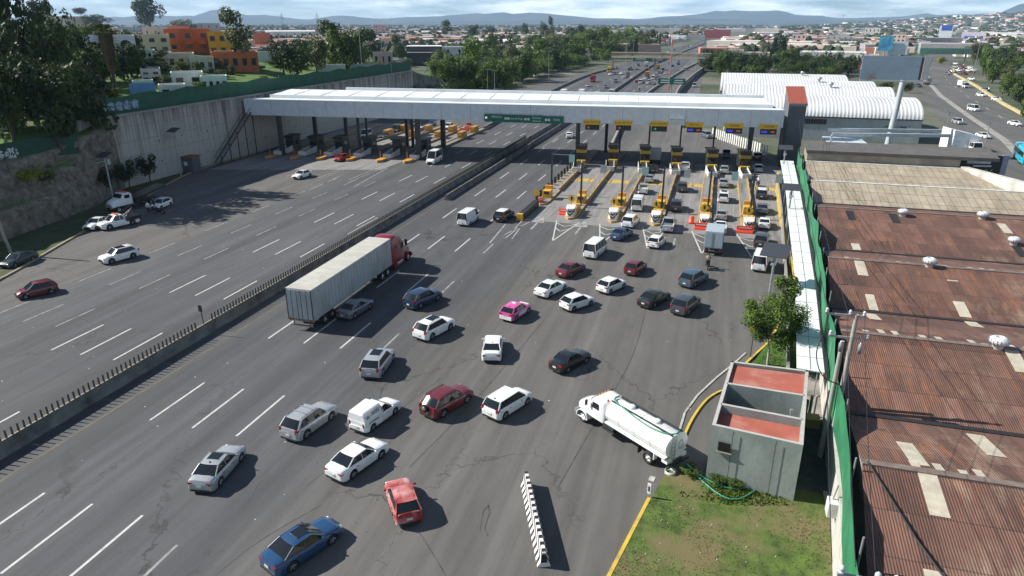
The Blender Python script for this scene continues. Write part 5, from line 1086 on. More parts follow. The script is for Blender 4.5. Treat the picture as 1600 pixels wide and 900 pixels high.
# black and white guard posts on the first island, low guard and orange things
for k_ in range(12):
    g_ = MB(); yy = 102+k_*2.6; g_.box((-25.6, yy, .55), (.35, .7, 1.1)); tag(g_.build('guard_post', blackp, None, .04), 'squat black guard post in the row along the first island', 'bollard', 'black guard posts beside the first island')
g_ = MB(); a = G(815, 343); b_ = G(838, 322); ribbon(g_, [(a.x, a.y), (b_.x, b_.y)], .9, 0, .95); tag(g_.build('crash_barrier', bw, None, .08), 'black crash barrier lying before the first toll island', 'barrier')
g_ = MB(); g_.box((a.x-.1, a.y-.5, .5), (.9, .6, 1.0)); tag(g_.build('barrier_end', yellowp, None, .05), 'yellow end block of the black crash barrier', 'barrier')
def waterbar(p, L_, rz, label, group='orange plastic barriers'):
    r_ = empty('plastic_barrier', (p[0], p[1], .01), rz, label, 'barrier', group); m_ = MB()
    m_.add([(x, y, z) for x in (-L_/2, L_/2) for y, z in ((-.28, 0), (-.25, .2), (-.1, .45), (-.09, .95), (.09, .95), (.1, .45), (.25, .2), (.28, 0))], [(i, i+1, 8+i+1, 8+i) for i in range(7)]+[tuple(range(7, -1, -1)), tuple(range(8, 16))])
    m_.build('body', mat('bright_orange_plastic', (.80, .075, .03), .4, 0, .08, 3), r_, .03); m_ = MB(); m_.box((0, -.12, .7), (L_*.8, .02, .12)); m_.box((0, .12, .7), (L_*.8, .02, .12)); m_.build('reflector', signw, r_)
for px, L_, lab in (((884, 336), 2.0, 'orange plastic barrier before the second island nose'), ((1097, 359), 2.1, 'orange plastic barrier before the fifth island nose'), ((1163, 364), 2.1, 'orange plastic barrier before the sixth island nose')):
    g_ = G(*px); waterbar((g_.x, g_.y), L_, 0, lab)
g_ = G(1080, 349); dr = empty('traffic_drum', (g_.x, g_.y, .01), 0, 'round orange traffic drum left of the fifth island nose', 'drum'); m_ = MB(); m_.lathe([(.0, 0), (.42, 0), (.4, .3), (.36, .32), (.34, .9), (.2, 1.05), (0, 1.06)], (0, 0, 0), 'z', 14); m_.build('body', MATS['bright_orange_plastic'], dr)
g_ = G(842, 318); waterbar((g_.x+.3, g_.y), 1.3, R(75), 'orange plastic barrier at the front of the first island')
yd = G(838, 322); dm = empty('warning_sign', (yd.x, yd.y, 0), 0, 'yellow diamond sign left of the first island in front of the guard posts', 'sign'); m_ = MB(); m_.cyl((0, 0, 0), (0, 0, 2.3), .04); m_.build('pole', darksteel, dm); m_ = MB(); m_.prism([(0, -.6), (.6, 0), (0, .6), (-.6, 0)], -.02, .02); m_.v = [(a, c_-.06, b_+2.1) for a, b_, c_ in m_.v]; m_.build('panel', signy, dm)
# left gates
LX = [-87.6, -82.2, -76.6, -70.2, -63.8, -58.2]
for i, x in enumerate(LX):
    y0 = 120.2+i*.7; oi = ordI[i]+' from the left of the left gates'
    il = empty('toll_island', (x, y0, 0), 0, 'grey kerbed island, '+oi, 'traffic island', 'toll islands at the left gates')
    m_ = MB(); m_.prism([(-.85, 1), (0, 0), (.85, 1), (.85, 54), (-.85, 54)], 0, .25); m_.build('slab', roadconc, il); m_ = MB(); m_.prism([(-.7, .9), (0, .0), (.7, .9), (.7, 3.2), (-.7, 3.2)], .25, .5); m_.build('nose', mat('orange_steel', (.6, .27, .03)), il); m_ = MB(); 
    for s_ in (1, -1): m_.box((s_*.85, 32, .3), (.12, 40, .25))
    m_.build('kerb', kerby, il)
    gd = empty('ramp_guard', (x+.2, y0+4, .25), 0, 'white low guard wall, '+oi, 'guard', 'white guards at the left gates'); m_ = MB()
    for s_ in (1, -1): m_.prism([(s_*.8-.08, 0), (s_*.8+.08, 0), (s_*.8+.08, 4.6), (s_*.8-.08, 4.6)], 0, [.7, .7, 1.3, 1.3])
    m_.prism([(-.72, 0), (.72, 0), (.72, .16), (-.72, .16)], 0, .85); m_.build('side_wall', whitep, gd)
    m_ = MB(); m_.cyl((x-.5, y0+2.6, .25), (x-.5, y0+2.6, 1.9), .05); tag(m_.build('bollard', mat('orange_steel', (.6, .27, .03))), 'slim orange marker post on the island nose, '+oi, 'post', 'orange marker posts at the left gates')
    bo = empty('toll_booth', (x, y0+10.5, .25), crz, 'dark toll booth in shade, '+oi, 'toll booth', 'toll booths at the left gates')
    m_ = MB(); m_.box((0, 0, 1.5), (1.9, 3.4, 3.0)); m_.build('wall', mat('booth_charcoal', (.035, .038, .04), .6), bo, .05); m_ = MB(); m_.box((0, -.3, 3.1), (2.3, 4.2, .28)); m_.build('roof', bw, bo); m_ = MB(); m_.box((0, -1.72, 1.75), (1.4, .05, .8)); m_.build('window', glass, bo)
    for s_ in (1, -1): m_ = MB(); m_.box((s_*.96, -.2, 1.7), (.05, 1.4, .9)); m_.build('window', glass, bo)
    if i > 1:
        for k_ in range(2):
            g_ = (x+.1, y0+33+k_*9); m_ = empty('toll_equipment', (g_[0], g_[1], .25), 0, 'orange yellow cabinet behind the booth, %s, %s one' % (oi, ('nearer', 'farther')[k_]), 'cabinet', 'orange cabinets behind the left booths'); q = MB(); q.box((0, 0, .75), (1.3, 3.2, 1.5)); q.build('housing', mat('amber_steel', (.42, .24, .06), .6, 0, .15, 1), m_, .05)
            q = MB(); q.box((0, -1.63, .9), (.8, .04, .5)); q.build('panel', mat('orange_steel', (.6, .27, .03)), m_)
for px, lab in (((733, 203), 'red orange plastic barrier at the far end of the innermost left island'), ((726, 206), 'red orange plastic barrier nearer the booths on the innermost left island')):
    g_ = G(*px); waterbar((g_.x, g_.y), 2.4, R(10), lab)
# kiosk by the wall
g_ = G(298, 268); kk_ = empty('kiosk', (g_.x, g_.y, 0), R(5), 'small dark cabin with a red edged roof against the retaining wall', 'kiosk'); m_ = MB(); m_.box((0, 0, 1.4), (3.0, 2.4, 2.8)); m_.build('wall', mat('kiosk_blue_grey', (.09, .1, .12), .7), kk_); m_ = MB(); m_.box((0, 0, 2.9), (3.3, 2.7, .16)); m_.build('roof', mat('kiosk_roof', (.25, .06, .05), .7), kk_); m_ = MB(); m_.box((.1, -1.21, 1.7), (.7, .03, .7)); m_.build('notice', signw, kk_)
# retaining wall and its mesh fence
wallm = bpy.data.materials.new('stained_retaining_wall'); t, b = nodes(wallm); n = t.nodes.new; l = t.links.new
gg = n('ShaderNodeNewGeometry'); mp = n('ShaderNodeMapping'); mp.inputs['Scale'].default_value = (.8, .8, .035); l(gg.outputs['Position'], mp.inputs[0]); nz = n('ShaderNodeTexNoise'); nz.inputs['Scale'].default_value = 1.4; nz.inputs['Detail'].default_value = 7; nz.inputs['Roughness'].default_value = .7; l(mp.outputs[0], nz.inputs['Vector'])
c_ = n('ShaderNodeValToRGB'); c_.color_ramp.elements[0].position = .38; c_.color_ramp.elements[0].color = (.13, .125, .115, 1); c_.color_ramp.elements[1].position = .56; c_.color_ramp.elements[1].color = (.39, .375, .34, 1); sx = n('ShaderNodeSeparateXYZ'); l(gg.outputs['Position'], sx.inputs[0]); zr_ = n('ShaderNodeMapRange'); zr_.inputs[1].default_value = 2.0; zr_.inputs[2].default_value = 11.5; zr_.inputs[3].default_value = .17; zr_.inputs[4].default_value = -.03; l(sx.outputs[2], zr_.inputs[0]); za_ = n('ShaderNodeMath'); za_.operation = 'ADD'; l(nz.outputs['Fac'], za_.inputs[0]); l(zr_.outputs[0], za_.inputs[1]); l(za_.outputs[0], c_.inputs[0])
def lines(idx, period, wd):
    a = n('ShaderNodeMath'); a.operation = 'DIVIDE'; a.inputs[1].default_value = period; l(sx.outputs[idx], a.inputs[0]); f_ = n('ShaderNodeMath'); f_.operation = 'FRACT'; l(a.outputs[0], f_.inputs[0]); g_ = n('ShaderNodeMath'); g_.operation = 'LESS_THAN'; g_.inputs[1].default_value = wd/period; l(f_.outputs[0], g_.inputs[0]); return g_.outputs[0]
mm = n('ShaderNodeMath'); mm.operation = 'MAXIMUM'; l(lines(1, 1.5, .07), mm.inputs[0]); l(lines(2, 2.45, .06), mm.inputs[1]); mf = n('ShaderNodeMath'); mf.operation = 'MULTIPLY'; mf.inputs[1].default_value = .5; l(mm.outputs[0], mf.inputs[0])
mx_ = n('ShaderNodeMixRGB'); mx_.inputs[2].default_value = (.06, .058, .055, 1); l(mf.outputs[0], mx_.inputs[0]); l(c_.outputs[0], mx_.inputs[1]); l(mx_.outputs[0], b.inputs['Base Color']); b.inputs['Roughness'].default_value = .9
rw = empty('retaining_wall', (-94.4, 150, 0), 0, 'tall stained concrete retaining wall along the left toll plaza', 'retaining wall')
m_ = MB(); m_.box((0, -3, 5.85), (.5, 126, 11.7)); m_.build('wall', wallm, rw); m_ = MB(); m_.box((.1, -3, 11.85), (.9, 126, .3)); m_.build('coping', concrete, rw)
m_ = MB(); m_.prism([(-.25, 60), (.25, 60), (6, 92), (5.5, 92)], 0, [11.7, 11.7, 4, 4]); m_.build('wing_wall', concdark, rw)
hole = MB()
random.seed(3)
for yy in range(-50, 40, 6):
    for zz in (3, 6.5): hole.lathe([(0, 0), (.16, 0)], (.262, yy+random.uniform(-.5, .5), zz+random.uniform(-.3, .3)), 'x', 8)
hole.build('drain_holes', blackp, rw)
fn = empty('mesh_fence', (-95.6, 150, 12), 0, 'green mesh fence along the top of the retaining wall', 'fence')
m_ = MB(); pts = [(-95.2, 86+i*3) for i in range(43)]; 
for i in range(42):
    j0 = .25*math.sin(i*1.7); j1 = .25*math.sin((i+1)*1.7)
    m_.add([(0, -64+i*3, -.2), (0, -61+i*3, -.2), (.05, -61+i*3, 2.7+j1), (.05, -64+i*3, 2.7+j0)], [(0, 1, 2, 3)])
m_.build('mesh_cloth', greenmesh, fn)
for i in range(22): m_ = MB(); m_.cyl((-.06, -64+i*6, -.3), (-.06, -64+i*6, 3.0), .05, None, 6); m_.build('post', steel, fn)
graf = mat('graffiti_blue', (.16, .25, .36), .8, 0, .5, 2, dirt=(.35, .4, .42), dscale=2); m_ = MB(); 
for k_ in range(5): m_.add([(.07, -60+k_*1.7, .5), (.07, -58.7+k_*1.7, .3), (.07, -58.5+k_*1.7, 1.6), (.07, -59.3+k_*1.7, 1.9), (.07, -60.1+k_*1.7, 1.5)], [(0, 1, 2, 3, 4)])
m_.build('graffiti', graf, fn)
fn = empty('mesh_fence', (-92.4, 70, 8.6), 0, 'green fence with white graffiti above the rock face at the left edge', 'fence'); m_ = MB()
for i in range(8): m_.add([(-.0, -20+i*4, -1), (0, -16+i*4, -1), (0, -16+i*4, 2.2), (0, -20+i*4, 2.2)], [(0, 1, 2, 3)])
m_.build('mesh_cloth', mat('dark_green_panel', (.015, .06, .04), .8, 0, .2, 1), fn); m_ = MB(); random.seed(5)
for i in range(4):
    for k_ in range(5): y_ = -10+i*3.6+random.uniform(0, 2.4); z_ = random.uniform(-.2, 1.2); s_ = random.uniform(.4, .9); m_.add([(.03+.004*k_, y_-s_, z_-s_*.6), (.03+.004*k_, y_+s_*.2, z_-s_*.8), (.03+.004*k_, y_+s_, z_+s_*.2), (.03+.004*k_, y_+s_*.1, z_+s_*.8), (.03+.004*k_, y_-s_*.8, z_+s_*.5)], [(0, 1, 2, 3, 4)])
m_.build('graffiti', mat('graffiti_white', (.45, .5, .5), .7, 0, .4, 3, dirt=(.03, .04, .04), dscale=2.5, dpos=(.5, .55)), fn)
# stair along the wall
sx_ = empty('steel_stair', (-92.6, 112, 0), 0, 'dark steel stair climbing the retaining wall under the canopy end', 'stair'); m_ = MB(); a = Vector((0, 0, .5)); b_ = Vector((0, 14, 10.5))
for s_ in (-.6, .6): m_.tube([a+Vector((s_, 0, 0)), b_+Vector((s_, 0, 0))], .12, 5); m_.tube([a+Vector((s_, 0, 1)), b_+Vector((s_, 0, 1))], .05, 5)
for k_ in range(36): q = a.lerp(b_, k_/36); m_.box((0, q.y, q.z), (1.2, .3, .05))
for k_ in range(5): q = a.lerp(b_, (k_+.5)/5); m_.box((0, q.y, q.z/2), (.15, .15, q.z))
m_.build('flight', darksteel, sx_)
# lamps on the left
def solar_lamp(p, h, label, group='solar lamp posts', rz=0, w_=1.9, d_=1.6, tilt=18):
    r_ = empty('solar_lamp_post', (p[0], p[1], 0), rz, label, 'lamp post', group); m_ = MB(); m_.cyl((0, 0, 0), (0, 0, h), .14, .10, 10); m_.build('pole', steel, r_)
    m_ = MB(); m_.prism([(-w_/2, -d_/2), (w_/2, -d_/2), (w_/2, d_/2), (-w_/2, d_/2)], [h-.25, h-.25, h+.3, h+.3], [h-.19, h-.19, h+.36, h+.36]); s_ = m_.build('solar_panel', mat('solar_cells', (.05, .055, .065), .5, 0, .05, 1, spec=.3), r_); m_ = MB(); m_.box((0, 0, h+.03+.36*0), (.03, .01, .01)); 
    m_ = MB(); m_.box((0, .5, h-1.1), (.3, .6, .8)); m_.build('battery_box', steel, r_); m_ = MB(); m_.box((0, -1.0, h-.9), (.25, 1.3, .08)); m_.build('lamp_head', steel, r_); return r_
g_ = G(283, 275); solar_lamp(g_, 8.2, 'solar lamp post beside the small dark cabin at the left wall'); g_ = G(179, 320); solar_lamp(g_, 7.6, 'solar lamp post with a pale panel behind the tow truck')
g_ = G(1212, 392, 6.3); s_ = solar_lamp(g_, 6.3, 'solar lamp post nearest the roadside tree with a large dark panel', w_=2.4, d_=2.6, rz=R(-12)); g_ = G(1238, 293, 6.0); solar_lamp(g_, 6.0, 'solar lamp post rising over the middle of the walkway roof', w_=2.3, d_=1.5); g_ = G(1228, 231, 6.0); solar_lamp(g_, 6.0, 'solar lamp post at the canopy end of the walkway roof', w_=2.3, d_=1.5)
pl = empty('utility_pole', (G(18, 398).x, G(18, 398).y, 0), 0, 'leaning pale concrete pole at the left edge by the grass', 'pole'); m_ = MB(); m_.cyl((0, 0, 0), (-.9, -.2, 9.0), .18, .12, 10); m_.build('pole', concrete, pl)
# covered walkway right
ww = empty('walkway_roof', (11, 90, 0), 0, 'long narrow white sheet roof over the footpath along the toll lanes', 'walkway roof'); m_ = MB()
wl_ = [(7.35, 47), (8.9, 66), (10.0, 88), (10.95, 105), (11.9, 130)]; wr_ = [(9.15, 46.8), (10.6, 66), (11.95, 88), (12.9, 105), (14.1, 130)]
rm_ = MB(); seam = MB()
for (a, b_), (c, d) in zip(zip(wl_, wr_), zip(wl_[1:], wr_[1:])):
    rm_.prism([(a[0]-11, a[1]-90), (b_[0]-11, b_[1]-90), (d[0]-11, d[1]-90), (c[0]-11, c[1]-90)], 3.14, 3.22)
    seam.prism([((a[0]+b_[0])/2-11.02, a[1]-90), ((a[0]+b_[0])/2-10.98, a[1]-90), ((c[0]+d[0])/2-10.98, c[1]-90), ((c[0]+d[0])/2-11.02, c[1]-90)], 3.22, 3.25)
for k_ in range(22):
    y = 49+k_*3.75; xl = interp([(q[1], q[0]) for q in wl_], y); xr = interp([(q[1], q[0]) for q in wr_], y); seam.box(((xl+xr)/2-11, y-90, 3.235), (xr-xl, .04, .02))
    if k_ % 2 == 0: 
        for xx in (xl+.2, xr-.2): q = MB(); q.cyl((xx-11, y-90, 0), (xx-11, y-90, 3.14), .05, None, 6); q.build('post', steel, ww)
rm_.build('roof_sheet', whroof, ww); seam.build('roof_seam', steel, ww)
lw = MB(); 
for (a, c) in zip(wl_, wl_[1:]): lw.prism([(a[0]-.35, a[1]), (a[0]-.15, a[1]), (c[0]-.15, c[1]), (c[0]-.35, c[1])], 0, .9)
tag(lw.build('parapet_wall', concrete), 'low concrete parapet wall along the left side of the covered walkway', 'wall')
# perimeter wall and green mesh fence
FX = [(18, 6.9), (24.8, 7.5), (33.5, 8.45), (50.8, 9.85), (78.3, 11.9), (102.5, 13.35), (117.6, 14.0), (129, 14.6)]
def fx(Y): return interp(FX, Y)
pw = MB()
for a in range(18, 128, 5): pw.prism([(fx(a)-.1, a), (fx(a)+.1, a), (fx(a+5)+.1, a+5), (fx(a+5)-.1, a+5)], 0, 2.6)
tag(pw.build('perimeter_wall', mat('whitewashed_wall', (.52, .5, .46), .85, 0, .1, .7, dirt=(.25, .24, .21), dscale=.7, world=True)), 'whitewashed perimeter wall along the rusty roofed warehouses', 'wall')
fc = empty('mesh_fence', (fx(60), 60, 2.6), 0, 'wavy green mesh fence on top of the perimeter wall at right', 'fence'); m_ = MB(); prev = None
for k_ in range(56):
    y = 18+k_*2; x = fx(y)+.12*math.sin(k_*.9); zt = 5.45+.2*math.sin(k_*1.3)+(.25 if k_ % 5 == 0 else 0); cur = (x, y, zt)
    if prev: m_.add([(prev[0]-fx(60), prev[1]-60, 0.02), (cur[0]-fx(60), cur[1]-60, .02), (cur[0]-fx(60)-.1, cur[1]-60, cur[2]-2.6), (prev[0]-fx(60)-.1, prev[1]-60, prev[2]-2.6)], [(0, 1, 2, 3)], 0, True)
    prev = cur
m_.build('mesh_cloth', mat('bright_green_mesh', (.02, .18, .075), .8, 0, .25, .6, dirt=(.012, .10, .05), dscale=.35, world=True), fc)
for k_ in range(19): y = 20+k_*6; q = MB(); q.cyl((fx(y)-fx(60)+.1, y-60, 0), (fx(y)-fx(60)+.1, y-60, 3.4), .05, None, 6); q.build('post', steel, fc)
# rusty warehouse: corrugated gables
def rusty(name, base, light, world=False):
    m = bpy.data.materials.new(name); t, b = nodes(m); n = t.nodes.new; l = t.links.new; g = n('ShaderNodeNewGeometry'); sp = n('ShaderNodeSeparateXYZ'); l(g.outputs['Position'], sp.inputs[0])
    def mth(op, a, v):
        q = n('ShaderNodeMath'); q.operation = op
        for i, x in enumerate((a, v)):
            if isinstance(x, (int, float)): q.inputs[i].default_value = x
            else: l(x, q.inputs[i])
        return q.outputs[0]
    def nz_(s_, st, d=6, r=.6):
        mp = n('ShaderNodeMapping'); mp.inputs['Scale'].default_value = st; l(g.outputs['Position'], mp.inputs[0]); z = n('ShaderNodeTexNoise'); z.inputs['Scale'].default_value = s_; z.inputs['Detail'].default_value = d; z.inputs['Roughness'].default_value = r; l(mp.outputs[0], z.inputs['Vector']); return z.outputs['Fac']
    def rg(x, a, b_, c, d):
        r = n('ShaderNodeMapRange'); r.inputs[1].default_value = a; r.inputs[2].default_value = b_; r.inputs[3].default_value = c; r.inputs[4].default_value = d; l(x, r.inputs[0]); return r.outputs[0]
    def mix(f, a, b_, mode='MIX'):
        q = n('ShaderNodeMixRGB'); q.blend_type = mode
        for i, x in enumerate((f, a, b_)):
            if isinstance(x, (int, float)): q.inputs[i].default_value = x
            elif isinstance(x, tuple): q.inputs[i].default_value = x+(1,)
            else: l(x, q.inputs[i])
        return q.outputs[0]
    # sheets 0.95 m wide, two or three rows per slope, each its own tone
    sh = mth('FLOOR', mth('DIVIDE', sp.outputs[0], .95), 0); rw_ = mth('FLOOR', mth('DIVIDE', sp.outputs[1], 2.7), 0)
    cb = n('ShaderNodeCombineXYZ'); l(sh, cb.inputs[0]); l(rw_, cb.inputs[1]); wn = n('ShaderNodeTexWhiteNoise'); l(cb.outputs[0], wn.inputs['Vector'])
    col = mix(rg(nz_(.55, (1, .5, 1), 8, .7), .35, .7, 0, 1), base, tuple(c*1.7 for c in base))
    wr2 = n('ShaderNodeTexWhiteNoise'); wr2.noise_dimensions = '1D'; l(rw_, wr2.inputs['W']); col = mix(1, col, rg(wr2.outputs['Value'], 0, 1, .82, 1.25) if base[0] < .2 else 1.0, 'MULTIPLY') if base[0] < .2 else col
    col = mix(1, col, rg(wn.outputs['Value'], 0, 1, .76, 1.26) if base[0] < .2 else rg(wn.outputs['Value'], 0, 1, .95, 1.05), 'MULTIPLY')
    # pale worn patches near sheet tops
    patch = mth('MULTIPLY', rg(nz_(.09, (1, 1, 1), 3), .55, .64, 0, 1), rg(nz_(.9, (1.4, .35, 1), 6, .7), .46, .7, 0, .7)); col = mix(patch, col, light)
    orange = mth('MULTIPLY', rg(nz_(.13, (1, 1.6, 1.3), 3), .44, .56, 0, 1), rg(nz_(2.2, (1.2, .12, 1), 4), .5, .75, 0, .75)); col = mix(orange, col, (.30, .12, .045) if base[0] < .2 else (.34, .2, .1))
    fr = mth('FRACT', mth('DIVIDE', sp.outputs[0], .95), 0); col = mix(mth('MULTIPLY', mth('LESS_THAN', fr, .04 if base[0] < .2 else .09), .5), col, (.05, .03, .025))
    fy = mth('FRACT', mth('DIVIDE', sp.outputs[1], 2.7), 0); col = mix(mth('MULTIPLY', mth('LESS_THAN', fy, .03 if base[0] < .2 else .05), .55), col, (.045, .028, .024))
    l(col, b.inputs['Base Color']); b.inputs['Roughness'].default_value = .75
    sn = mth('SINE', mth('MULTIPLY', sp.outputs[0], 2*math.pi/.13), 0); bp = n('ShaderNodeBump'); bp.inputs['Strength'].default_value = .45; bp.inputs['Distance'].default_value = .025; l(sn, bp.inputs['Height']); l(bp.outputs[0], b.inputs['Normal']); return m
rust = rusty('rusty_corrugated_sheet', (.098, .050, .036), (.36, .27, .19)); beige = rusty('beige_corrugated_sheet', (.27, .235, .175), (.33, .31, .26))
panelm = mat('translucent_roof_panel', (.50, .46, .36), .6, 0, .1, 2, dirt=(.36, .32, .25), dscale=1.2)
def gables(root, mats_, pts, xr, z0=0, wallc=None):
    for (y0, za, x_off0), (y1, zb, _) in zip(pts, pts[1:]):
        m_ = MB(); xl0, xl1 = fx(y0)+.5, fx(y1)+.5
        nseg = 1; vs = [(xl0, y0, za), (xr, y0, za), (xr, y1, zb), (xl1, y1, zb)]; m_.prism([(v_[0], v_[1]) for v_ in vs], [v_[2]-.08 for v_ in vs], [v_[2] for v_ in vs]); m_.build('roof', mats_, root)
wh = empty('warehouse', (0, 0, 0), 0, 'large warehouse with rusty brown corrugated gable roofs', 'warehouse')
RG = [(14, 5.4, 0), (23.5, 3.8, 0), (32.7, 5.4, 0), (40.4, 3.8, 0), (49.5, 5.4, 0), (57.9, 3.8, 0), (67.0, 5.4, 0), (75.0, 3.8, 0), (87.4, 5.4, 0), (95.5, 3.9, 0)]
gables(wh, rust, RG, 46)
m_ = MB()
for (y0, z0_, _), (y1, z1_, _) in zip(RG, RG[1:]): m_.prism([(fx(y0)+.55, y0), (fx(y0)+.75, y0), (fx(y1)+.75, y1), (fx(y1)+.55, y1)], 0, [z0_-.1, z0_-.1, z1_-.1, z1_-.1])
m_.build('side_wall', concrete, wh)
for y, z, _ in RG[1:]:
    m_ = MB()
    if z > 5: m_.prism([(fx(y)+.5, y-.22), (46, y-.22), (46, y+.22), (fx(y)+.5, y+.22)], z-.04, z+.05); m_.build('ridge_cap', mat('ridge_grey', (.17, .13, .11), .7, 0, .3, 2), wh)
    else: m_.prism([(fx(y)+.5, y-.2), (46, y-.2), (46, y+.2), (fx(y)+.5, y+.2)], z-.02, z+.10); m_.build('gutter', blackp, wh)
def on_roof(px, py):
    r = ray(px, py); p = Vector((0, 0, CAMH)); t = 20
    RR = RG+BG
    while t < 300:
        q = p+r*t; y = q.y
        if RR[0][0] < y < RR[-1][0]:
            z = interp([(a, b_) for a, b_, _ in RR], y)
            if q.z <= z: return Vector((q.x, q.y, z))
        t += .15
    return q
BG = [(95.6, 3.9, 0), (102.8, 5.4, 0), (109, 4.0, 0), (118, 5.4, 0)]
def slopepanel(a, b_, wd, root, m, name='skylight', raise_=.03):
    A = on_roof(*a); B = on_roof(*b_); m_ = MB(); B = Vector((A.x+(B.x-A.x), B.y, B.z))
    x = (A.x+B.x)/2; m_.add([(x-wd/2, A.y, A.z+raise_), (x+wd/2, A.y, A.z+raise_), (x+wd/2, B.y, B.z+raise_), (x-wd/2, B.y, B.z+raise_)], [(0, 3, 2, 1)]); 
    for xx in (x-wd/2, x+wd/2): m_.add([(xx, A.y, A.z-.02), (xx, A.y, A.z+raise_), (xx, B.y, B.z+raise_), (xx, B.y, B.z-.02)], [(0, 1, 2, 3)])
    m_.build(name, m, root)
for a, b_, wd in (((1335, 381), (1340, 391), .8), ((1341, 409), (1350, 431), .85), ((1356, 461), (1368, 486), .7), ((1368, 500), (1360, 491), .85), ((1475, 415), (1485, 440), .85), ((1495, 472), (1512, 497), .85), ((1530, 512), (1512, 502), .85), ((1580, 546), (1597, 583), .85), ((1440, 728), (1412, 692), .8), ((1446, 739), (1470, 811), .85), ((1562, 715), (1520, 680), .9), ((1567, 350), (1573, 365), .8), ((1456, 893), (1470, 930), .8), ((1390, 700), (1378, 652), .01)):
    if wd > .1: slopepanel(a, b_, wd, wh, panelm)
for a, b_ in (((1327, 330), (1331, 344)), ((1395, 335), (1400, 349)), ((1590, 386), (1597, 402))): slopepanel(a, b_, .8, wh, blackp, 'roof_opening')
# pale flashing patches along ridges
m_ = MB(); random.seed(11)
for (y, z) in ((49.75, 5.37), (67.25, 5.37), (32.95, 5.37), (87.65, 5.37)):
    x = fx(y)+2
    while x < 30:
        if random.random() < .7: d_ = random.uniform(.9, 1.7) if y == 49.75 and 12 < x < 19 else random.uniform(.3, .9); m_.add([(x, y+.1, z-.02+.02), (x+.42, y+.1, z+.0), (x+.42, y+d_, z-d_*.18+.02), (x, y+d_, z-d_*.18+.02)], [(0, 1, 2, 3)])
        x += random.uniform(.7, 1.1)
m_.build('flashing_patch', panelm, wh)
def turbine(px, py, label):
    p = on_roof(px, py+4); r_ = wh; m_ = MB(); m_.lathe([(.34, -.3), (.34, .25), (.42, .27)], (p.x, p.y, p.z), 'z', 16); v_ = m_.build('vent_base', whitep, wh)
    m_ = MB(); m_.lathe([(.3, .25), (.52, .36), (.6, .52), (.55, .68), (.36, .8), (.2, .83), (.19, .80), (0, .79)], (p.x, p.y, p.z), 'z', 26); c = m_.build('turbine', mat('spun_aluminium', (.68, .69, .69), .4, .2), v_)
    m_ = MB()
    for i in range(18): a = i*2*math.pi/18; m_.box((p.x+.585*math.cos(a), p.y+.585*math.sin(a), p.z+.52), (.05, .03, .34), a)
    m_.build('vane', steel, v_)
for px, py in ((1410, 334), (1534, 338), (1451, 413), (1583, 378), (1558, 540)): turbine(px, py, '')
cable = MB(); cable.tube([(fx(32)+.8, 32.6, 5.5), (10.4, 28, 4.8), (12.6, 22, 3.95)], .05); cable.build('cable', blackp, wh)
# beige building
bb = empty('warehouse', (0, 0, 0), 0, 'warehouse with beige tiled-looking gable roofs beyond the rusty one', 'warehouse')
for (y0, za, _), (y1, zb, _) in zip(BG, BG[1:]):
    m_ = MB(); xr0, xr1 = 41-(y0-105)*-.0, 41; vs = [(fx(y0)+.5, y0, za), (36.5+(118-y0)*.45, y0, za), (36.5+(118-y1)*.45, y1, zb), (fx(y1)+.5, y1, zb)]; m_.prism([(v_[0], v_[1]) for v_ in vs], [v_[2]-.08 for v_ in vs], [v_[2] for v_ in vs]); m_.build('roof', beige, bb)
for y, z, _ in BG[1:]: m_ = MB(); m_.prism([(fx(y)+.5, y-.2), (36.5+(118-y)*.45, y-.2), (36.5+(118-y)*.45, y+.2), (fx(y)+.5, y+.2)], z-.03, z+.08); m_.build('ridge_cap', whitep if z > 5 else blackp, bb)
m_ = MB(); m_.prism([(47, 95), (48.2, 95), (37.6, 118.3), (36.6, 118.3)], 0, 5.7); m_.build('parapet', mat('pale_plaster', (.55, .54, .5), .85, 0, .1, 1, dirt=(.35, .34, .3), dscale=.4, world=True), bb)
# low concrete building behind
cb_ = empty('low_building', (0, 0, 0), 0, 'low building with plain tan end wall and dark flat roof behind the beige roofs', 'building')
m_ = MB(); m_.prism([(14.8, 118.6), (36.5, 118.6), (38, 128), (15.4, 128)], 0, 6.6); m_.build('wall', mat('tan_render', (.32, .285, .22), .9, 0, .15, .5, dirt=(.2, .18, .14), dscale=.3, world=True), cb_); m_ = MB(); m_.prism([(14.6, 118.4), (41.5, 118.4), (43, 128.2), (15.2, 128.2)], 6.6, 7.1); m_.build('roof', mat('dark_roof_felt', (.10, .095, .09), .9, 0, .2, .6, world=True), cb_)
# banner sign
bs = empty('advertising_sign', (48.0, 121, 0), R(80), 'dark advertising panel with a large green 20% by the street', 'advertising sign'); m_ = MB(); m_.cyl((-2.2, 0, 0), (-2.2, 0, 3), .12); m_.cyl((2.2, 0, 0), (2.2, 0, 3), .12); m_.build('pole', steel, bs)
g_ = G(1530, 262, 5.0); bs.location = (g_.x, g_.y, 0); bs.rotation_euler = (0, 0, R(8)); m_ = MB(); m_.box((0, 0, 4.6), (6.0, .3, 4.6)); m_.build('panel', mat('panel_dark_blue', (.012, .012, .03), .5), bs); text_mb('20%', 2.3, mat('lime', (.35, .5, .02), .5), 'lettering', bs, (.2, -.16, 3.9), (R(90), 0, 0)); m_ = MB(); m_.box((-.3, -.16, 5.9), (3.4, .02, .5)); m_.box((.3, -.16, 5.3), (2.6, .02, .25)); m_.build('white_band', signw, bs); m_ = MB(); m_.box((3.5, .2, 4.6), (.9, .3, 4.8)); m_.build('side_panel', mat('mauve_panel', (.35, .33, .42), .6), bs)

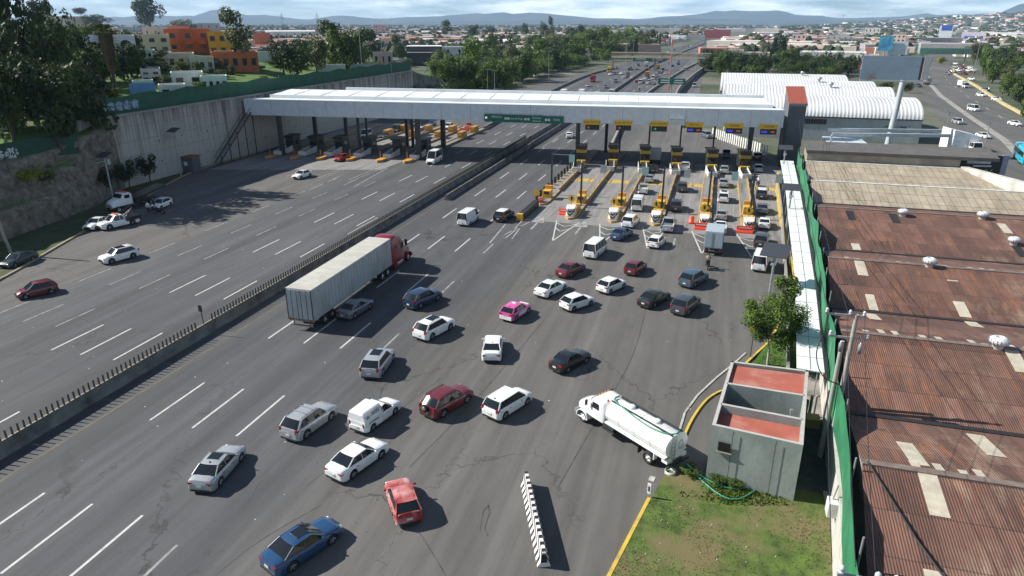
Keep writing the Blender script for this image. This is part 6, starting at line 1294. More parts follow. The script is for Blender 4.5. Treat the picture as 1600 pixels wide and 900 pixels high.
# ---- guardhouse
gh = empty('guardhouse', (4.5, 40.5, 0), 0, 'grey concrete guardhouse with open bays and red roof patches beside the tanker', 'guardhouse')
ghm = mat('grey_green_render', (.29, .32, .305), .85, 0, .12, .8, .2, 8, dirt=(.19, .21, .2), dscale=.5, dpos=(.45, .72), world=True, stretch=(1, 1, .6))
FL, FR, BR, BL = Vector((1.65, 36.5)), Vector((6.6, 35.75)), Vector((7.85, 45.3)), Vector((2.8, 45.3)); Hh = 3.95
def qp(u, v): return FL.lerp(FR, u).lerp(BL.lerp(BR, u), v)-Vector((4.5, 40.5))
def wallseg(mb, u0, v0, u1, v1, th=.2, z0=0, z1=Hh, m=0):
    a, b_ = qp(u0, v0), qp(u1, v1); ribbon(mb, [(a.x, a.y), (b_.x, b_.y)], th, z0, z1, m, 1)
m_ = MB()
wallseg(m_, -.0, .01, 1, .01); wallseg(m_, .98, .02, .98, 1); wallseg(m_, .02, 1, .02, .02); wallseg(m_, 0, .99, 1, .99); wallseg(m_, .03, .30, .97, .30); wallseg(m_, .03, .62, .97, .62)
m_.build('wall', [ghm, mat('pale_coping', (.42, .41, .38), .85, 0, .12, 2, world=True)], gh)
for v0, v1, z in ((.03, .29, 3.4), (.64, .97, 3.75)):
    m_ = MB(); pp = [qp(.04, v0), qp(.96, v0), qp(.96, v1), qp(.04, v1)]; m_.prism([(p.x, p.y) for p in pp], z-.1, z); m_.build('roof', mat('red_roof_membrane', (.36, .10, .07), .85, 0, .1, .7, dirt=(.42, .25, .2), dscale=.35, dpos=(.5, .75), world=True), gh)
m_ = MB(); pp = [qp(.04, .31), qp(.96, .31), qp(.96, .61), qp(.04, .61)]; m_.prism([(p.x, p.y) for p in pp], 1.2, 1.3); m_.build('courtyard_floor', mat('dark_floor', (.06, .07, .08), .8), gh)
for u, v, h in ((.28, .57, 2.6), (.6, .45, 2.1), (.85, .57, 2.9)): p = qp(u, v); m_ = MB(); m_.cyl((p.x, p.y, 1.3), (p.x, p.y, h), .07, None, 8); m_.cyl((p.x, p.y, h), (p.x, p.y, h+.15), .11, None, 8); m_.build('pipe', steel, gh)
a = qp(.10, 0); b_ = qp(.24, 0); m_ = MB(); d_ = (b_-a).normalized(); nrm = Vector((d_.y, -d_.x))*.115
m_.add([(*(a+nrm), 2.35), (*(b_+nrm), 2.35), (*(b_+nrm), 3.0), (*(a+nrm), 3.0)], [(0, 1, 2, 3)]); wn_ = m_.build('window', glass, gh); m_ = MB(); c = (a+b_)/2+nrm*1.1; m_.box((c.x, c.y, 2.33), ((b_-a).length+.2, .12, .06), math.atan2(d_.y, d_.x)); m_.build('sill', concrete, wn_)
for u in (.25, .72): p = qp(u, 0); m_ = MB(); m_.box((p.x+nrm.x, p.y+nrm.y, 1.95), (.03, .02, 3.85), math.atan2(d_.y, d_.x)); m_.build('joint', blackp, gh)
# paved yard right of the guardhouse with small block wall
yd = MB(); yd.prism([(6.9, 37.0), (9.4, 36.9), (9.9, 45.5), (8.0, 45.5)], .0, .16); struct('paving', yd, mat('dark_paving', (.07, .07, .068), .9, 0, .3, 1.5, world=True), 'dark paved strip beside the guardhouse')
m_ = MB(); m_.box((8.75, 36.6, .22), (.8, .9, .12)); tag(m_.build('slab', mat('tan_slab', (.38, .34, .25), .9)), 'square tan concrete slab lying at the grass edge', 'slab')
m_ = MB(); m_.box((8.5, 44.6, .5), (.9, .9, .7)); tag(m_.build('planter_block', mat('ochre_block', (.42, .32, .12), .85)), 'low ochre block behind the guardhouse corner', 'block')
for i, (x, y) in enumerate(((7.9, 44.0), (8.35, 45.2), (8.75, 45.9))): m_ = MB(); m_.cyl((x, y, .1), (x, y, 2.4-.3*i), .1, None, 8); tag(m_.build('post', concrete), ('concrete post nearest the guardhouse back corner', 'middle concrete post behind the guardhouse', 'concrete post nearest the walkway roof end')[i], 'post')
eb = empty('meter_box', (8.05, 33.2, 2.0), 0, 'white metal box mounted on the perimeter wall', 'box'); m_ = MB(); m_.box((0, 0, 0), (.5, .7, .9)); m_.build('housing', whitep, eb, .03); m_ = MB(); m_.tube([(0, .1, .45), (.15, .2, 1.3)], .04); m_.build('conduit', steel, eb)
# utility poles
def upole(p, h, label, arms, lean=(0, 0)):
    r_ = empty('utility_pole', (p[0], p[1], 0), 0, label, 'utility pole'); m_ = MB(); m_.cyl((0, 0, 0), (lean[0], lean[1], h), .19, .12, 12); m_.build('pole', mat('pole_concrete', (.33, .31, .28), .85, 0, .15, 2), r_)
    for z, x0, x1, sy in arms:
        m_ = MB(); m_.box(((x0+x1)/2, 0, z), (x1-x0, .1, .12)); ar = m_.build('crossarm', steel, r_)
        for x in (x0+.1, (x0+x1)/2+.25, x1-.1): m_ = MB(); m_.lathe([(.03, 0), (.10, .03), (.10, .1), (.05, .12), (.10, .16), (.09, .24), (.04, .3), (0, .31)], (x, 0, z+.06), 'z', 12); m_.build('insulator', mat('porcelain', (.5, .53, .55), .25, coat=.5), ar)
    return r_
pg = G(1293, 722); p1 = upole(pg, 10.2, 'tall grey concrete utility pole with crossarms behind the guardhouse', [(10.1, -1.7, .5, 0), (8.7, -1.3, .9, 0)])
for x, y, z in ((.45, -.3, 8.2), (-.6, -.3, 8.2)):
    m_ = MB(); m_.lathe([(0, -.3), (.11, -.3), (.12, .2), (.05, .3), (.03, .4), (0, .4)], (x, y, z), 'z', 12); m_.build('switch', steel, p1)
p2 = G(1281, 716); upole((p2.x, p2.y), 8.3, 'second shorter concrete utility pole beside the tall one', [])
m_ = MB(); q = G(1284, 706); m_.cyl((q.x, q.y, 0), (q.x, q.y, 2.6), .13, None, 10); tag(m_.build('post', concrete), 'short pale concrete stub post at the foot of the utility poles', 'post')
pn = G(1352, 897, 10.5); upole((pn.x, pn.y), 10.3, 'utility pole whose crossarm with white insulators shows at the bottom edge', [(10.3, -.75, .95, 0)])
wires = MB()
for dx in (-1.6, -.5, .4):
    for k_ in range(10):
        f0, f1 = k_/10, (k_+1)/10; A = Vector((pg.x+dx, pg.y, 10.3)); B = Vector((14.5+dx*.4, 128, 10.5)); sg = lambda f: -3*f*(1-f)*4*.4
        a = A.lerp(B, f0); b_ = A.lerp(B, f1); a.z += sg(f0); b_.z += sg(f1); wires.cyl(a, b_, .02, None, 4, 0, False)
    for k_ in range(6):
        f0, f1 = k_/6, (k_+1)/6; A = Vector((pg.x+dx, pg.y, 10.3)); B = Vector((pn.x+dx*.6, pn.y, 10.7)); a = A.lerp(B, f0); b_ = A.lerp(B, f1); a.z -= f0*(1-f0)*1.5; b_.z -= f1*(1-f1)*1.5; wires.cyl(a, b_, .015, None, 4, 0, False)
tag(wires.build('power_lines', blackp), 'thin black power lines running along the perimeter fence', 'power line')
lp = MB(); lp.tube(smooth([(pg.x-1.6, pg.y, 8.7), (pg.x-1.9, pg.y-.2, 7.5), (pg.x-1.3, pg.y-.3, 6.0), (pg.x-.2, pg.y-.1, 5.6)], 2), .035); tag(lp.build('cable', blackp), 'black cable drooping in a loop from the utility pole', 'cable')
# striped barrier in front, marker, diamond sign at tree
sb = empty('striped_barrier', (0, 0, 0), 0, 'black and white striped concrete barrier standing alone on the asphalt at the bottom', 'barrier')
A = G(822, 757); B = G(850, 887); L_ = (Vector((B.x, B.y))-Vector((A.x, A.y))).length; rz = math.atan2(B.y-A.y, B.x-A.x); sb.location = ((A.x+B.x)/2, (A.y+B.y)/2, .005); sb.rotation_euler = (0, 0, rz)
stm = bpy.data.materials.new('black_white_stripes'); t, b = nodes(stm); n = t.nodes.new; l = t.links.new; tc_ = n('ShaderNodeTexCoord'); sp_ = n('ShaderNodeSeparateXYZ'); l(tc_.outputs['Object'], sp_.inputs[0])
ad = n('ShaderNodeMath'); ad.operation = 'MULTIPLY_ADD'; l(sp_.outputs[2], ad.inputs[0]); ad.inputs[1].default_value = .45; l(sp_.outputs[0], ad.inputs[2]); dv = n('ShaderNodeMath'); dv.operation = 'DIVIDE'; dv.inputs[1].default_value = .50; l(ad.outputs[0], dv.inputs[0]); fr = n('ShaderNodeMath'); fr.operation = 'FRACT'; l(dv.outputs[0], fr.inputs[0]); gt = n('ShaderNodeMath'); gt.operation = 'GREATER_THAN'; gt.inputs[1].default_value = .5; l(fr.outputs[0], gt.inputs[0])
mx_ = n('ShaderNodeMixRGB'); mx_.inputs[1].default_value = (.015, .015, .017, 1); mx_.inputs[2].default_value = (.66, .66, .64, 1); l(gt.outputs[0], mx_.inputs[0]); l(mx_.outputs[0], b.inputs['Base Color']); b.inputs['Roughness'].default_value = .7
for k_ in range(2):
    m_ = MB(); x0 = -L_/2+k_*L_/2; x1 = x0+L_/2-.03; prof = [(-.34, 0), (-.34, .08), (-.17, .32), (-.1, .95), (.1, .95), (.17, .32), (.34, .08), (.34, 0)]
    m_.add([(x, a_, z) for x in (x0, x1) for a_, z in prof], [(i, i+1, 9+i, 8+i) for i in range(7)]+[tuple(range(7, -1, -1)), tuple(range(8, 16))]); m_.build('segment', stm, sb)
g_ = G(1013, 780); mk = empty('road_marker', (g_.x, g_.y, 0), R(-20), 'small pale marker panel standing on the yellow kerb', 'marker'); m_ = MB(); m_.box((0, 0, .75), (.22, .06, .7)); m_.build('panel', whitep, mk); m_ = MB(); m_.box((0, -.035, .75), (.1, .01, .35)); m_.build('stripe', P['navy'], mk); m_ = MB(); m_.cyl((0, 0, 0), (0, 0, .4), .03); m_.build('post', steel, mk)
g_ = G(1172, 560); dm = empty('warning_sign', (g_.x, g_.y, .14), 0, 'yellow diamond sign on a thin post by the roadside tree', 'sign'); m_ = MB(); m_.cyl((0, 0, 0), (0, 0, 2.6), .035); m_.build('pole', darksteel, dm); m_ = MB(); m_.prism([(0, -.42), (.42, 0), (0, .42), (-.42, 0)], -.02, .02); m_.v = [(a, c_-.05, b_+2.5) for a, b_, c_ in m_.v]; m_.build('panel', signy, dm)

# ---- white barrel roofed sheds
vm = bpy.data.materials.new('white_ribbed_vault'); t, b = nodes(vm); n = t.nodes.new; l = t.links.new; gg = n('ShaderNodeNewGeometry'); sp_ = n('ShaderNodeSeparateXYZ'); l(gg.outputs['Position'], sp_.inputs[0])
def fm_(op, a, v): 
    q = n('ShaderNodeMath'); q.operation = op; l(a, q.inputs[0]); q.inputs[1].default_value = v; return q.outputs[0]
s1 = fm_('MULTIPLY', sp_.outputs[0], 2*math.pi/.82); s2 = n('ShaderNodeMath'); s2.operation = 'SINE'; l(s1, s2.inputs[0]); rr_ = n('ShaderNodeMapRange'); rr_.inputs[1].default_value = -.55; rr_.inputs[2].default_value = .1; l(s2.outputs[0], rr_.inputs[0])
nz = n('ShaderNodeTexNoise'); nz.inputs['Scale'].default_value = .15; nz.inputs['Detail'].default_value = 5; l(gg.outputs['Position'], nz.inputs['Vector']); mr2 = n('ShaderNodeMapRange'); mr2.inputs[1].default_value = .35; mr2.inputs[2].default_value = .7; mr2.inputs[3].default_value = 1; mr2.inputs[4].default_value = .8; l(nz.outputs['Fac'], mr2.inputs[0])
mx_ = n('ShaderNodeMixRGB'); mx_.inputs[1].default_value = (.60, .61, .61, 1); mx_.inputs[2].default_value = (.72, .73, .73, 1); l(rr_.outputs[0], mx_.inputs[0]); mx2 = n('ShaderNodeMixRGB'); mx2.blend_type = 'MULTIPLY'; mx2.inputs[0].default_value = 1; l(mx_.outputs[0], mx2.inputs[1]); l(mr2.outputs[0], mx2.inputs[2]); l(mx2.outputs[0], b.inputs['Base Color']); b.inputs['Roughness'].default_value = .55
bp = n('ShaderNodeBump'); bp.inputs['Strength'].default_value = .4; bp.inputs['Distance'].default_value = .08; l(s2.outputs[0], bp.inputs['Height']); l(bp.outputs[0], b.inputs['Normal'])
shedw = mat('shed_wall', (.40, .45, .46), .8, 0, .1, .3, dirt=(.28, .3, .3), dscale=.3, world=True)
for i, (yc, half_, rise, ez, x1) in enumerate(((189, 10, 3.9, 5.4, 45.6), (209, 8.5, 4.6, 5.5, 44), (228, 10, 4.6, 5.5, 43), (252, 12, 4.8, 5.5, 39))):
    lab = ('nearest white barrel-roofed shed with grey front wall', 'second white barrel-roofed shed counted from the nearest', 'third white barrel-roofed shed counted from the nearest', 'farthest white barrel-roofed shed')[i]
    x0 = 2.5-(yc-186)*.03; r_ = empty('shed', ((x0+x1)/2, yc, 0), 0, lab, 'shed', 'white barrel-roofed sheds'); N_ = 20; m_ = MB(); vs = []
    for x in (x0-r_.location.x, x1-r_.location.x):
        for k_ in range(N_+1): a_ = math.pi*k_/N_; vs.append((x, -half_*math.cos(a_), ez+rise*math.sin(a_)))
    m_.add(vs, [(k_, N_+1+k_, N_+2+k_, k_+1) for k_ in range(N_)], 0, True); m_.build('roof', vm, r_)
    m_ = MB(); hx = (x1-x0)/2; m_.prism([(-hx, -half_+.1), (hx, -half_+.1), (hx, half_-.1), (-hx, half_-.1)], 0, ez-.02)
    for x in (-hx+.02, hx-.02): m_.add([(x, -half_*.985*math.cos(math.pi*k_/N_), ez-.03+rise*.98*math.sin(math.pi*k_/N_)) for k_ in range(N_+1)], [tuple(range(N_+1)), tuple(range(N_, -1, -1))])
    m_.build('wall', shedw, r_); m_ = MB(); m_.box((0, -half_+.0, ez-.15), (x1-x0, .3, .2)); m_.build('gutter', darksteel, r_)
    if i == 0:
        m_ = MB(); m_.box((-1.8, -half_+.05, 4.2), (6.5, .12, 1.2)); wn_ = m_.build('window', blackp, r_); m_ = MB()
        for k_ in range(12): m_.box((-4.8+k_*.55, -half_-.03, 4.2), (.06, .05, 1.2))
        m_.build('window_bars', mat('reddish_bar', (.3, .2, .2), .7), wn_); m_ = MB(); random.seed(9)
        for k_ in range(9): m_.box((14+k_*.62, -half_+.06, 3.3+random.uniform(-.1, .1)), (.42, .06, 1.1)); 
        m_.build('graffiti', mat('graffiti_black', (.05, .05, .06), .8, 0, .3, 3, dirt=(.4, .45, .46), dscale=1.3, dpos=(.5, .52)), r_)
    if i:
        m_ = MB(); m_.lathe([(.3, 0), (.35, .5), (.7, .7), (.6, 1.2), (0, 1.3)], (6, -half_*.2-1, ez+rise-.1), 'z', 12); m_.build('roof_vent', steel, r_)
# open white steel frame, white awning, white box
fr_ = empty('steel_beam_frame', (32, 150, 0), 0, 'open white steel beam frame standing in front of the nearest barrel shed', 'steel frame'); m_ = MB()
a = G(1300, 210, 6.5); b_ = G(1485, 212, 6.5)
for q in (a, b_, a.lerp(b_, .5)): m_.box((q.x-32, q.y-150, 3.2), (.35, .35, 6.4))
m_.prism([(a.x-32, a.y-150-.25), (b_.x-32, b_.y-150-.25), (b_.x-32, b_.y-150+.25), (a.x-32, a.y-150+.25)], 6.2, 6.8); m_.prism([(a.x-32, a.y-150+6), (b_.x-32, b_.y-150+6), (b_.x-32, b_.y-150+6.4), (a.x-32, a.y-150+6.4)], 6.2, 6.8); m_.build('beams', mat('pale_grey_steel', (.5, .54, .55), .5), fr_)
aw = empty('awning', (0, 0, 0), 0, 'pale blue-white sheet roof with a dark cross between the tower and the frame', 'roof'); pp = [G(1285, 213, 4.5), G(1345, 217, 4.5), G(1368, 234, 4.5), G(1302, 234, 4.5)][::-1]; m_ = MB(); m_.prism([(p.x, p.y) for p in pp], 4.4, 4.55); m_.build('sheet', mat('pale_blue_sheet', (.5, .58, .62), .5), aw)
m_ = MB()
for p in pp: m_.cyl((p.x, p.y, 0), (p.x, p.y, 4.4), .1, None, 6)
m_.build('posts', steel, aw); m_ = MB(); ribbon(m_, [((pp[0].x+pp[1].x)/2, (pp[0].y+pp[1].y)/2), ((pp[2].x+pp[3].x)/2, (pp[2].y+pp[3].y)/2)], .25, 4.56, 4.6); m_.build('seam', steel, aw)
wb_ = empty('small_building', tuple(G(1497, 233)), R(8), 'bright white gabled box building beside the white truck on the street', 'building'); m_ = MB(); m_.prism([(-2.8, -3), (2.8, -3), (2.8, 3), (-2.8, 3)], 0, [4.5, 3.2, 3.2, 4.5]); m_.build('wall', mat('bright_white_wall', (.8, .8, .8), .6), wb_)
# white pent wall with diagonal slats between tower and canopy lane
dl = MB(); a = G(1112, 214); b_ = G(1200, 245)
for k_ in range(26):
    p = a.lerp(b_, k_/26); q = a.lerp(b_, (k_+.5)/26); dl.prism([(p.x, p.y), (q.x, q.y), (q.x, q.y+.3), (p.x, p.y+.3)], 0, 2.2)
tag(dl.build('slat_fence', whitep), 'white slatted fence running diagonally behind the last toll booths', 'fence')
# billboard
bp_ = empty('billboard', (36.7, 167.2, 0), R(-4), 'huge blank grey blue billboard on a single leaning-looking steel pole', 'billboard'); m_ = MB(); m_.cyl((0, 0, 0), (1.2, 4, 15.6), .65, .55, 14); m_.build('pole', mat('billboard_pole_steel', (.36, .4, .41), .6, 0, .1, 1), bp_)
q0 = G(1352, 122, 15.5); q1 = G(1448, 122, 15.5); cw = (q1-q0).length; mid = (q0+q1)/2-Vector((36.7, 167.2, 0)); 
m_ = MB(); m_.box((mid.x, mid.y+.8, 17.4), (cw, .4, 4.6)); m_.build('panel', mat('blank_billboard', (.20, .27, .33), .6, 0, .12, .3, dirt=(.16, .13, .12), dscale=.25, dpos=(.55, .7)), bp_); m_ = MB(); m_.box((mid.x, mid.y-.2, 14.9), (cw, .9, .25)); m_.box((mid.x+cw*.44, mid.y+.3, 17.4), (1.2, .5, 4.5)); m_.build('catwalk', steel, bp_); m_ = MB(); m_.box((mid.x+cw*.4, mid.y+.57, 17.4), (1.1, .06, 4.2)); m_.build('dark_gap', blackp, bp_)
# ================= TREES =================
def leafmat(name, dark, light, rnd=.25):
    m = bpy.data.materials.new(name); t, b = nodes(m); n = t.nodes.new; l = t.links.new
    tc_ = n('ShaderNodeTexCoord'); nz = n('ShaderNodeTexNoise'); nz.inputs['Scale'].default_value = .8; nz.inputs['Detail'].default_value = 5; l(tc_.outputs['Object'], nz.inputs['Vector'])
    c = n('ShaderNodeValToRGB'); c.color_ramp.elements[0].position = .38; c.color_ramp.elements[0].color = dark+(1,); c.color_ramp.elements[1].position = .64; c.color_ramp.elements[1].color = light+(1,); l(nz.outputs['Fac'], c.inputs[0])
    oi = n('ShaderNodeObjectInfo'); r3 = n('ShaderNodeMapRange'); r3.inputs[3].default_value = 1-rnd; r3.inputs[4].default_value = 1+rnd; l(oi.outputs['Random'], r3.inputs[0]); m3 = n('ShaderNodeMixRGB'); m3.blend_type = 'MULTIPLY'; m3.inputs[0].default_value = 1; l(c.outputs[0], m3.inputs[1]); l(r3.outputs[0], m3.inputs[2])
    l(m3.outputs[0], b.inputs['Base Color']); b.inputs['Roughness'].default_value = .6; b.inputs['Specular IOR Level'].default_value = .25
    tr = n('ShaderNodeBsdfTranslucent'); l(m3.outputs[0], tr.inputs[0]); ms = n('ShaderNodeMixShader'); ms.inputs[0].default_value = .22; o = t.nodes['Material Output']; l(b.outputs[0], ms.inputs[1]); l(tr.outputs[0], ms.inputs[2]); l(ms.outputs[0], o.inputs[0]); return m
KN0 = dict(mid='mid green', dark='dark green', bright='light green', olive='olive green')
LM = dict(mid=leafmat('leaves_mid', (.042, .075, .014), (.11, .17, .03)), dark=leafmat('leaves_dark', (.020, .036, .012), (.055, .088, .024)), bright=leafmat('leaves_bright', (.065, .11, .014), (.17, .24, .035)), yellow=leafmat('leaves_yellow', (.14, .17, .02), (.32, .31, .03)), olive=leafmat('leaves_olive', (.055, .07, .025), (.13, .15, .05)))
def crown(seed, n_leaf, lobes, leaf, sq=1.0, core=True):
    rnd_ = random.Random(seed); L_ = []
    for i in range(lobes):
        a = rnd_.uniform(0, 6.28); rr_ = rnd_.uniform(.15, .62); z = rnd_.uniform(-.45, .62); L_.append((Vector((math.cos(a)*rr_, math.sin(a)*rr_, z*sq)), rnd_.uniform(.26, .44)))
    L_.append((Vector((0, 0, 0)), .5)); mb = MB()
    for i in range(n_leaf):
        c, r_ = L_[rnd_.randrange(len(L_))]; d = Vector((rnd_.gauss(0, 1), rnd_.gauss(0, 1), rnd_.gauss(0, 1)*.8)).normalized(); p = c+d*r_*(rnd_.uniform(.55, 1.05)**.6)
        if noise.noise(p*4+Vector((seed, 0, 0))) < -.22: continue
        nn = (d+Vector((rnd_.uniform(-.8, .8), rnd_.uniform(-.8, .8), rnd_.uniform(-.3, 1.1)))).normalized(); u = nn.cross(Vector((rnd_.random(), rnd_.random(), rnd_.random()))).normalized(); v = nn.cross(u); s_ = leaf*rnd_.uniform(.6, 1.35)
        mb.add([p-u*s_, p-v*s_*.55, p+u*s_, p+v*s_*.6], [(0, 1, 2, 3)])
    return mb
def trunkmesh(seed, lean=.1, r=.05):
    rnd_ = random.Random(seed); mb = MB(); top = Vector((rnd_.uniform(-lean, lean), rnd_.uniform(-lean, lean), .55)); mb.cyl((0, 0, -.06), top*.6, r, r*.7, 8); mb.cyl(top*.6, top, r*.7, r*.5, 8)
    for i in range(5): a = rnd_.uniform(0, 6.28); e = Vector((math.cos(a)*.32, math.sin(a)*.32, rnd_.uniform(.6, .85))); mb.cyl(top*rnd_.uniform(.55, .95), e, r*.4, r*.12, 5)
    return mb
# unit crowns: radius about 1 in plan, placed over a unit trunk of height 1
CR = {}; 
for nm, (nl, lb, lf, sq) in dict(a=(3000, 10, .062, 1), b=(3000, 13, .058, .85), c=(2600, 8, .065, 1.25), d=(2800, 15, .055, .7)).items():
    for mk_ in LM:
        pass
    CR[nm] = crown(sum(map(ord, nm)), nl, lb, lf, sq)
CMESH = {}; TMESH = [trunkmesh(i) .mesh('trunk', bark) for i in range(4)]
def tree(p, h, w_, label, kind='mid', shape=None, group=None, cat='tree', name='tree', low=False, rz=None):
    rnd_ = random.Random(int(p[0]*7+p[1]*13)); shape = shape or rnd_.choice('abcd'); key = (shape, kind)
    if key not in CMESH: CMESH[key] = CR[shape].mesh('crown', LM[kind])
    rz = rnd_.uniform(0, 6.28) if rz is None else rz
    r_ = empty(name, (p[0], p[1], p[2] if len(p) > 2 else 0), rz, label, cat, group)
    h0 = h
    c = link('crown', CMESH[key], r_); cz = .62 if not low else .5; c.location = (0, 0, h*cz); c.scale = (w_/2*1.0, w_/2*1.0, h*(1-cz)*1.12 if not low else h*.55)
    t = link('trunk', TMESH[rnd_.randrange(4)], r_); t.scale = (min(h, w_)*.62,)*2+(h*.8,); return r_
# the roadside tree, finer leaves
def bigtree():
    b_ = G(1199, 570, .14); r_ = empty('tree', b_, 0, 'leafy green tree on the small lawn between the guardhouse and the last lane', 'tree'); rnd_ = random.Random(4); mb = MB()
    tips = []; tk = MB(); top = Vector((-.2, .1, 2.3)); tk.cyl((0, 0, 0), (-.05, 0, 1.3), .11, .085, 10); tk.cyl((-.05, 0, 1.3), top, .085, .06, 8)
    for i in range(16):
        a = i*2.4; rr_ = rnd_.uniform(.7, 2.0); z = rnd_.uniform(2.6, 6.3)-rr_*.25; e = Vector((math.cos(a)*rr_, math.sin(a)*rr_, z)); tk.cyl(top, e, .045, .015, 5); tips.append((e, rnd_.uniform(.65, 1.0)))
    tips += [(Vector((0, 0, 4.2)), 1.5), (Vector((-.9, 0, 4.0)), 1.1), (Vector((-.5, 0, 5.3)), .95), (Vector((.8, 0, 4.6)), 1.2), (Vector((.4, 0, 5.8)), 1.0), (Vector((-1.6, .2, 3.9)), .7), (Vector((-1.9, 0, 5.1)), .5), (Vector((1.0, 0, 6.7)), .7), (Vector((.1, 0, 7.2)), .55), (Vector((.9, 0, 7.4)), .4)]
    for i in range(26000):
        c, r1 = tips[rnd_.randrange(len(tips))]; d = Vector((rnd_.gauss(0, 1), rnd_.gauss(0, 1), rnd_.gauss(0, 1))).normalized(); p = c+d*r1*rnd_.uniform(.3, 1.05)
        if noise.noise(p*1.7) < -.38: continue
        nn = (d+Vector((rnd_.uniform(-.8, .8), rnd_.uniform(-.8, .8), rnd_.uniform(-.2, 1)))).normalized(); u = nn.cross(Vector((rnd_.random(), rnd_.random(), rnd_.random()))).normalized(); v = nn.cross(u); s_ = rnd_.uniform(.06, .12); mb.add([p-u*s_, p-v*s_*.5, p+u*s_, p+v*s_*.5], [(0, 1, 2, 3)])
    mb.build('crown', LM['mid'], r_); tk.build('trunk', mat('pale_bark', (.38, .35, .3), .9, 0, .2, 4), r_)
bigtree()
def ptree(px, py, toppx, wpx, label, kind='mid', shape=None, ground='hill', group=None, low=False):     # base pixel, top pixel y, crown width in pixels
    p = hit(px, py) if ground == 'hill' else G(px, py); s_ = ppm(p+Vector((0, 0, 4))); return tree(p, max(1.2, (py-toppx)/s_/.96), wpx/s_, label, kind, shape, group, low=low)
# three trees by the wall
for Y_, h_, w_, lab in ((84.8, 5.6, 4.6, 'dark bushy tree at the foot of the rock face, left of the solar lamp'), (89.2, 5.4, 4.4, 'dark rounded tree right behind the tow truck lamp post'), (93.8, 5.6, 4.4, 'dark round-headed tree nearest the retaining wall cabin')): tree((-91.9, Y_, .1), h_, w_, lab, 'dark', 'a')
# dark mass of trees at upper left
LT = [(25, 235, 60, 120, 'dark', 'huge dark tree at the far left edge under the graffiti fence'), (95, 232, 95, 110, 'dark', 'big dark tree behind the green graffiti fence'), (150, 225, 120, 90, 'dark', 'dark tree drooping over the corner of the retaining wall'), (40, 170, -25, 120, 'dark', 'tallest dark tree cutting the upper left corner'), (95, 150, 20, 90, 'dark', 'tall dark tree in front of the flat roofed house'), (8, 130, -30, 90, 'dark', 'dark tree at the extreme top left'), (60, 205, 110, 100, 'dark', 'dark tree mid-slope above the rock face'), (120, 190, 105, 80, 'dark', 'dark tree left of the yellow shrubs'), (140, 140, 60, 60, 'dark', 'dark tree just left of the white arched house'),
      (100, 110, 35, 90, 'olive', 'olive green tree before the house with the flat white roof'), (60, 60, -10, 70, 'dark', 'dark treetop against the sky near the left corner'), (165, 130, 85, 40, 'dark', 'dark tree beside the palm trunk'), (85, 70, 8, 22, 'dark', 'slim dark tree top left of the hillside house'), (150, 42, 22, 60, 'olive', 'low olive tree behind the hillside house against the sky'), (128, 30, 11, 30, 'dark', 'small rounded tree on the skyline left of the tall lone tree'),
      (236, 62, -6, 62, 'dark', 'tall lone dark tree breaking the skyline above the orange houses'), (255, 108, 82, 40, 'mid', 'green tree in front of the pale green house'), (240, 118, 92, 50, 'dark', 'dark garden tree left of the yellow bush'), (285, 112, 94, 24, 'yellow', 'yellow green bush before the pale awning house'), (150, 160, 130, 44, 'bright', 'pale variegated shrub above the green fence'), (178, 157, 136, 36, 'yellow', 'bright yellow shrub beside the blue garage door'), (160, 166, 154, 20, 'yellow', 'small yellow bush at the top of the green mesh fence'), (313, 142, 125, 26, 'mid', 'small green tree in the white walled garden'),
      (373, 112, 28, 62, 'olive', 'tall thin-crowned tree in front of the orange house'), (262, 135, 118, 24, 'dark', 'little dark bush below the white stair wall'), (290, 50, 30, 60, 'olive', 'olive trees behind the orange house roofs'), (345, 128, 108, 26, 'dark', 'dark shrub beside the green field'), (465, 122, 56, 66, 'dark', 'broad dark olive tree beyond the green field'), (520, 108, 44, 66, 'mid', 'round mid green tree left of the tall street lamp'), (558, 108, 42, 72, 'mid', 'broad mid green tree behind the tall street lamp'), (524, 80, 32, 22, 'dark', 'pointed dark conifer behind the round green trees'), (585, 100, 55, 44, 'dark', 'dark green tree left of the grey wall house'), (495, 116, 52, 56, 'olive', 'olive tree between the broad dark tree and the round one'), (540, 112, 48, 56, 'mid', 'mid green tree whose crown touches the tall street lamp'), (444, 116, 62, 44, 'dark', 'dark bushy tree at the left side of the broad olive tree'), (622, 98, 60, 28, 'mid', 'small green tree left of the open metal hangar'), (415, 95, 70, 30, 'dark', 'dark tree left of the broad olive tree'), (640, 108, 97, 16, 'bright', 'small bright bush at the end of the mesh fence')]
for px, py, tp, wd, kd, lab in LT: ptree(px, py, tp, wd, lab, kd, low='skyline' not in lab and 'lone' not in lab and 'thin' not in lab)
for px, py, lab in ((45, 292, 'sprawling yellow green bush on top of the rock face'), (78, 288, 'pale dry bush hanging over the rock face')):
    ptree(px, py, py-26, 62 if px < 60 else 34, lab, 'yellow' if px < 60 else 'olive', 'd', low=True)
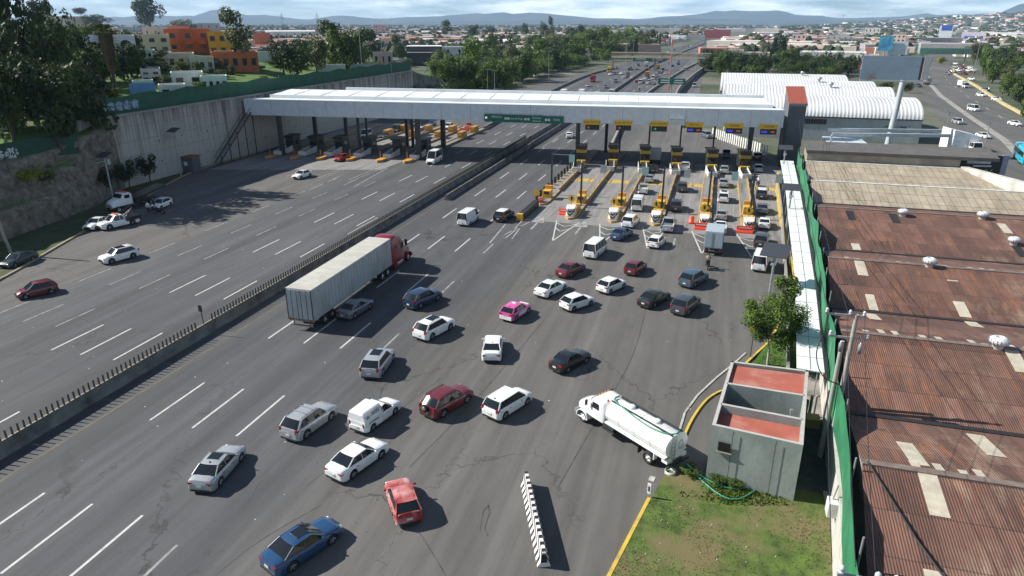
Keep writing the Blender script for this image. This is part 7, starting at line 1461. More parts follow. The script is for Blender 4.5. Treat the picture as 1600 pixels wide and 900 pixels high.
# palm
p = hit(183, 150); s_ = ppm(p); pm = empty('palm_tree', p, 0, 'tall palm with a skirt of dead brown fronds in front of the white house', 'palm tree'); H_ = (148-38)/s_; m_ = MB(); m_.cyl((0, 0, 0), (0, 0, H_*.82), .35, .25, 10); m_.build('trunk', bark, pm); m_ = MB(); rnd_ = random.Random(2)
for i in range(900):
    a = rnd_.uniform(0, 6.28); z = H_*rnd_.uniform(.42, .85); r1 = (.7+.6*((z/H_-.4)/.45)); p0 = Vector((math.cos(a)*r1*.9, math.sin(a)*r1*.9, z)); m_.add([p0, p0+Vector((.15, 0, -.1)), p0+Vector((.05, .1, -1.4)), p0+Vector((-.12, 0, -1.2))], [(0, 1, 2, 3)])
m_.build('dead_fronds', mat('dead_fronds', (.16, .12, .07), .9, 0, .3, 3), pm); m_ = MB()
for i in range(90):
    a = rnd_.uniform(0, 6.28); el = rnd_.uniform(-.4, 1.3); d = Vector((math.cos(a)*math.cos(el), math.sin(a)*math.cos(el), math.sin(el))); side = d.cross(Vector((0, 0, 1))).normalized(); b0 = Vector((0, 0, H_*.84))
    for k_ in range(6): q = b0+d*(.6+k_*.42)-Vector((0, 0, .05*k_*k_)); m_.add([q-side*.5, q+d*.35, q+side*.5, q+d*.1], [(0, 1, 2, 3)])
m_.build('fronds', LM['olive'], pm)

# ================= HOUSES ON THE HILL =================
HOUSEC = {}
def wallmat(c, nm=None):
    k = tuple(round(x, 2) for x in c); return mat(nm or 'wall_%d_%d_%d' % tuple(int(x*100) for x in c), c, .85, 0, .1, .4, dirt=tuple(x*.72 for x in c), dscale=.3, dpos=(.5, .8))
def house(p, w_, d, h, col, label, roofc=(.35, .33, .3), floors=2, wins=3, rz=0, name='house', cat='house', parapet=.5, group=None, gable=False, lod=0, door=True, tanks=0):
    r_ = empty(name, (p[0], p[1], p[2] if len(p) > 2 else 0), rz, label, cat, group); m_ = MB(); m_.box((0, 0, h/2-.4), (w_, d, h+.8)); 
    m_.build('wall', wallmat(col), r_); q = MB()
    if gable: q.prism([(-w_/2-.3, -d/2-.3), (w_/2+.3, -d/2-.3), (w_/2+.3, 0), (-w_/2-.3, 0)], [h, h, h+d*.18, h+d*.18], [h+.12, h+.12, h+d*.18+.12, h+d*.18+.12]); q.prism([(-w_/2-.3, 0), (w_/2+.3, 0), (w_/2+.3, d/2+.3), (-w_/2-.3, d/2+.3)], [h+d*.18, h+d*.18, h, h], [h+d*.18+.12, h+d*.18+.12, h+.12, h+.12])
    else:
        q.box((0, 0, h+.05), (w_-.3, d-.3, .1)); 
    q.build('roof', wallmat(roofc), r_)
    if not gable and parapet:
        q = MB()
        for s_ in (1, -1): q.box((0, s_*(d/2-.08), h+parapet/2), (w_+.06, .2, parapet)); q.box((s_*(w_/2-.08), 0, h+parapet/2), (.2, d-.3, parapet))
        q.build('parapet', wallmat(col), r_)
    fh = h/floors
    if lod < 2:
        for f_ in range(floors):
            for i in range(wins):
                x = -w_/2+w_*(i+.5)/wins; g_ = MB(); g_.box((x, -d/2-.02, fh*(f_+.55)), (min(1.5, w_/wins*.5), .06, fh*.42)); o_ = g_.build('window', glass, r_)
                if lod == 0: g_ = MB(); g_.box((x, -d/2-.06, fh*(f_+.33)), (min(1.7, w_/wins*.6), .16, .1)); g_.build('sill', concrete, o_)
            if lod == 0:
                for k_ in range(max(1, int(d/4))): g_ = MB(); g_.box((w_/2+.02, -d/2+d*(k_+.5)/max(1, int(d/4)), fh*(f_+.55)), (.06, 1.2, fh*.4)); g_.build('window', glass, r_)
    if tanks:
        for k_ in range(tanks): g_ = MB(); x = -w_*.25+k_*w_*.4; g_.lathe([(.5, 0), (.5, .9), (.35, 1.15), (0, 1.2)], (x, d*.1, h+.1), 'z', 10); g_.build('water_tank', blackp, r_)
    return r_
def phouse(x0, x1, yb, yt, col, label, depth=8, rz=None, **k):
    p = hit((x0+x1)/2, yb); s_ = ppm(p+Vector((0, 0, 2))); w_ = (x1-x0)/s_; h = (yb-yt)/s_; rz = math.atan2(p.y, p.x)-math.pi/2 if rz is None else rz
    q = Vector((p.x, p.y, p.z))+Vector((-math.sin(rz), math.cos(rz), 0))*depth/2; q.z = min(p.z, hz(q.x, q.y) if hz(q.x, q.y) > .1 else 0); h += max(0, (p.z-q.z)); return house(q, w_, depth, h, col, label, rz=rz, **k)
HS = [(146, 216, 112, 62, (.62, .62, .66), 'white two-storey house with an arched window behind the palm', dict(wins=3, tanks=1)), (216, 266, 84, 58, (.55, .50, .33), 'pale yellow house left of the orange one', dict(wins=3)), (228, 264, 66, 44, (.45, .38, .3), 'beige upper storey block behind the yellow house', dict(floors=1)),
      (265, 330, 82, 50, (.55, .13, .05), 'bright orange-red house with two balconies', dict(wins=3, roofc=(.4, .12, .06))), (267, 297, 60, 42, (.6, .12, .04), 'small red rooftop room on the orange house', dict(floors=1, wins=1)), (330, 372, 88, 54, (.7, .33, .04), 'yellow orange house between the red house and the tall tree', dict()), (336, 404, 112, 86, (.5, .15, .06), 'long low brick red house below the tall tree', dict(floors=1, wins=5)),
      (217, 242, 92, 82, (.3, .5, .42), 'small mint green house below the yellow one', dict(floors=1, wins=2)), (266, 305, 108, 88, (.55, .48, .38), 'low cream house with an awning roof', dict(floors=1)), (300, 335, 112, 94, (.5, .52, .4), 'cream green house with dark doorways beside the awning house', dict(floors=1)), (82, 142, 46, 27, (.42, .38, .32), 'tan house with a flat white roof slab on the left skyline', dict(roofc=(.7, .7, .7), floors=1, wins=3, parapet=0)),
      (100, 160, 75, 52, (.35, .33, .3), 'grey house half hidden by trees on the left slope', dict()), (214, 243, 157, 132, (.42, .56, .48), 'mint garage with a big light blue door', dict(floors=1, wins=0, depth=4)), (252, 290, 150, 137, (.62, .62, .6), 'white garden wall house right of the blue garage', dict(floors=1, wins=2, depth=4)), (272, 318, 135, 118, (.68, .68, .66), 'white walled yard building with a pale roof', dict(floors=1, wins=2, depth=6)), (318, 356, 142, 124, (.55, .66, .6), 'pale glass green conservatory at the edge of the field', dict(floors=1, wins=4, depth=5)),
      (313, 345, 58, 38, (.3, .3, .3), 'grey block house behind the orange house on the skyline', dict()), (0, 12, 205, 176, (.4, .42, .42), 'pale grey shed wall at the left picture edge below the trees', dict(floors=1, wins=0)),
      (400, 424, 80, 54, (.4, .12, .06), 'brick red gable wall left of the long white roof', dict(floors=1, wins=0)), (418, 492, 62, 50, (.5, .5, .5), 'long low building with a white pitched roof behind the olive tree', dict(floors=1, roofc=(.75, .76, .76), gable=True, wins=6)), (584, 614, 104, 84, (.4, .33, .3), 'brown house beyond the round trees with a grey wall', dict(floors=1)), (595, 636, 82, 63, (.48, .42, .33), 'tan building behind the small tree left of the hangar', dict(wins=4)), (495, 540, 114, 104, (.55, .6, .55), 'mint painted yard wall along the field', dict(floors=1, wins=0, depth=1)), (548, 612, 114, 104, (.42, .46, .47), 'grey yard wall right of the tall lamp', dict(floors=1, wins=0, depth=1)),
      (404, 432, 98, 84, (.5, .6, .55), 'pale green wall building at the left of the broad olive tree', dict(floors=1, wins=0, depth=3))]
for x0, x1, yb, yt, c, lab, kk2 in HS:
    kk2 = dict(kk2); dp = kk2.pop('depth', 9); r_ = phouse(x0, x1, yb, yt, c, lab, dp, **kk2)
    if 'blue door' in lab: m_ = MB(); m_.box((-.2, -dp/2-.04, 1.6), (4.4, .08, 3.1)); m_.build('garage_door', mat('sky_blue_door', (.12, .28, .5), .6, 0, .08, 1), r_)
    if 'arched' in lab: m_ = MB(); m_.lathe([(0, -.03), (1.1, -.03), (1.1, .03)], (3.2, -dp/2-.05, 6.0), 'y', 20); m_.build('window', glass, r_)
    if 'orange-red' in lab:
        for x in (-4, 0, 4): m_ = MB(); m_.box((x, -dp/2-.5, 2.9), (2.6, 1.0, .9)); m_.build('balcony', wallmat((.55, .13, .05)), r_)
# closed hangar box, dark walls stand for its unlit inside; two-storey annex and truck
hg = phouse(636, 692, 100, 74, (.05, .05, .055), 'metal hangar with a white roof, walls painted dark for its shaded open front', 22, floors=1, wins=0, roofc=(.7, .71, .71), parapet=0, name='hangar', cat='hangar')
m_ = MB(); m_.box((0, -1, 7.2), (22, 26, .35)); m_.build('canopy_roof', mat('hangar_white', (.7, .72, .72), .5), hg)
an = phouse(692, 727, 101, 76, (.5, .52, .53), 'pale two-storey office annex at the right end of the hangar', 16, floors=2, wins=2, roofc=(.7, .7, .7), name='office', cat='building')
p = hit(682, 100); boxtruck((p.x, p.y), R(-60), 'white box truck parked before the dark hangar', 'white'); bpy.data.objects[-1] if False else None
for o in COL.objects:
    if o.get('label') == 'white box truck parked before the dark hangar': o.location.z = p.z+.05
for i, px in enumerate((652, 660, 668)): p = hit(px, 98); v = vehicle('sedan', ['silver', 'grey', 'blue'][i], (p.x, p.y, p.z+.05), R(-70), ['silver', 'grey', 'blue'][i]+' car parked in the mouth of the dark hangar', lod=2)

# ================= MIDDLE DISTANCE =================
random.seed(21)
# belt of trees left of the motorway beyond the canopy, label by position along it
belt = []
def beltY(t): return 200+t*250
GRP = 'trees beyond the toll canopy'
marks = ['behind the left end of the canopy', 'beside the left slip road', 'above the parked white vans', 'left of the footbridge', 'behind the footbridge']
cnt = 0
# measured crowns along the left belt (base px,py, top, width)
BL_ = [(735, 140, 78, 60, 'bright'), (700, 150, 108, 40, 'mid'), (760, 150, 92, 46, 'mid'), (790, 150, 88, 48, 'mid'), (815, 128, 74, 56, 'mid'), (800, 112, 66, 50, 'olive'), (845, 112, 68, 52, 'mid'), (875, 112, 76, 40, 'mid'), (860, 95, 56, 50, 'olive'), (900, 100, 60, 46, 'mid'), (835, 82, 50, 44, 'mid'), (925, 92, 54, 48, 'mid'), (885, 86, 50, 46, 'olive'), (945, 84, 50, 40, 'mid'), (965, 78, 48, 42, 'mid'), (985, 80, 48, 38, 'mid'), (1000, 84, 54, 30, 'mid'), (770, 100, 68, 50, 'mid'), (748, 96, 66, 36, 'dark'), (905, 72, 44, 26, 'dark'), (1020, 84, 52, 26, 'mid'), (860, 66, 32, 14, 'dark'), (852, 64, 34, 20, 'dark'), (820, 62, 35, 16, 'dark'), (870, 108, 88, 34, 'bright'), (740, 112, 84, 44, 'bright'), (720, 122, 96, 30, 'mid'), (700, 60, 36, 30, 'dark'), (740, 60, 38, 26, 'dark'), (765, 58, 40, 26, 'dark'), (935, 80, 55, 36, 'olive'), (950, 96, 70, 30, 'mid')]
BR_ = [(1130, 120, 78, 46, 'mid'), (1110, 108, 80, 34, 'mid'), (1160, 118, 90, 44, 'dark'), (1195, 112, 84, 42, 'dark'), (1225, 112, 82, 44, 'mid'), (1180, 126, 98, 50, 'mid'), (1250, 108, 80, 40, 'dark'), (1275, 110, 88, 34, 'mid'), (1300, 118, 90, 34, 'dark'), (1325, 118, 92, 34, 'dark'), (1218, 98, 48, 22, 'dark'), (1208, 90, 56, 20, 'dark'), (1290, 128, 100, 40, 'mid'), (1100, 100, 86, 20, 'dark'), (1140, 136, 108, 24, 'olive'), (1240, 92, 70, 24, 'mid'), (1415, 145, 128, 22, 'dark'), (1380, 142, 126, 30, 'olive'), (1350, 136, 112, 24, 'mid'), (1240, 130, 104, 44, 'mid')]
BS_ = [(1535, 118, 70, 30, 'mid'), (1520, 102, 60, 24, 'olive'), (1550, 130, 88, 36, 'mid'), (1575, 150, 112, 44, 'mid'), (1595, 165, 125, 50, 'dark'), (1560, 100, 68, 40, 'mid'), (1590, 110, 72, 40, 'dark'), (1548, 82, 60, 24, 'dark'), (1600, 195, 150, 30, 'mid'), (1510, 88, 70, 16, 'mid'), (1585, 90, 64, 30, 'olive'), (1470, 100, 88, 20, 'yellow'), (1570, 132, 100, 30, 'olive'), (1612, 140, 90, 40, 'mid'), (1500, 84, 68, 18, 'dark'), (1620, 175, 130, 44, 'mid')]
KN = dict(mid='mid green', dark='dark green', bright='light green', olive='olive green', yellow='yellowish')
for tab, grp in ((BL_, 'trees left of the motorway beyond the canopy'), (BR_, 'trees between the motorway and the barrel sheds'), (BS_, 'trees right of the frontage street')):
    for j, (px, py, tp, wd, kd) in enumerate(tab):
        o = 'tallest' if py-tp > 50 else 'large' if wd > 45 else 'slender' if wd < 24 else 'rounded'
        near_ = ('just above the canopy roof' if py > 125 else 'near the footbridge' if 900 < px < 1130 else 'in the middle of the belt' if py > 90 else 'against the far city') if tab is not BS_ else ('nearest the street barrier' if py > 125 else 'far down the street')
        lab = '%s %s tree %s, %s' % (o, KN[kd], near_, {0: 'left of the motorway', 1: 'left of the sheds', 2: 'at the right picture edge'}[[BL_, BR_, BS_].index(tab)])
        ptree(px, py, tp, wd, lab, kd, None, 'g' if py-0 > 0 and px > 760 else 'hill', grp, True)
# shrubs and small houses packed on the hillside
random.seed(41)
for k_ in range(60):
    px = random.uniform(150, 640); py = random.uniform(104, 134) if px < 420 else random.uniform(98, 112); kd = random.choice(('mid', 'bright', 'dark', 'olive')); p = hit(px, py); s_ = ppm(p); tree(p, random.uniform(7, 14)/s_, random.uniform(14, 26)/s_, '%s garden shrub among the hillside houses' % KN0[kd], kd, random.choice('abd'), '%s garden shrubs on the hillside' % KN0[kd], 'shrub', 'shrub', True)
hc = [(.5, .47, .42), (.42, .36, .3), (.6, .58, .55), (.36, .3, .26), (.5, .3, .2), (.3, .36, .34), (.55, .5, .35)]; hn = ['cream', 'tan', 'white', 'brown', 'brick', 'grey green', 'pale yellow']
for k_, (x0, x1, yb, yt, ci, d_) in enumerate(((176, 214, 70, 54, 2, 'behind the palm head'), (160, 190, 60, 46, 1, 'left of the palm head on the skyline'), (196, 226, 58, 45, 5, 'between the palm and the yellow house'), (246, 268, 74, 58, 6, 'squeezed between the yellow and orange houses'), (300, 330, 48, 38, 0, 'right behind the red rooftop room'), (352, 380, 70, 52, 3, 'behind the tall thin-crowned tree'), (372, 400, 84, 66, 4, 'between the tall tree and the brick gable'), (338, 366, 96, 84, 1, 'at the left end of the long low red house'), (240, 268, 98, 86, 0, 'below the pale yellow house'), (120, 150, 98, 76, 3, 'deep in the trees left of the palm'), (224, 252, 128, 112, 2, 'above the light blue garage door'), (560, 590, 84, 68, 1, 'behind the broad mid green tree'), (610, 634, 70, 56, 0, 'left behind the hangar'), (455, 482, 76, 64, 4, 'behind the dark olive tree'), (500, 530, 66, 52, 2, 'behind the pointed conifer'))):
    r_ = phouse(x0, x1, yb, yt, hc[ci], '%s house %s' % (hn[ci], d_), 8, lod=1, wins=random.choice((2, 3)), tanks=random.choice((0, 1, 1)))
# more crowns filling the belts so the trees close up
random.seed(31)
def fill(poly, n_, tpx, wpx, kinds, where, grp, gr='g'):
    k_ = 0; t_ = 0
    while k_ < n_ and t_ < 4000:
        t_ += 1; (xa_, ya0, ya1), (xb_, yb0, yb1) = random.choice(list(zip(poly, poly[1:]))); u = random.random(); px = xa_+(xb_-xa_)*u; lo = ya0+(yb0-ya0)*u; hi = ya1+(yb1-ya1)*u; py = lo+(hi-lo)*random.random()
        if gr == 'g':
            p = G(px, py)
            if p.x > -86+max(0, p.y-420)*.12 and where.startswith('left') : continue
        f_ = .55+.45*(py-60)/80; kd = random.choice(kinds); ptree(px, py, py-tpx*f_*random.uniform(.8, 1.2), wpx*f_*random.uniform(.8, 1.25), '%s tree crown filling the tree belt %s' % (KN[kd].capitalize(), where), kd, random.choice('abd'), gr, '%s %s' % (KN[kd], grp), True); k_ += 1
fill([(690, 84, 150), (760, 74, 152), (850, 66, 124), (890, 64, 116), (940, 62, 104), (1010, 62, 88)], 70, 40, 46, ('mid', 'mid', 'dark', 'olive', 'bright'), 'left of the motorway', 'crowns left of the motorway')
fill([(1095, 98, 112), (1150, 100, 120), (1250, 104, 124), (1345, 108, 122)], 20, 28, 36, ('mid', 'dark', 'dark', 'olive'), 'behind the barrel sheds', 'crowns behind the barrel sheds')
fill([(1530, 80, 118), (1570, 84, 142), (1620, 90, 200)], 22, 27, 34, ('mid', 'dark', 'olive', 'bright'), 'right of the street', 'crowns right of the street')
fill([(-10, 90, 235), (60, 80, 225), (130, 80, 200), (175, 75, 140), (215, 90, 120)], 30, 62, 62, ('dark', 'dark', 'mid'), 'on the upper left slope', 'crowns on the upper left slope', 'hill')
fill([(240, 96, 128), (330, 100, 130), (420, 90, 118), (520, 88, 108), (620, 84, 98)], 14, 20, 22, ('dark', 'mid', 'olive'), 'between the hillside houses', 'crowns between the hillside houses', 'hill')
fill([(678, 108, 140), (720, 112, 148), (770, 118, 150)], 12, 26, 30, ('bright', 'mid', 'dark'), 'at the end of the retaining wall', 'crowns at the end of the retaining wall', 'hill')
# the rest of the wood as one mass
def wood(name, poly, n_, label, kind_, hpx=38):
    mb_ = MB(); k_ = 0; rnd_ = random.Random(n_)
    src = [CR['a'], CR['b'], CR['d']]
    while k_ < n_:
        (xa_, ya0, ya1), (xb_, yb0, yb1) = rnd_.choice(list(zip(poly, poly[1:]))); u = rnd_.random(); px = xa_+(xb_-xa_)*u; py = ya0+(yb0-ya0)*u; py += (ya1+(yb1-ya1)*u-py)*rnd_.random(); p = hit(px, py) if px < 770 else G(px, py)
        k_ += 1
        if p.x > -87+max(0, p.y-420)*.1 and px < 1040: continue
        s_ = rnd_.uniform(7, 11); hh = rnd_.uniform(4, 6.5); c = rnd_.choice(src); ca, sa = math.cos(k_), math.sin(k_); st_ = 2
        vs = [(p.x+(x*ca-y*sa)*s_*.75, p.y+(x*sa+y*ca)*s_*.75, p.z+hh*.95+z*hh) for x, y, z in c.v]; mb_.add(vs[:len(vs)//8*4], c.f[:len(c.f)//2])
    if 'left' in label:
        for Y_ in range(205, 470, 6):
            px_ = -88.5-rnd_.uniform(0, 7)+max(0, Y_-420)*.1; s_ = rnd_.uniform(7, 10); hh = rnd_.uniform(4, 6); c = rnd_.choice(src); vs = [(px_+x*s_*.7, Y_+y*s_*.7, hh*.9+z*hh) for x, y, z in c.v]; mb_.add(vs[:len(vs)//8*4], c.f[:len(c.f)//2])
    o_ = mb_.build(name, LM[kind_]); tag(o_, label, 'woodland', None, 'stuff')
wood('woodland', [(690, 84, 148), (760, 74, 150), (850, 64, 122), (890, 62, 115), (940, 60, 103), (1012, 60, 86)], 110, 'closed mass of green crowns left of the motorway', 'mid')
wood('woodland', [(1100, 96, 114), (1150, 98, 120), (1250, 102, 124), (1345, 106, 122)], 50, 'closed mass of dark crowns between motorway and sheds', 'dark')
# footbridge
fb = empty('footbridge', (-35, 430, 0), 0, 'yellowish footbridge with railings crossing the motorway in the distance', 'footbridge'); a = G(955, 84, 9); b_ = G(1112, 86, 9); m_ = MB()
m_.prism([(a.x+35, a.y-430), (b_.x+35, b_.y-430), (b_.x+35, b_.y-427), (a.x+35, a.y-427)], 6.9, 7.6); m_.build('deck', mat('pale_bridge', (.6, .56, .46), .7), fb); m_ = MB()
m_.prism([(a.x+35, a.y-430.1), (b_.x+35, b_.y-430.1), (b_.x+35, b_.y-429.95), (a.x+35, a.y-429.95)], 9.6, 10.1); m_.build('roof_rail', mat('pale_bridge', (.6, .56, .46), .7), fb); m_ = MB(); n_ = 60
for k_ in range(n_): q = a.lerp(b_, (k_+.5)/n_); m_.box((q.x+35, q.y-430, 8.5), (.5, .1, 2.0))
m_.build('railing', mat('ochre_rail', (.4, .3, .12), .7), fb)
for t_ in (.02, .45, .93): q = a.lerp(b_, t_); m_ = MB(); m_.box((q.x+35, q.y-429, 3.5), (1.0, 1.0, 7)); m_.build('pier', concrete, fb)
def gantry(px0, px1, py, yt, label, ht=6.0, dz=2.4):
    a = G(px0, py); b_ = G(px1, py); b_.y = a.y; s_ = ppm(a); z = (py-yt)/s_; r_ = empty('road_sign', ((a.x+b_.x)/2, a.y, 0), 0, label, 'road sign'); w_ = (b_.x-a.x); m_ = MB(); m_.box((0, 0, z), (w_, .2, dz)); m_.build('panel', signg, r_); m_ = MB(); m_.cyl((-w_*.0, .2, 0), (0, .2, z), .2); m_.build('pole', steel, r_)
    for k_ in (-.25, .25): m_ = MB(); m_.box((w_*k_, -.11, z+.35), (w_*.3, .02, .3)); m_.box((w_*k_, -.11, z-.4), (w_*.34, .02, .3)); m_.build('writing', signw, r_)
gantry(1026, 1069, 158, 128, 'green overhead sign above the slip road beyond the canopy', dz=2.0); gantry(988, 1040, 108, 93, 'green overhead sign panel just below the footbridge', dz=2.6); 
def lampmast(px, py, yt, label, grp='tall street lamps', ground='g', red=False, arm=True):
    p = hit(px, py) if ground == 'hill' else G(px, py); s_ = ppm(p+Vector((0, 0, 6))); h = (py-yt)/s_; r_ = empty('street_lamp', p, 0, label, 'street lamp' if not red else 'mast', grp); m_ = MB(); m_.cyl((0, 0, 0), (0, 0, h), .14, .07, 8); m_.build('pole', steel, r_)
    if arm: m_ = MB(); m_.box((0, 0, h), (2.2, .3, .14)); m_.build('lamp_head', steel, r_)
    if red:
        for k_ in range(4): m_ = MB(); m_.cyl((0, 0, h*(.15+.2*k_)), (0, 0, h*(.24+.2*k_)), .2, None, 8); m_.build('red_band', mat('mast_red', (.5, .1, .08), .6), r_)
for px, py, yt, lab, gd, rd_ in ((566, 116, 45, 'tall street lamp behind the green mesh fence', 'hill', 0), (601, 148, 70, 'red and white mast over the left part of the canopy', 'g', 1), (1043, 160, 50, 'red and white mast beyond the canopy at the slip road', 'g', 1), (857, 126, 82, 'double lamp post beside the slip road left of the motorway', 'g', 0), (762, 152, 110, 'thin lamp post left of the left slip road', 'g', 0), (773, 152, 112, 'second thin lamp post beside the left slip road', 'g', 0), (686, 150, 124, 'short lamp post in front of the retaining wing wall', 'g', 0), (977, 110, 62, 'lamp post left end of the footbridge', 'g', 0), (1086, 120, 75, 'lamp post right of the motorway near the footbridge', 'g', 0), (1303, 115, 30, 'very tall thin mast behind the barrel sheds', 'g', 0), (1520, 118, 60, 'green street lamp mast beside the far street', 'g', 0), (988, 106, 66, 'lamp post in the median below the footbridge', 'g', 0), (1480, 180, 172, 'low utility cross pole in the street divider', 'g', 0), (1540, 222, 190, 'street pole with double arms in the street divider', 'g', 0), (1476, 212, 176, 'grey slatted panel post beside the white frame', 'g', 0)): lampmast(px, py, yt, lab, None, gd, rd_)
# pylons on the skyline
for px, lab in ((442, 'lattice pylon on the skyline left of the round trees'), (497, 'thin antenna mast on the far skyline')):
    p = G(px, 44); s_ = ppm(p); r_ = empty('pylon', (p.x, p.y, 0), 0, lab, 'pylon'); m_ = MB(); h = 22/s_
    for s1 in (1, -1): m_.cyl((s1*h*.1, 0, 0), (s1*h*.02, 0, h), h*.012, None, 4); m_.box((0, 0, h*(.8 if s1 > 0 else .65)), (h*.4, h*.02, h*.02))
    m_.build('lattice', darksteel, r_)
# bigger buildings at mid distance on the right and centre (picture boxes)
MBD = [(1250, 1345, 105, 84, (.62, .62, .58), 'white hall with a row of red doors', dict(wins=0, floors=1, roofc=(.7, .7, .7), depth=25)), (1345, 1368, 108, 88, (.6, .58, .52), 'pale block right of the white hall', dict(wins=2)), (1236, 1256, 76, 56, (.6, .42, .42), 'pink painted house with stepped top', dict(wins=3, floors=3)), (1290, 1330, 72, 58, (.5, .48, .48), 'grey office block with ribbon windows', dict(wins=5, floors=3)), (1312, 1345, 76, 62, (.2, .25, .26), 'dark glass office block beside the ribbon window block', dict(wins=6, floors=4)), (1392, 1410, 78, 56, (.6, .45, .38), 'tall peach coloured building behind the billboard', dict(wins=3, floors=4)), (1342, 1358, 84, 70, (.7, .7, .7), 'bright white cube building left of the blue mural', dict(wins=0, floors=1)), (1350, 1372, 60, 45, (.62, .6, .58), 'white house with arched porches on the far slope', dict(wins=4)), (1268, 1345, 80, 68, (.55, .52, .46), 'long cream factory front', dict(wins=0, floors=1, depth=20)),
       (1466, 1484, 62, 42, (.72, .74, .76), 'tall white board building with a blue and white top', dict(wins=0, floors=1)), (1502, 1534, 70, 52, (.6, .55, .62), 'pink and lilac advertising board building beside the street', dict(wins=0, floors=1)), (1530, 1640, 60, 52, (.75, .76, .76), 'very long white industrial shed at the right edge', dict(wins=0, floors=1, depth=40)), (1420, 1450, 74, 66, (.5, .56, .5), 'long pale green low building', dict(wins=6, floors=1)), (1445, 1480, 76, 68, (.12, .2, .4), 'blue painted low building', dict(wins=4, floors=1)), (1560, 1592, 76, 68, (.5, .42, .38), 'brownish low block behind the dark trees on the right', dict(wins=4, floors=1)), (1130, 1160, 94, 80, (.5, .42, .37), 'pinkish low warehouse behind the right trees', dict(wins=0, floors=1, depth=20)), (1160, 1200, 96, 84, (.52, .46, .38), 'cream low warehouse behind the right trees', dict(wins=3, floors=1, depth=20)), (1090, 1130, 100, 88, (.45, .42, .37), 'long retaining wall building right of the footbridge', dict(wins=0, floors=1)), (1100, 1140, 60, 48, (.45, .12, .12), 'red and white far billboard cluster building', dict(wins=0, floors=1)),
       (1050, 1100, 62, 56, (.6, .6, .58), 'long white far shed right of the motorway', dict(wins=0, floors=1, depth=30)), (1000, 1060, 50, 45, (.62, .6, .56), 'very long cream logistics shed on the plain', dict(wins=0, floors=1, depth=80)), (945, 978, 58, 48, (.68, .7, .7), 'white arched roof hall left of the motorway trees', dict(wins=0, floors=1)), (840, 870, 62, 50, (.55, .53, .5), 'pale house cluster block above the tree belt', dict(wins=3)), (850, 880, 72, 60, (.5, .3, .22), 'orange roofed house among the belt trees', dict(wins=2, roofc=(.5, .2, .12))), (700, 722, 62, 50, (.55, .45, .42), 'pink house behind the hangar', dict(wins=2)), (730, 800, 76, 66, (.6, .6, .58), 'white roofed hall right of the hangar', dict(wins=4, floors=1, roofc=(.75, .75, .75), gable=True)), (584, 604, 56, 40, (.45, .3, .27), 'brownish tower house on the left plain', dict(wins=2, floors=3)), (900, 925, 52, 44, (.6, .58, .55), 'cream block above the trees left of the motorway', dict(wins=3)), (1180, 1215, 50, 45, (.6, .56, .5), 'long tan shed on the right plain', dict(wins=0, floors=1, depth=60)), (480, 506, 52, 44, (.55, .42, .4), 'pink low house on the left skyline', dict(wins=2))]
for x0, x1, yb, yt, c, lab, kk2 in MBD:
    kk2 = dict(kk2); dp = kk2.pop('depth', 14); r_ = phouse(x0, x1, yb, yt, c, lab, dp, lod=1, name='building', cat='building', **kk2)
    if 'red doors' in lab:
        for k_ in range(5): m_ = MB(); w_ = 4.2; m_.box((-17+k_*8.5, -dp/2-.05, 2.4), (4.2, .1, 4.4)); m_.build('door', mat('door_red', (.5, .07, .07), .6), r_)
    if 'blue and white top' in lab: s_ = ppm(r_.location); m_ = MB(); m_.box((.5/s_, -dp/2-.1, 17/s_), (14/s_, .3, 7/s_)); m_.build('banner', mat('banner_blue', (.03, .1, .5), .6), r_)
    if 'lilac' in lab: s_ = ppm(r_.location); m_ = MB(); m_.box((0, -dp/2-.15, 11/s_), (24/s_, .2, 3.2/s_)); m_.build('banner', mat('banner_blue', (.03, .1, .5)), r_)
# blue mural
p = G(1380, 92); s_ = ppm(p); mu = empty('mural_billboard', (p.x, p.y, 0), -R(8), 'blue and turquoise painted billboard behind the blank one', 'billboard'); m_ = MB(); m_.box((0, 0, 23/s_), (20/s_, .5, 22/s_)); m_.build('panel', mat('mural_paint', (.04, .2, .42), .6, 0, .3, .3, dirt=(.1, .5, .55), dscale=.15), mu); m_ = MB(); m_.cyl((0, .3, 0), (0, .3, 14/s_), .5); m_.build('pole', steel, mu); m_ = MB(); m_.box((18/s_, 2, 16/s_), (26/s_, .4, 20/s_)); m_.build('grey_back', mat('pale_blue_sheet', (.3, .36, .42)), mu)
# green canopy structures far down the street
p = G(1500, 96); gm_ = empty('green_footbridge', (p.x, p.y, 0), 0, 'green mesh clad footbridge over the far street', 'footbridge'); s_ = ppm(p); m_ = MB(); m_.box((0, 0, 15/s_), (120/s_, 4, 9/s_)); m_.build('mesh_side', mat('pale_green_mesh', (.12, .24, .18), .8, 0, .3, .1), gm_); m_ = MB()
for k_ in (-.45, .05, .42): m_.box((120/s_*k_, 0, 6/s_), (1, 1, 12/s_))
m_.build('pier', steel, gm_)

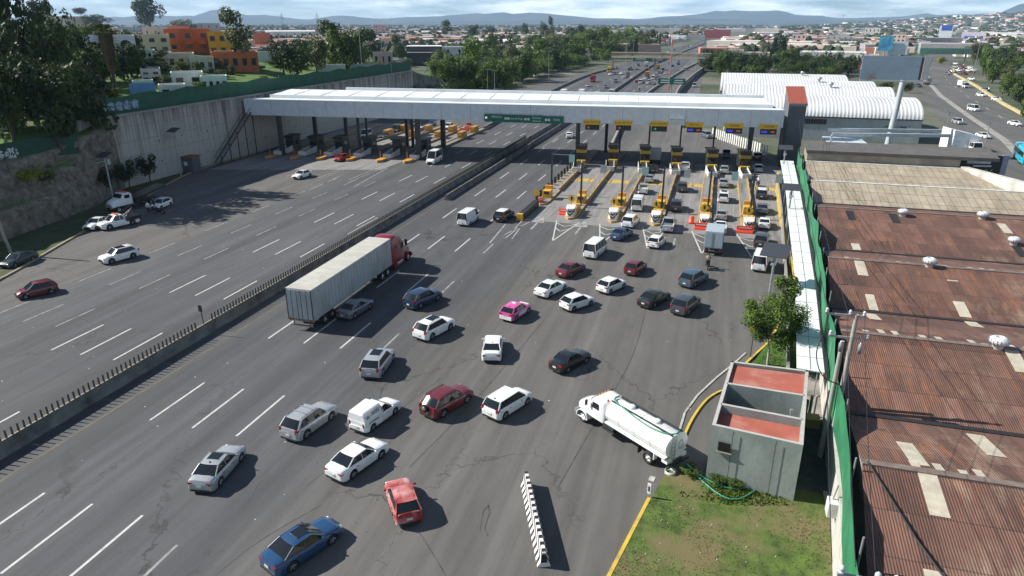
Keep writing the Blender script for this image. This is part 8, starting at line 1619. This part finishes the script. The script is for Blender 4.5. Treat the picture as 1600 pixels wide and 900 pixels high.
# ---- ordinary city: individual houses and trees up to ~1.4 km
def free(p):
    x, y = p.x, p.y
    if x > -98 and x < 125+max(0, y-450)*.3 and y < 470: return False
    if x < -90 and y < 250: return False
    if abs(x-cx(y)) < 38+y*.01: return False
    if y > 430 and abs(x-(130+(y-560)*.3)) < 26: return False
    if 90 < x < 230 and y < 640: return False
    return True
WC = [((.55, .53, .48), 'cream'), ((.62, .62, .6), 'white'), ((.42, .38, .33), 'tan'), ((.5, .33, .27), 'brick pink'), ((.36, .36, .36), 'grey'), ((.5, .45, .3), 'pale yellow'), ((.42, .16, .10), 'terracotta')]
RC = [(.5, .5, .48), (.35, .33, .3), (.62, .62, .6), (.42, .2, .14)]
random.seed(77); HM = []
for ci, (c, nm) in enumerate(WC):
    for v in range(2):
        q = MB(); q.box((0, 0, .5), (1, 1, 1)); 
        for s1 in (1, -1): q.box((0, s1*.49, 1.04), (1.01, .02, .1)); q.box((s1*.49, 0, 1.04), (.02, .97, .1))
        q.box((.2, .1, 1.12), (.3, .3, .22))
        w1 = q.mesh('wall', wallmat(c)); q = MB(); q.box((0, 0, 1.003), (.96, .96, .01)); r1 = q.mesh('roof', wallmat(RC[(ci+v) % 4])); q = MB()
        for f_ in range(2):
            for i in range(3): q.box((-.32+.32*i, -.502, .28+.45*f_), (.13, .01, .2)); q.box((.502, -.32+.32*i, .28+.45*f_), (.01, .13, .2))
        HM.append((w1, r1, q.mesh('window', glass), nm))
nh = 0; nt_ = 0; tries = 0
zones = ['on the left plain', 'behind the tree belt left of the motorway', 'beside the far motorway', 'behind the barrel sheds', 'on the right plain']
def zone(px): return zones[0 if px < 620 else 1 if px < 950 else 2 if px < 1130 else 3 if px < 1380 else 4]
while nh < 215 and tries < 6000:
    tries += 1; px = random.uniform(-10, 1610); py = 46+abs(random.gauss(0, 1))*20
    if py > 112: continue
    p = G(px, py)
    if not free(p): continue
    z = hz(p.x, p.y) if p.x < -95 and p.y < 345 else 0; w_ = random.uniform(8, 17); d = random.uniform(8, 16); h = random.choice((3.2, 3.4, 6.2, 6.5, 7, 9)); a_, b2_, c_, nm = HM[random.randrange(len(HM))]
    if py < 60: w_ *= 1.4; d *= 1.3
    sz = 'single-storey' if h < 4 else 'two-storey' if h < 8 else 'tall'
    far = 'nearer' if py > 72 else 'far' if py > 56 else 'tiny distant'
    r_ = empty('house', (p.x, p.y, z), random.choice((0, .1, -.2, .35)), '%s %s %s house %s' % (far, sz, nm, zone(px)), 'house', '%s %s %s houses %s' % (far, sz, nm, zone(px)))
    for n__, me in (('wall', a_), ('roof', b2_), ('window', c_)): o = link(n__, me, r_); o.scale = (w_, d, h)
    nh += 1
tries = 0; tgt = 28
while nt_ < tgt and tries < 6000:
    tries += 1; px = random.uniform(-10, 1610); py = 46+abs(random.gauss(0, 1))*22
    if py > 118: continue
    p = G(px, py)
    if not free(p): continue
    z = hz(p.x, p.y) if p.x < -95 and p.y < 345 else 0; h = random.uniform(6, 12); kd = random.choice(('mid', 'dark', 'dark', 'olive'))
    far = 'nearer' if py > 72 else 'far' if py > 56 else 'tiny distant'
    tree((p.x, p.y, z), h, h*random.uniform(.8, 1.3), '%s %s tree among the houses %s' % (far, KN[kd], zone(px)), kd, None, '%s %s trees %s' % (far, KN[kd], zone(px))); nt_ += 1
# ---- far city as one mass of small roofs and one mass of tree clumps (beyond about 700 m)
def hillz(x, y):   # height of the long low hill at right, sampled from its profile
    return 0
hillobj = [o for o in COL.objects if o.get('label') == 'long low hill covered with houses at right'][0]
from mathutils.bvhtree import BVHTree
bv = BVHTree.FromPolygons([v.co.copy() for v in hillobj.data.vertices], [tuple(p.vertices) for p in hillobj.data.polygons])
def zat(x, y):
    h_ = bv.ray_cast(Vector((x, y, 2000)), Vector((0, 0, -1))); return max(0, h_[0].z) if h_[0] else 0
city = [MB() for _ in range(6)]; fol = MB(); rnd_ = random.Random(5)
for i in range(15000):
    px = rnd_.uniform(-60, 1660); D = 650*math.exp(rnd_.uniform(0, 2.35)) if px < 1230 or rnd_.random() < .5 else rnd_.uniform(3300, 6900); p = azp(px, D)
    if not free(p): continue
    z = zat(p.x, p.y) if D > 3000 else 0; s_ = 1+D/2600; w_, d, h = rnd_.uniform(7, 16)*s_, rnd_.uniform(7, 15)*s_, rnd_.uniform(3, 8)
    if rnd_.random() < .03: w_ *= 5; d *= 3; h *= 1.2
    k_ = rnd_.choice((0, 1, 1, 2, 3, 4, 5)); city[k_].box((p.x, p.y, z+h/2-.5), (w_, d, h+1), rnd_.uniform(-.3, .3))
cm = [wallmat(c) for c in ((.74, .72, .68), (.58, .53, .46), (.42, .3, .25), (.8, .8, .8), (.35, .34, .33), (.45, .2, .15))]
allc = MB()
for k_, c in enumerate(city): allc.add(c.v, c.f, k_)
tag(allc.build('distant_city', cm), 'mass of tiny distant roofs and walls spread over the plain and hill', 'distant city', None, 'stuff')
for i in range(7500):
    px = rnd_.uniform(-60, 1660); D = 600*math.exp(rnd_.uniform(0, 2.4)) if px < 1230 or rnd_.random() < .45 else rnd_.uniform(3300, 6900); p = azp(px, D)
    if not free(p): continue
    z = zat(p.x, p.y) if D > 3000 else 0; s_ = 1+D/2000; r1 = rnd_.uniform(3, 6)*s_; h = rnd_.uniform(4, 10)*(1+D/9000)
    n_ = 7 if D > 1500 else 9; vs = [(p.x+r1*math.cos(q*2*math.pi/n_)*rnd_.uniform(.7, 1.2), p.y+r1*math.sin(q*2*math.pi/n_)*rnd_.uniform(.7, 1.2), z+h*rnd_.uniform(.25, .6)) for q in range(n_)]; top = [(p.x+r1*.5*math.cos(q*2*math.pi/n_+.3)*rnd_.uniform(.5, 1.2), p.y+r1*.5*math.sin(q*2*math.pi/n_+.3), z+h*rnd_.uniform(.8, 1.1)) for q in range(n_)]; bot = [(v[0], v[1], z-.5) for v in vs]
    fol.add(bot+vs+top, [(k_*n_+q, k_*n_+(q+1) % n_, (k_+1)*n_+(q+1) % n_, (k_+1)*n_+q) for k_ in (0, 1) for q in range(n_)]+[tuple(range(2*n_, 3*n_))])
tag(fol.build('distant_trees', mat('distant_foliage', (.022, .036, .014), .9, 0, .5, .02, dirt=(.05, .07, .03), dscale=.01, world=True)), 'mass of distant tree clumps among the far roofs', 'distant trees', None, 'stuff')
# grass tufts on the rough patch and lawn
gm2 = leafmat('grass_blades', (.07, .11, .016), (.14, .20, .03)); tf = MB(); rnd_ = random.Random(8)
def blades(px0, px1, py0, py1, n_, s0, test):
    k_ = 0
    while k_ < n_:
        p = G(rnd_.uniform(px0, px1), rnd_.uniform(py0, py1), .14); k_ += 1
        if not test(p): continue
        if noise.noise(Vector((p.x*.35, p.y*.35, 2))) < rnd_.uniform(-.5, .35)*(1 if p.y < 40 else .2): continue
        a = rnd_.uniform(0, 6.28); s_ = rnd_.uniform(.5, 1.4)*s0; d = Vector((math.cos(a), math.sin(a), 0))*s_*.45; up = Vector((rnd_.uniform(-.4, .4)*s_, rnd_.uniform(-.4, .4)*s_, s_)); tf.add([p-d, p+d, p+up], [(0, 1, 2)])
blades(940, 1340, 725, 900, 6500, .065, lambda p: interp([(18, -4.3), (22.5, -3.5), (27.3, -2.6), (33.7, -1.3), (36.9, .5)], p.y) < p.x < 9.0 and p.y < 36.3 and not (p.x > 1.5 and p.y > 35.8))
blades(1060, 1230, 728, 790, 4000, .13, lambda p: p.x > .2 and p.x < 8.2 and 34.3 < p.y < 36.3)
blades(1160, 1250, 500, 585, 5000, .07, lambda p: interp([(46.5, 3.1), (57.5, 6.5), (64, 8.4), (72, 9.9)], p.y) < p.x < 7.3+(p.y-46)*.1)
tag(tf.build('grass_tufts', gm2), 'short grass and weeds growing on the rough patch and the small lawn', 'grass', None, 'stuff')
for px, py, lab in ((1080, 742, 'leafy weed clump behind the tanker'), (1118, 752, 'dark weed clump at the left foot of the guardhouse wall'), (1150, 760, 'dark weed clump in the middle of the guardhouse wall foot')):
    g_ = G(px, py, .14); tree(g_, .75, 1.7, lab, 'mid', 'd', 'weeds at the guardhouse foot', 'shrub', 'shrub', True)

# ================= FAR TRAFFIC =================
FT = [('sedan', 'white', (935, 151), (930, 146), 'white car coming towards us between two white trucks beyond the canopy'), ('sedan', 'silver', (921, 134), (917, 137), 'white car behind the red truck on the far left carriageway'), ('hatch', 'white', (955, 116), (951, 119), 'white car beside the yellow truck on the far left carriageway'), ('sedan', 'white', (972, 114), (969, 118), 'white sedan right of the pair beside the yellow truck'), ('suv', 'silver', (933, 152), (935, 147), 'silver pickup-like car just beyond the canopy by the median'), ('sedan', 'white', (986, 125), (988, 121), 'white car on the far right carriageway'), ('suv', 'white', (974, 124), (976, 120), 'pale SUV close to the median on the far right carriageway'), ('hatch', 'brightred', (994, 131), (996, 127), 'red car far up the right carriageway'), ('hatch', 'brightred', (1036, 115), (1037, 112), 'small red car near the footbridge'), ('suv', 'blue', (1050, 106), (1052, 103), 'dark blue car left of the blue van under the footbridge'), ('van', 'blue', (1059, 103), (1061, 100), 'blue van under the footbridge'), ('van', 'white', (1070, 112), (1071, 108), 'white van on the slip road below the footbridge'), ('van', 'silver', (1086, 134), (1084, 138), 'pale van parked beside the slip road wall'), ('sedan', 'grey', (965, 106), (962, 109), 'grey car behind the yellow truck'), ('suv', 'silver', (815, 148), (811, 152), 'silver SUV on the left slip road just above the canopy'), ('van', 'white', (840, 119), (834, 121), 'white van parked under the trees left of the slip road'), ('suv', 'grey', (1102, 214), (1107, 216), 'dark grey SUV waiting beside the slatted fence behind the booths')]
for kd, c, a, b_, lab in FT: p, h = place2(a, b_); vehicle(kd, c, p, h, lab, lod=2)
BT = [((880, 153), R(-88), 'white box truck nearest beyond the canopy on the left carriageway', 'white', 'white'), ((908, 153), R(-88), 'white box truck right beside the nearest one beyond the canopy', 'white', 'white'), ((956, 152), R(92), 'grey box truck seen from behind beyond the canopy', 'silver', 'white'), ((926, 128), R(-88), 'red lorry coming towards us beyond the canopy', 'brightred', 'brightred'), ((952, 113), R(-88), 'yellow truck coming towards us far beyond the canopy', 'yellow', 'yellow'), ((1011, 121), R(92), 'dark truck with a yellow load seen from behind', 'orange', 'brightred'), ((1028, 108), R(92), 'yellow topped truck seen from behind near the footbridge', 'yellow', 'yellow'), ((1010, 104), R(92), 'white truck under the left part of the footbridge', 'white', 'white'), ((1515, 236), R(-80), 'white delivery truck parked on the street by the white building', 'white', 'white'), ((1504, 137), R(-78), 'white box truck driving on the far street', 'white', 'white'), ((1446, 132), R(100), 'pink brown lorry at the far left side of the street', 'beige', 'beige')]
for px, hd, lab, c1, c2 in BT: g_ = G(*px); boxtruck((g_.x, g_.y), hd, lab, c1, c2)
SR = [('suv', 'silver', (1494, 188), (1498, 199), 'silver SUV on the near carriageway of the street'), ('sedan', 'white', (1540, 211), (1530, 220), 'white car in front of the bus on the street'), ('van', 'white', (1524, 170), (1516, 176), 'white van in the middle of the street'), ('sedan', 'white', (1586, 192), (1584, 200), 'white car nearest the yellowish street barrier'), ('suv', 'white', (1532, 146), (1533, 156), 'white SUV left of the white car by the barrier'), ('sedan', 'white', (1556, 154), (1558, 161), 'white sedan beside the yellowish barrier'), ('hatch', 'grey', (1540, 140), (1540, 145), 'dark car ahead of the white SUV on the street'), ('sedan', 'white', (1518, 122), (1517, 128), 'white car right of the white truck on the far street'), ('suv', 'darkgrey', (1436, 134), (1432, 138), 'dark pickup beside the pink brown lorry')]
for kd, c, a, b_, lab in SR: p, h = place2(a, b_); h = R(-76) if 'silver SUV' not in lab else R(-80); vehicle(kd, c, p, h, lab, lod=2)
random.seed(12)
for k_ in range(16):
    px = random.uniform(1475, 1522); py = random.uniform(100, 117); g_ = G(px, py); c = random.choice(('white', 'silver', 'white', 'grey', 'maroon')); vehicle(random.choice(('sedan', 'suv', 'hatch')), c, (g_.x, g_.y), R(-75), '%s car in the dense far queue at the end of the street' % c, group='%s cars in the far street queue' % c, lod=2)
for k_ in range(26):
    Y = 300+random.uniform(0, 140); s_ = random.choice((-13, -9.5, -6, 6, 9.5, 13)); c = random.choice(('white', 'silver', 'grey', 'navy', 'maroon')); vehicle(random.choice(('sedan', 'hatch', 'suv', 'van')), c, (cx(Y)+s_, Y), R(90) if s_ > 0 else R(-90), '%s car in the traffic between the canopy and the footbridge' % c, group='%s cars between canopy and footbridge' % c, lod=2)
for k_ in range(24):
    Y = 470+k_*28; s_ = random.choice((-13, -9, 8, 12)); c = random.choice(('white', 'white', 'silver', 'grey', 'navy')); vehicle(random.choice(('sedan', 'van', 'suv')), c, (cx(Y)+s_, Y), R(90) if s_ > 0 else R(-90), '%s vehicle far up the motorway beyond the footbridge' % c, group='%s vehicles beyond the footbridge' % c, lod=2)

# ================= AIR =================
hzm = bpy.data.materials.new('haze'); hzm.use_nodes = True; t = hzm.node_tree; t.nodes.clear(); o = t.nodes.new('ShaderNodeOutputMaterial'); v = t.nodes.new('ShaderNodeVolumePrincipled'); v.inputs['Color'].default_value = (.48, .72, 1, 1); v.inputs['Density'].default_value = 6e-5; v.inputs['Anisotropy'].default_value = 0; t.links.new(v.outputs[0], o.inputs['Volume'])
hb = MB(); hb.box((0, 6900, 224), (29000, 16800, 450)); ho = hb.build('haze', hzm); ho['kind'] = 'stuff'; ho['label'] = 'thin blue haze over the valley'
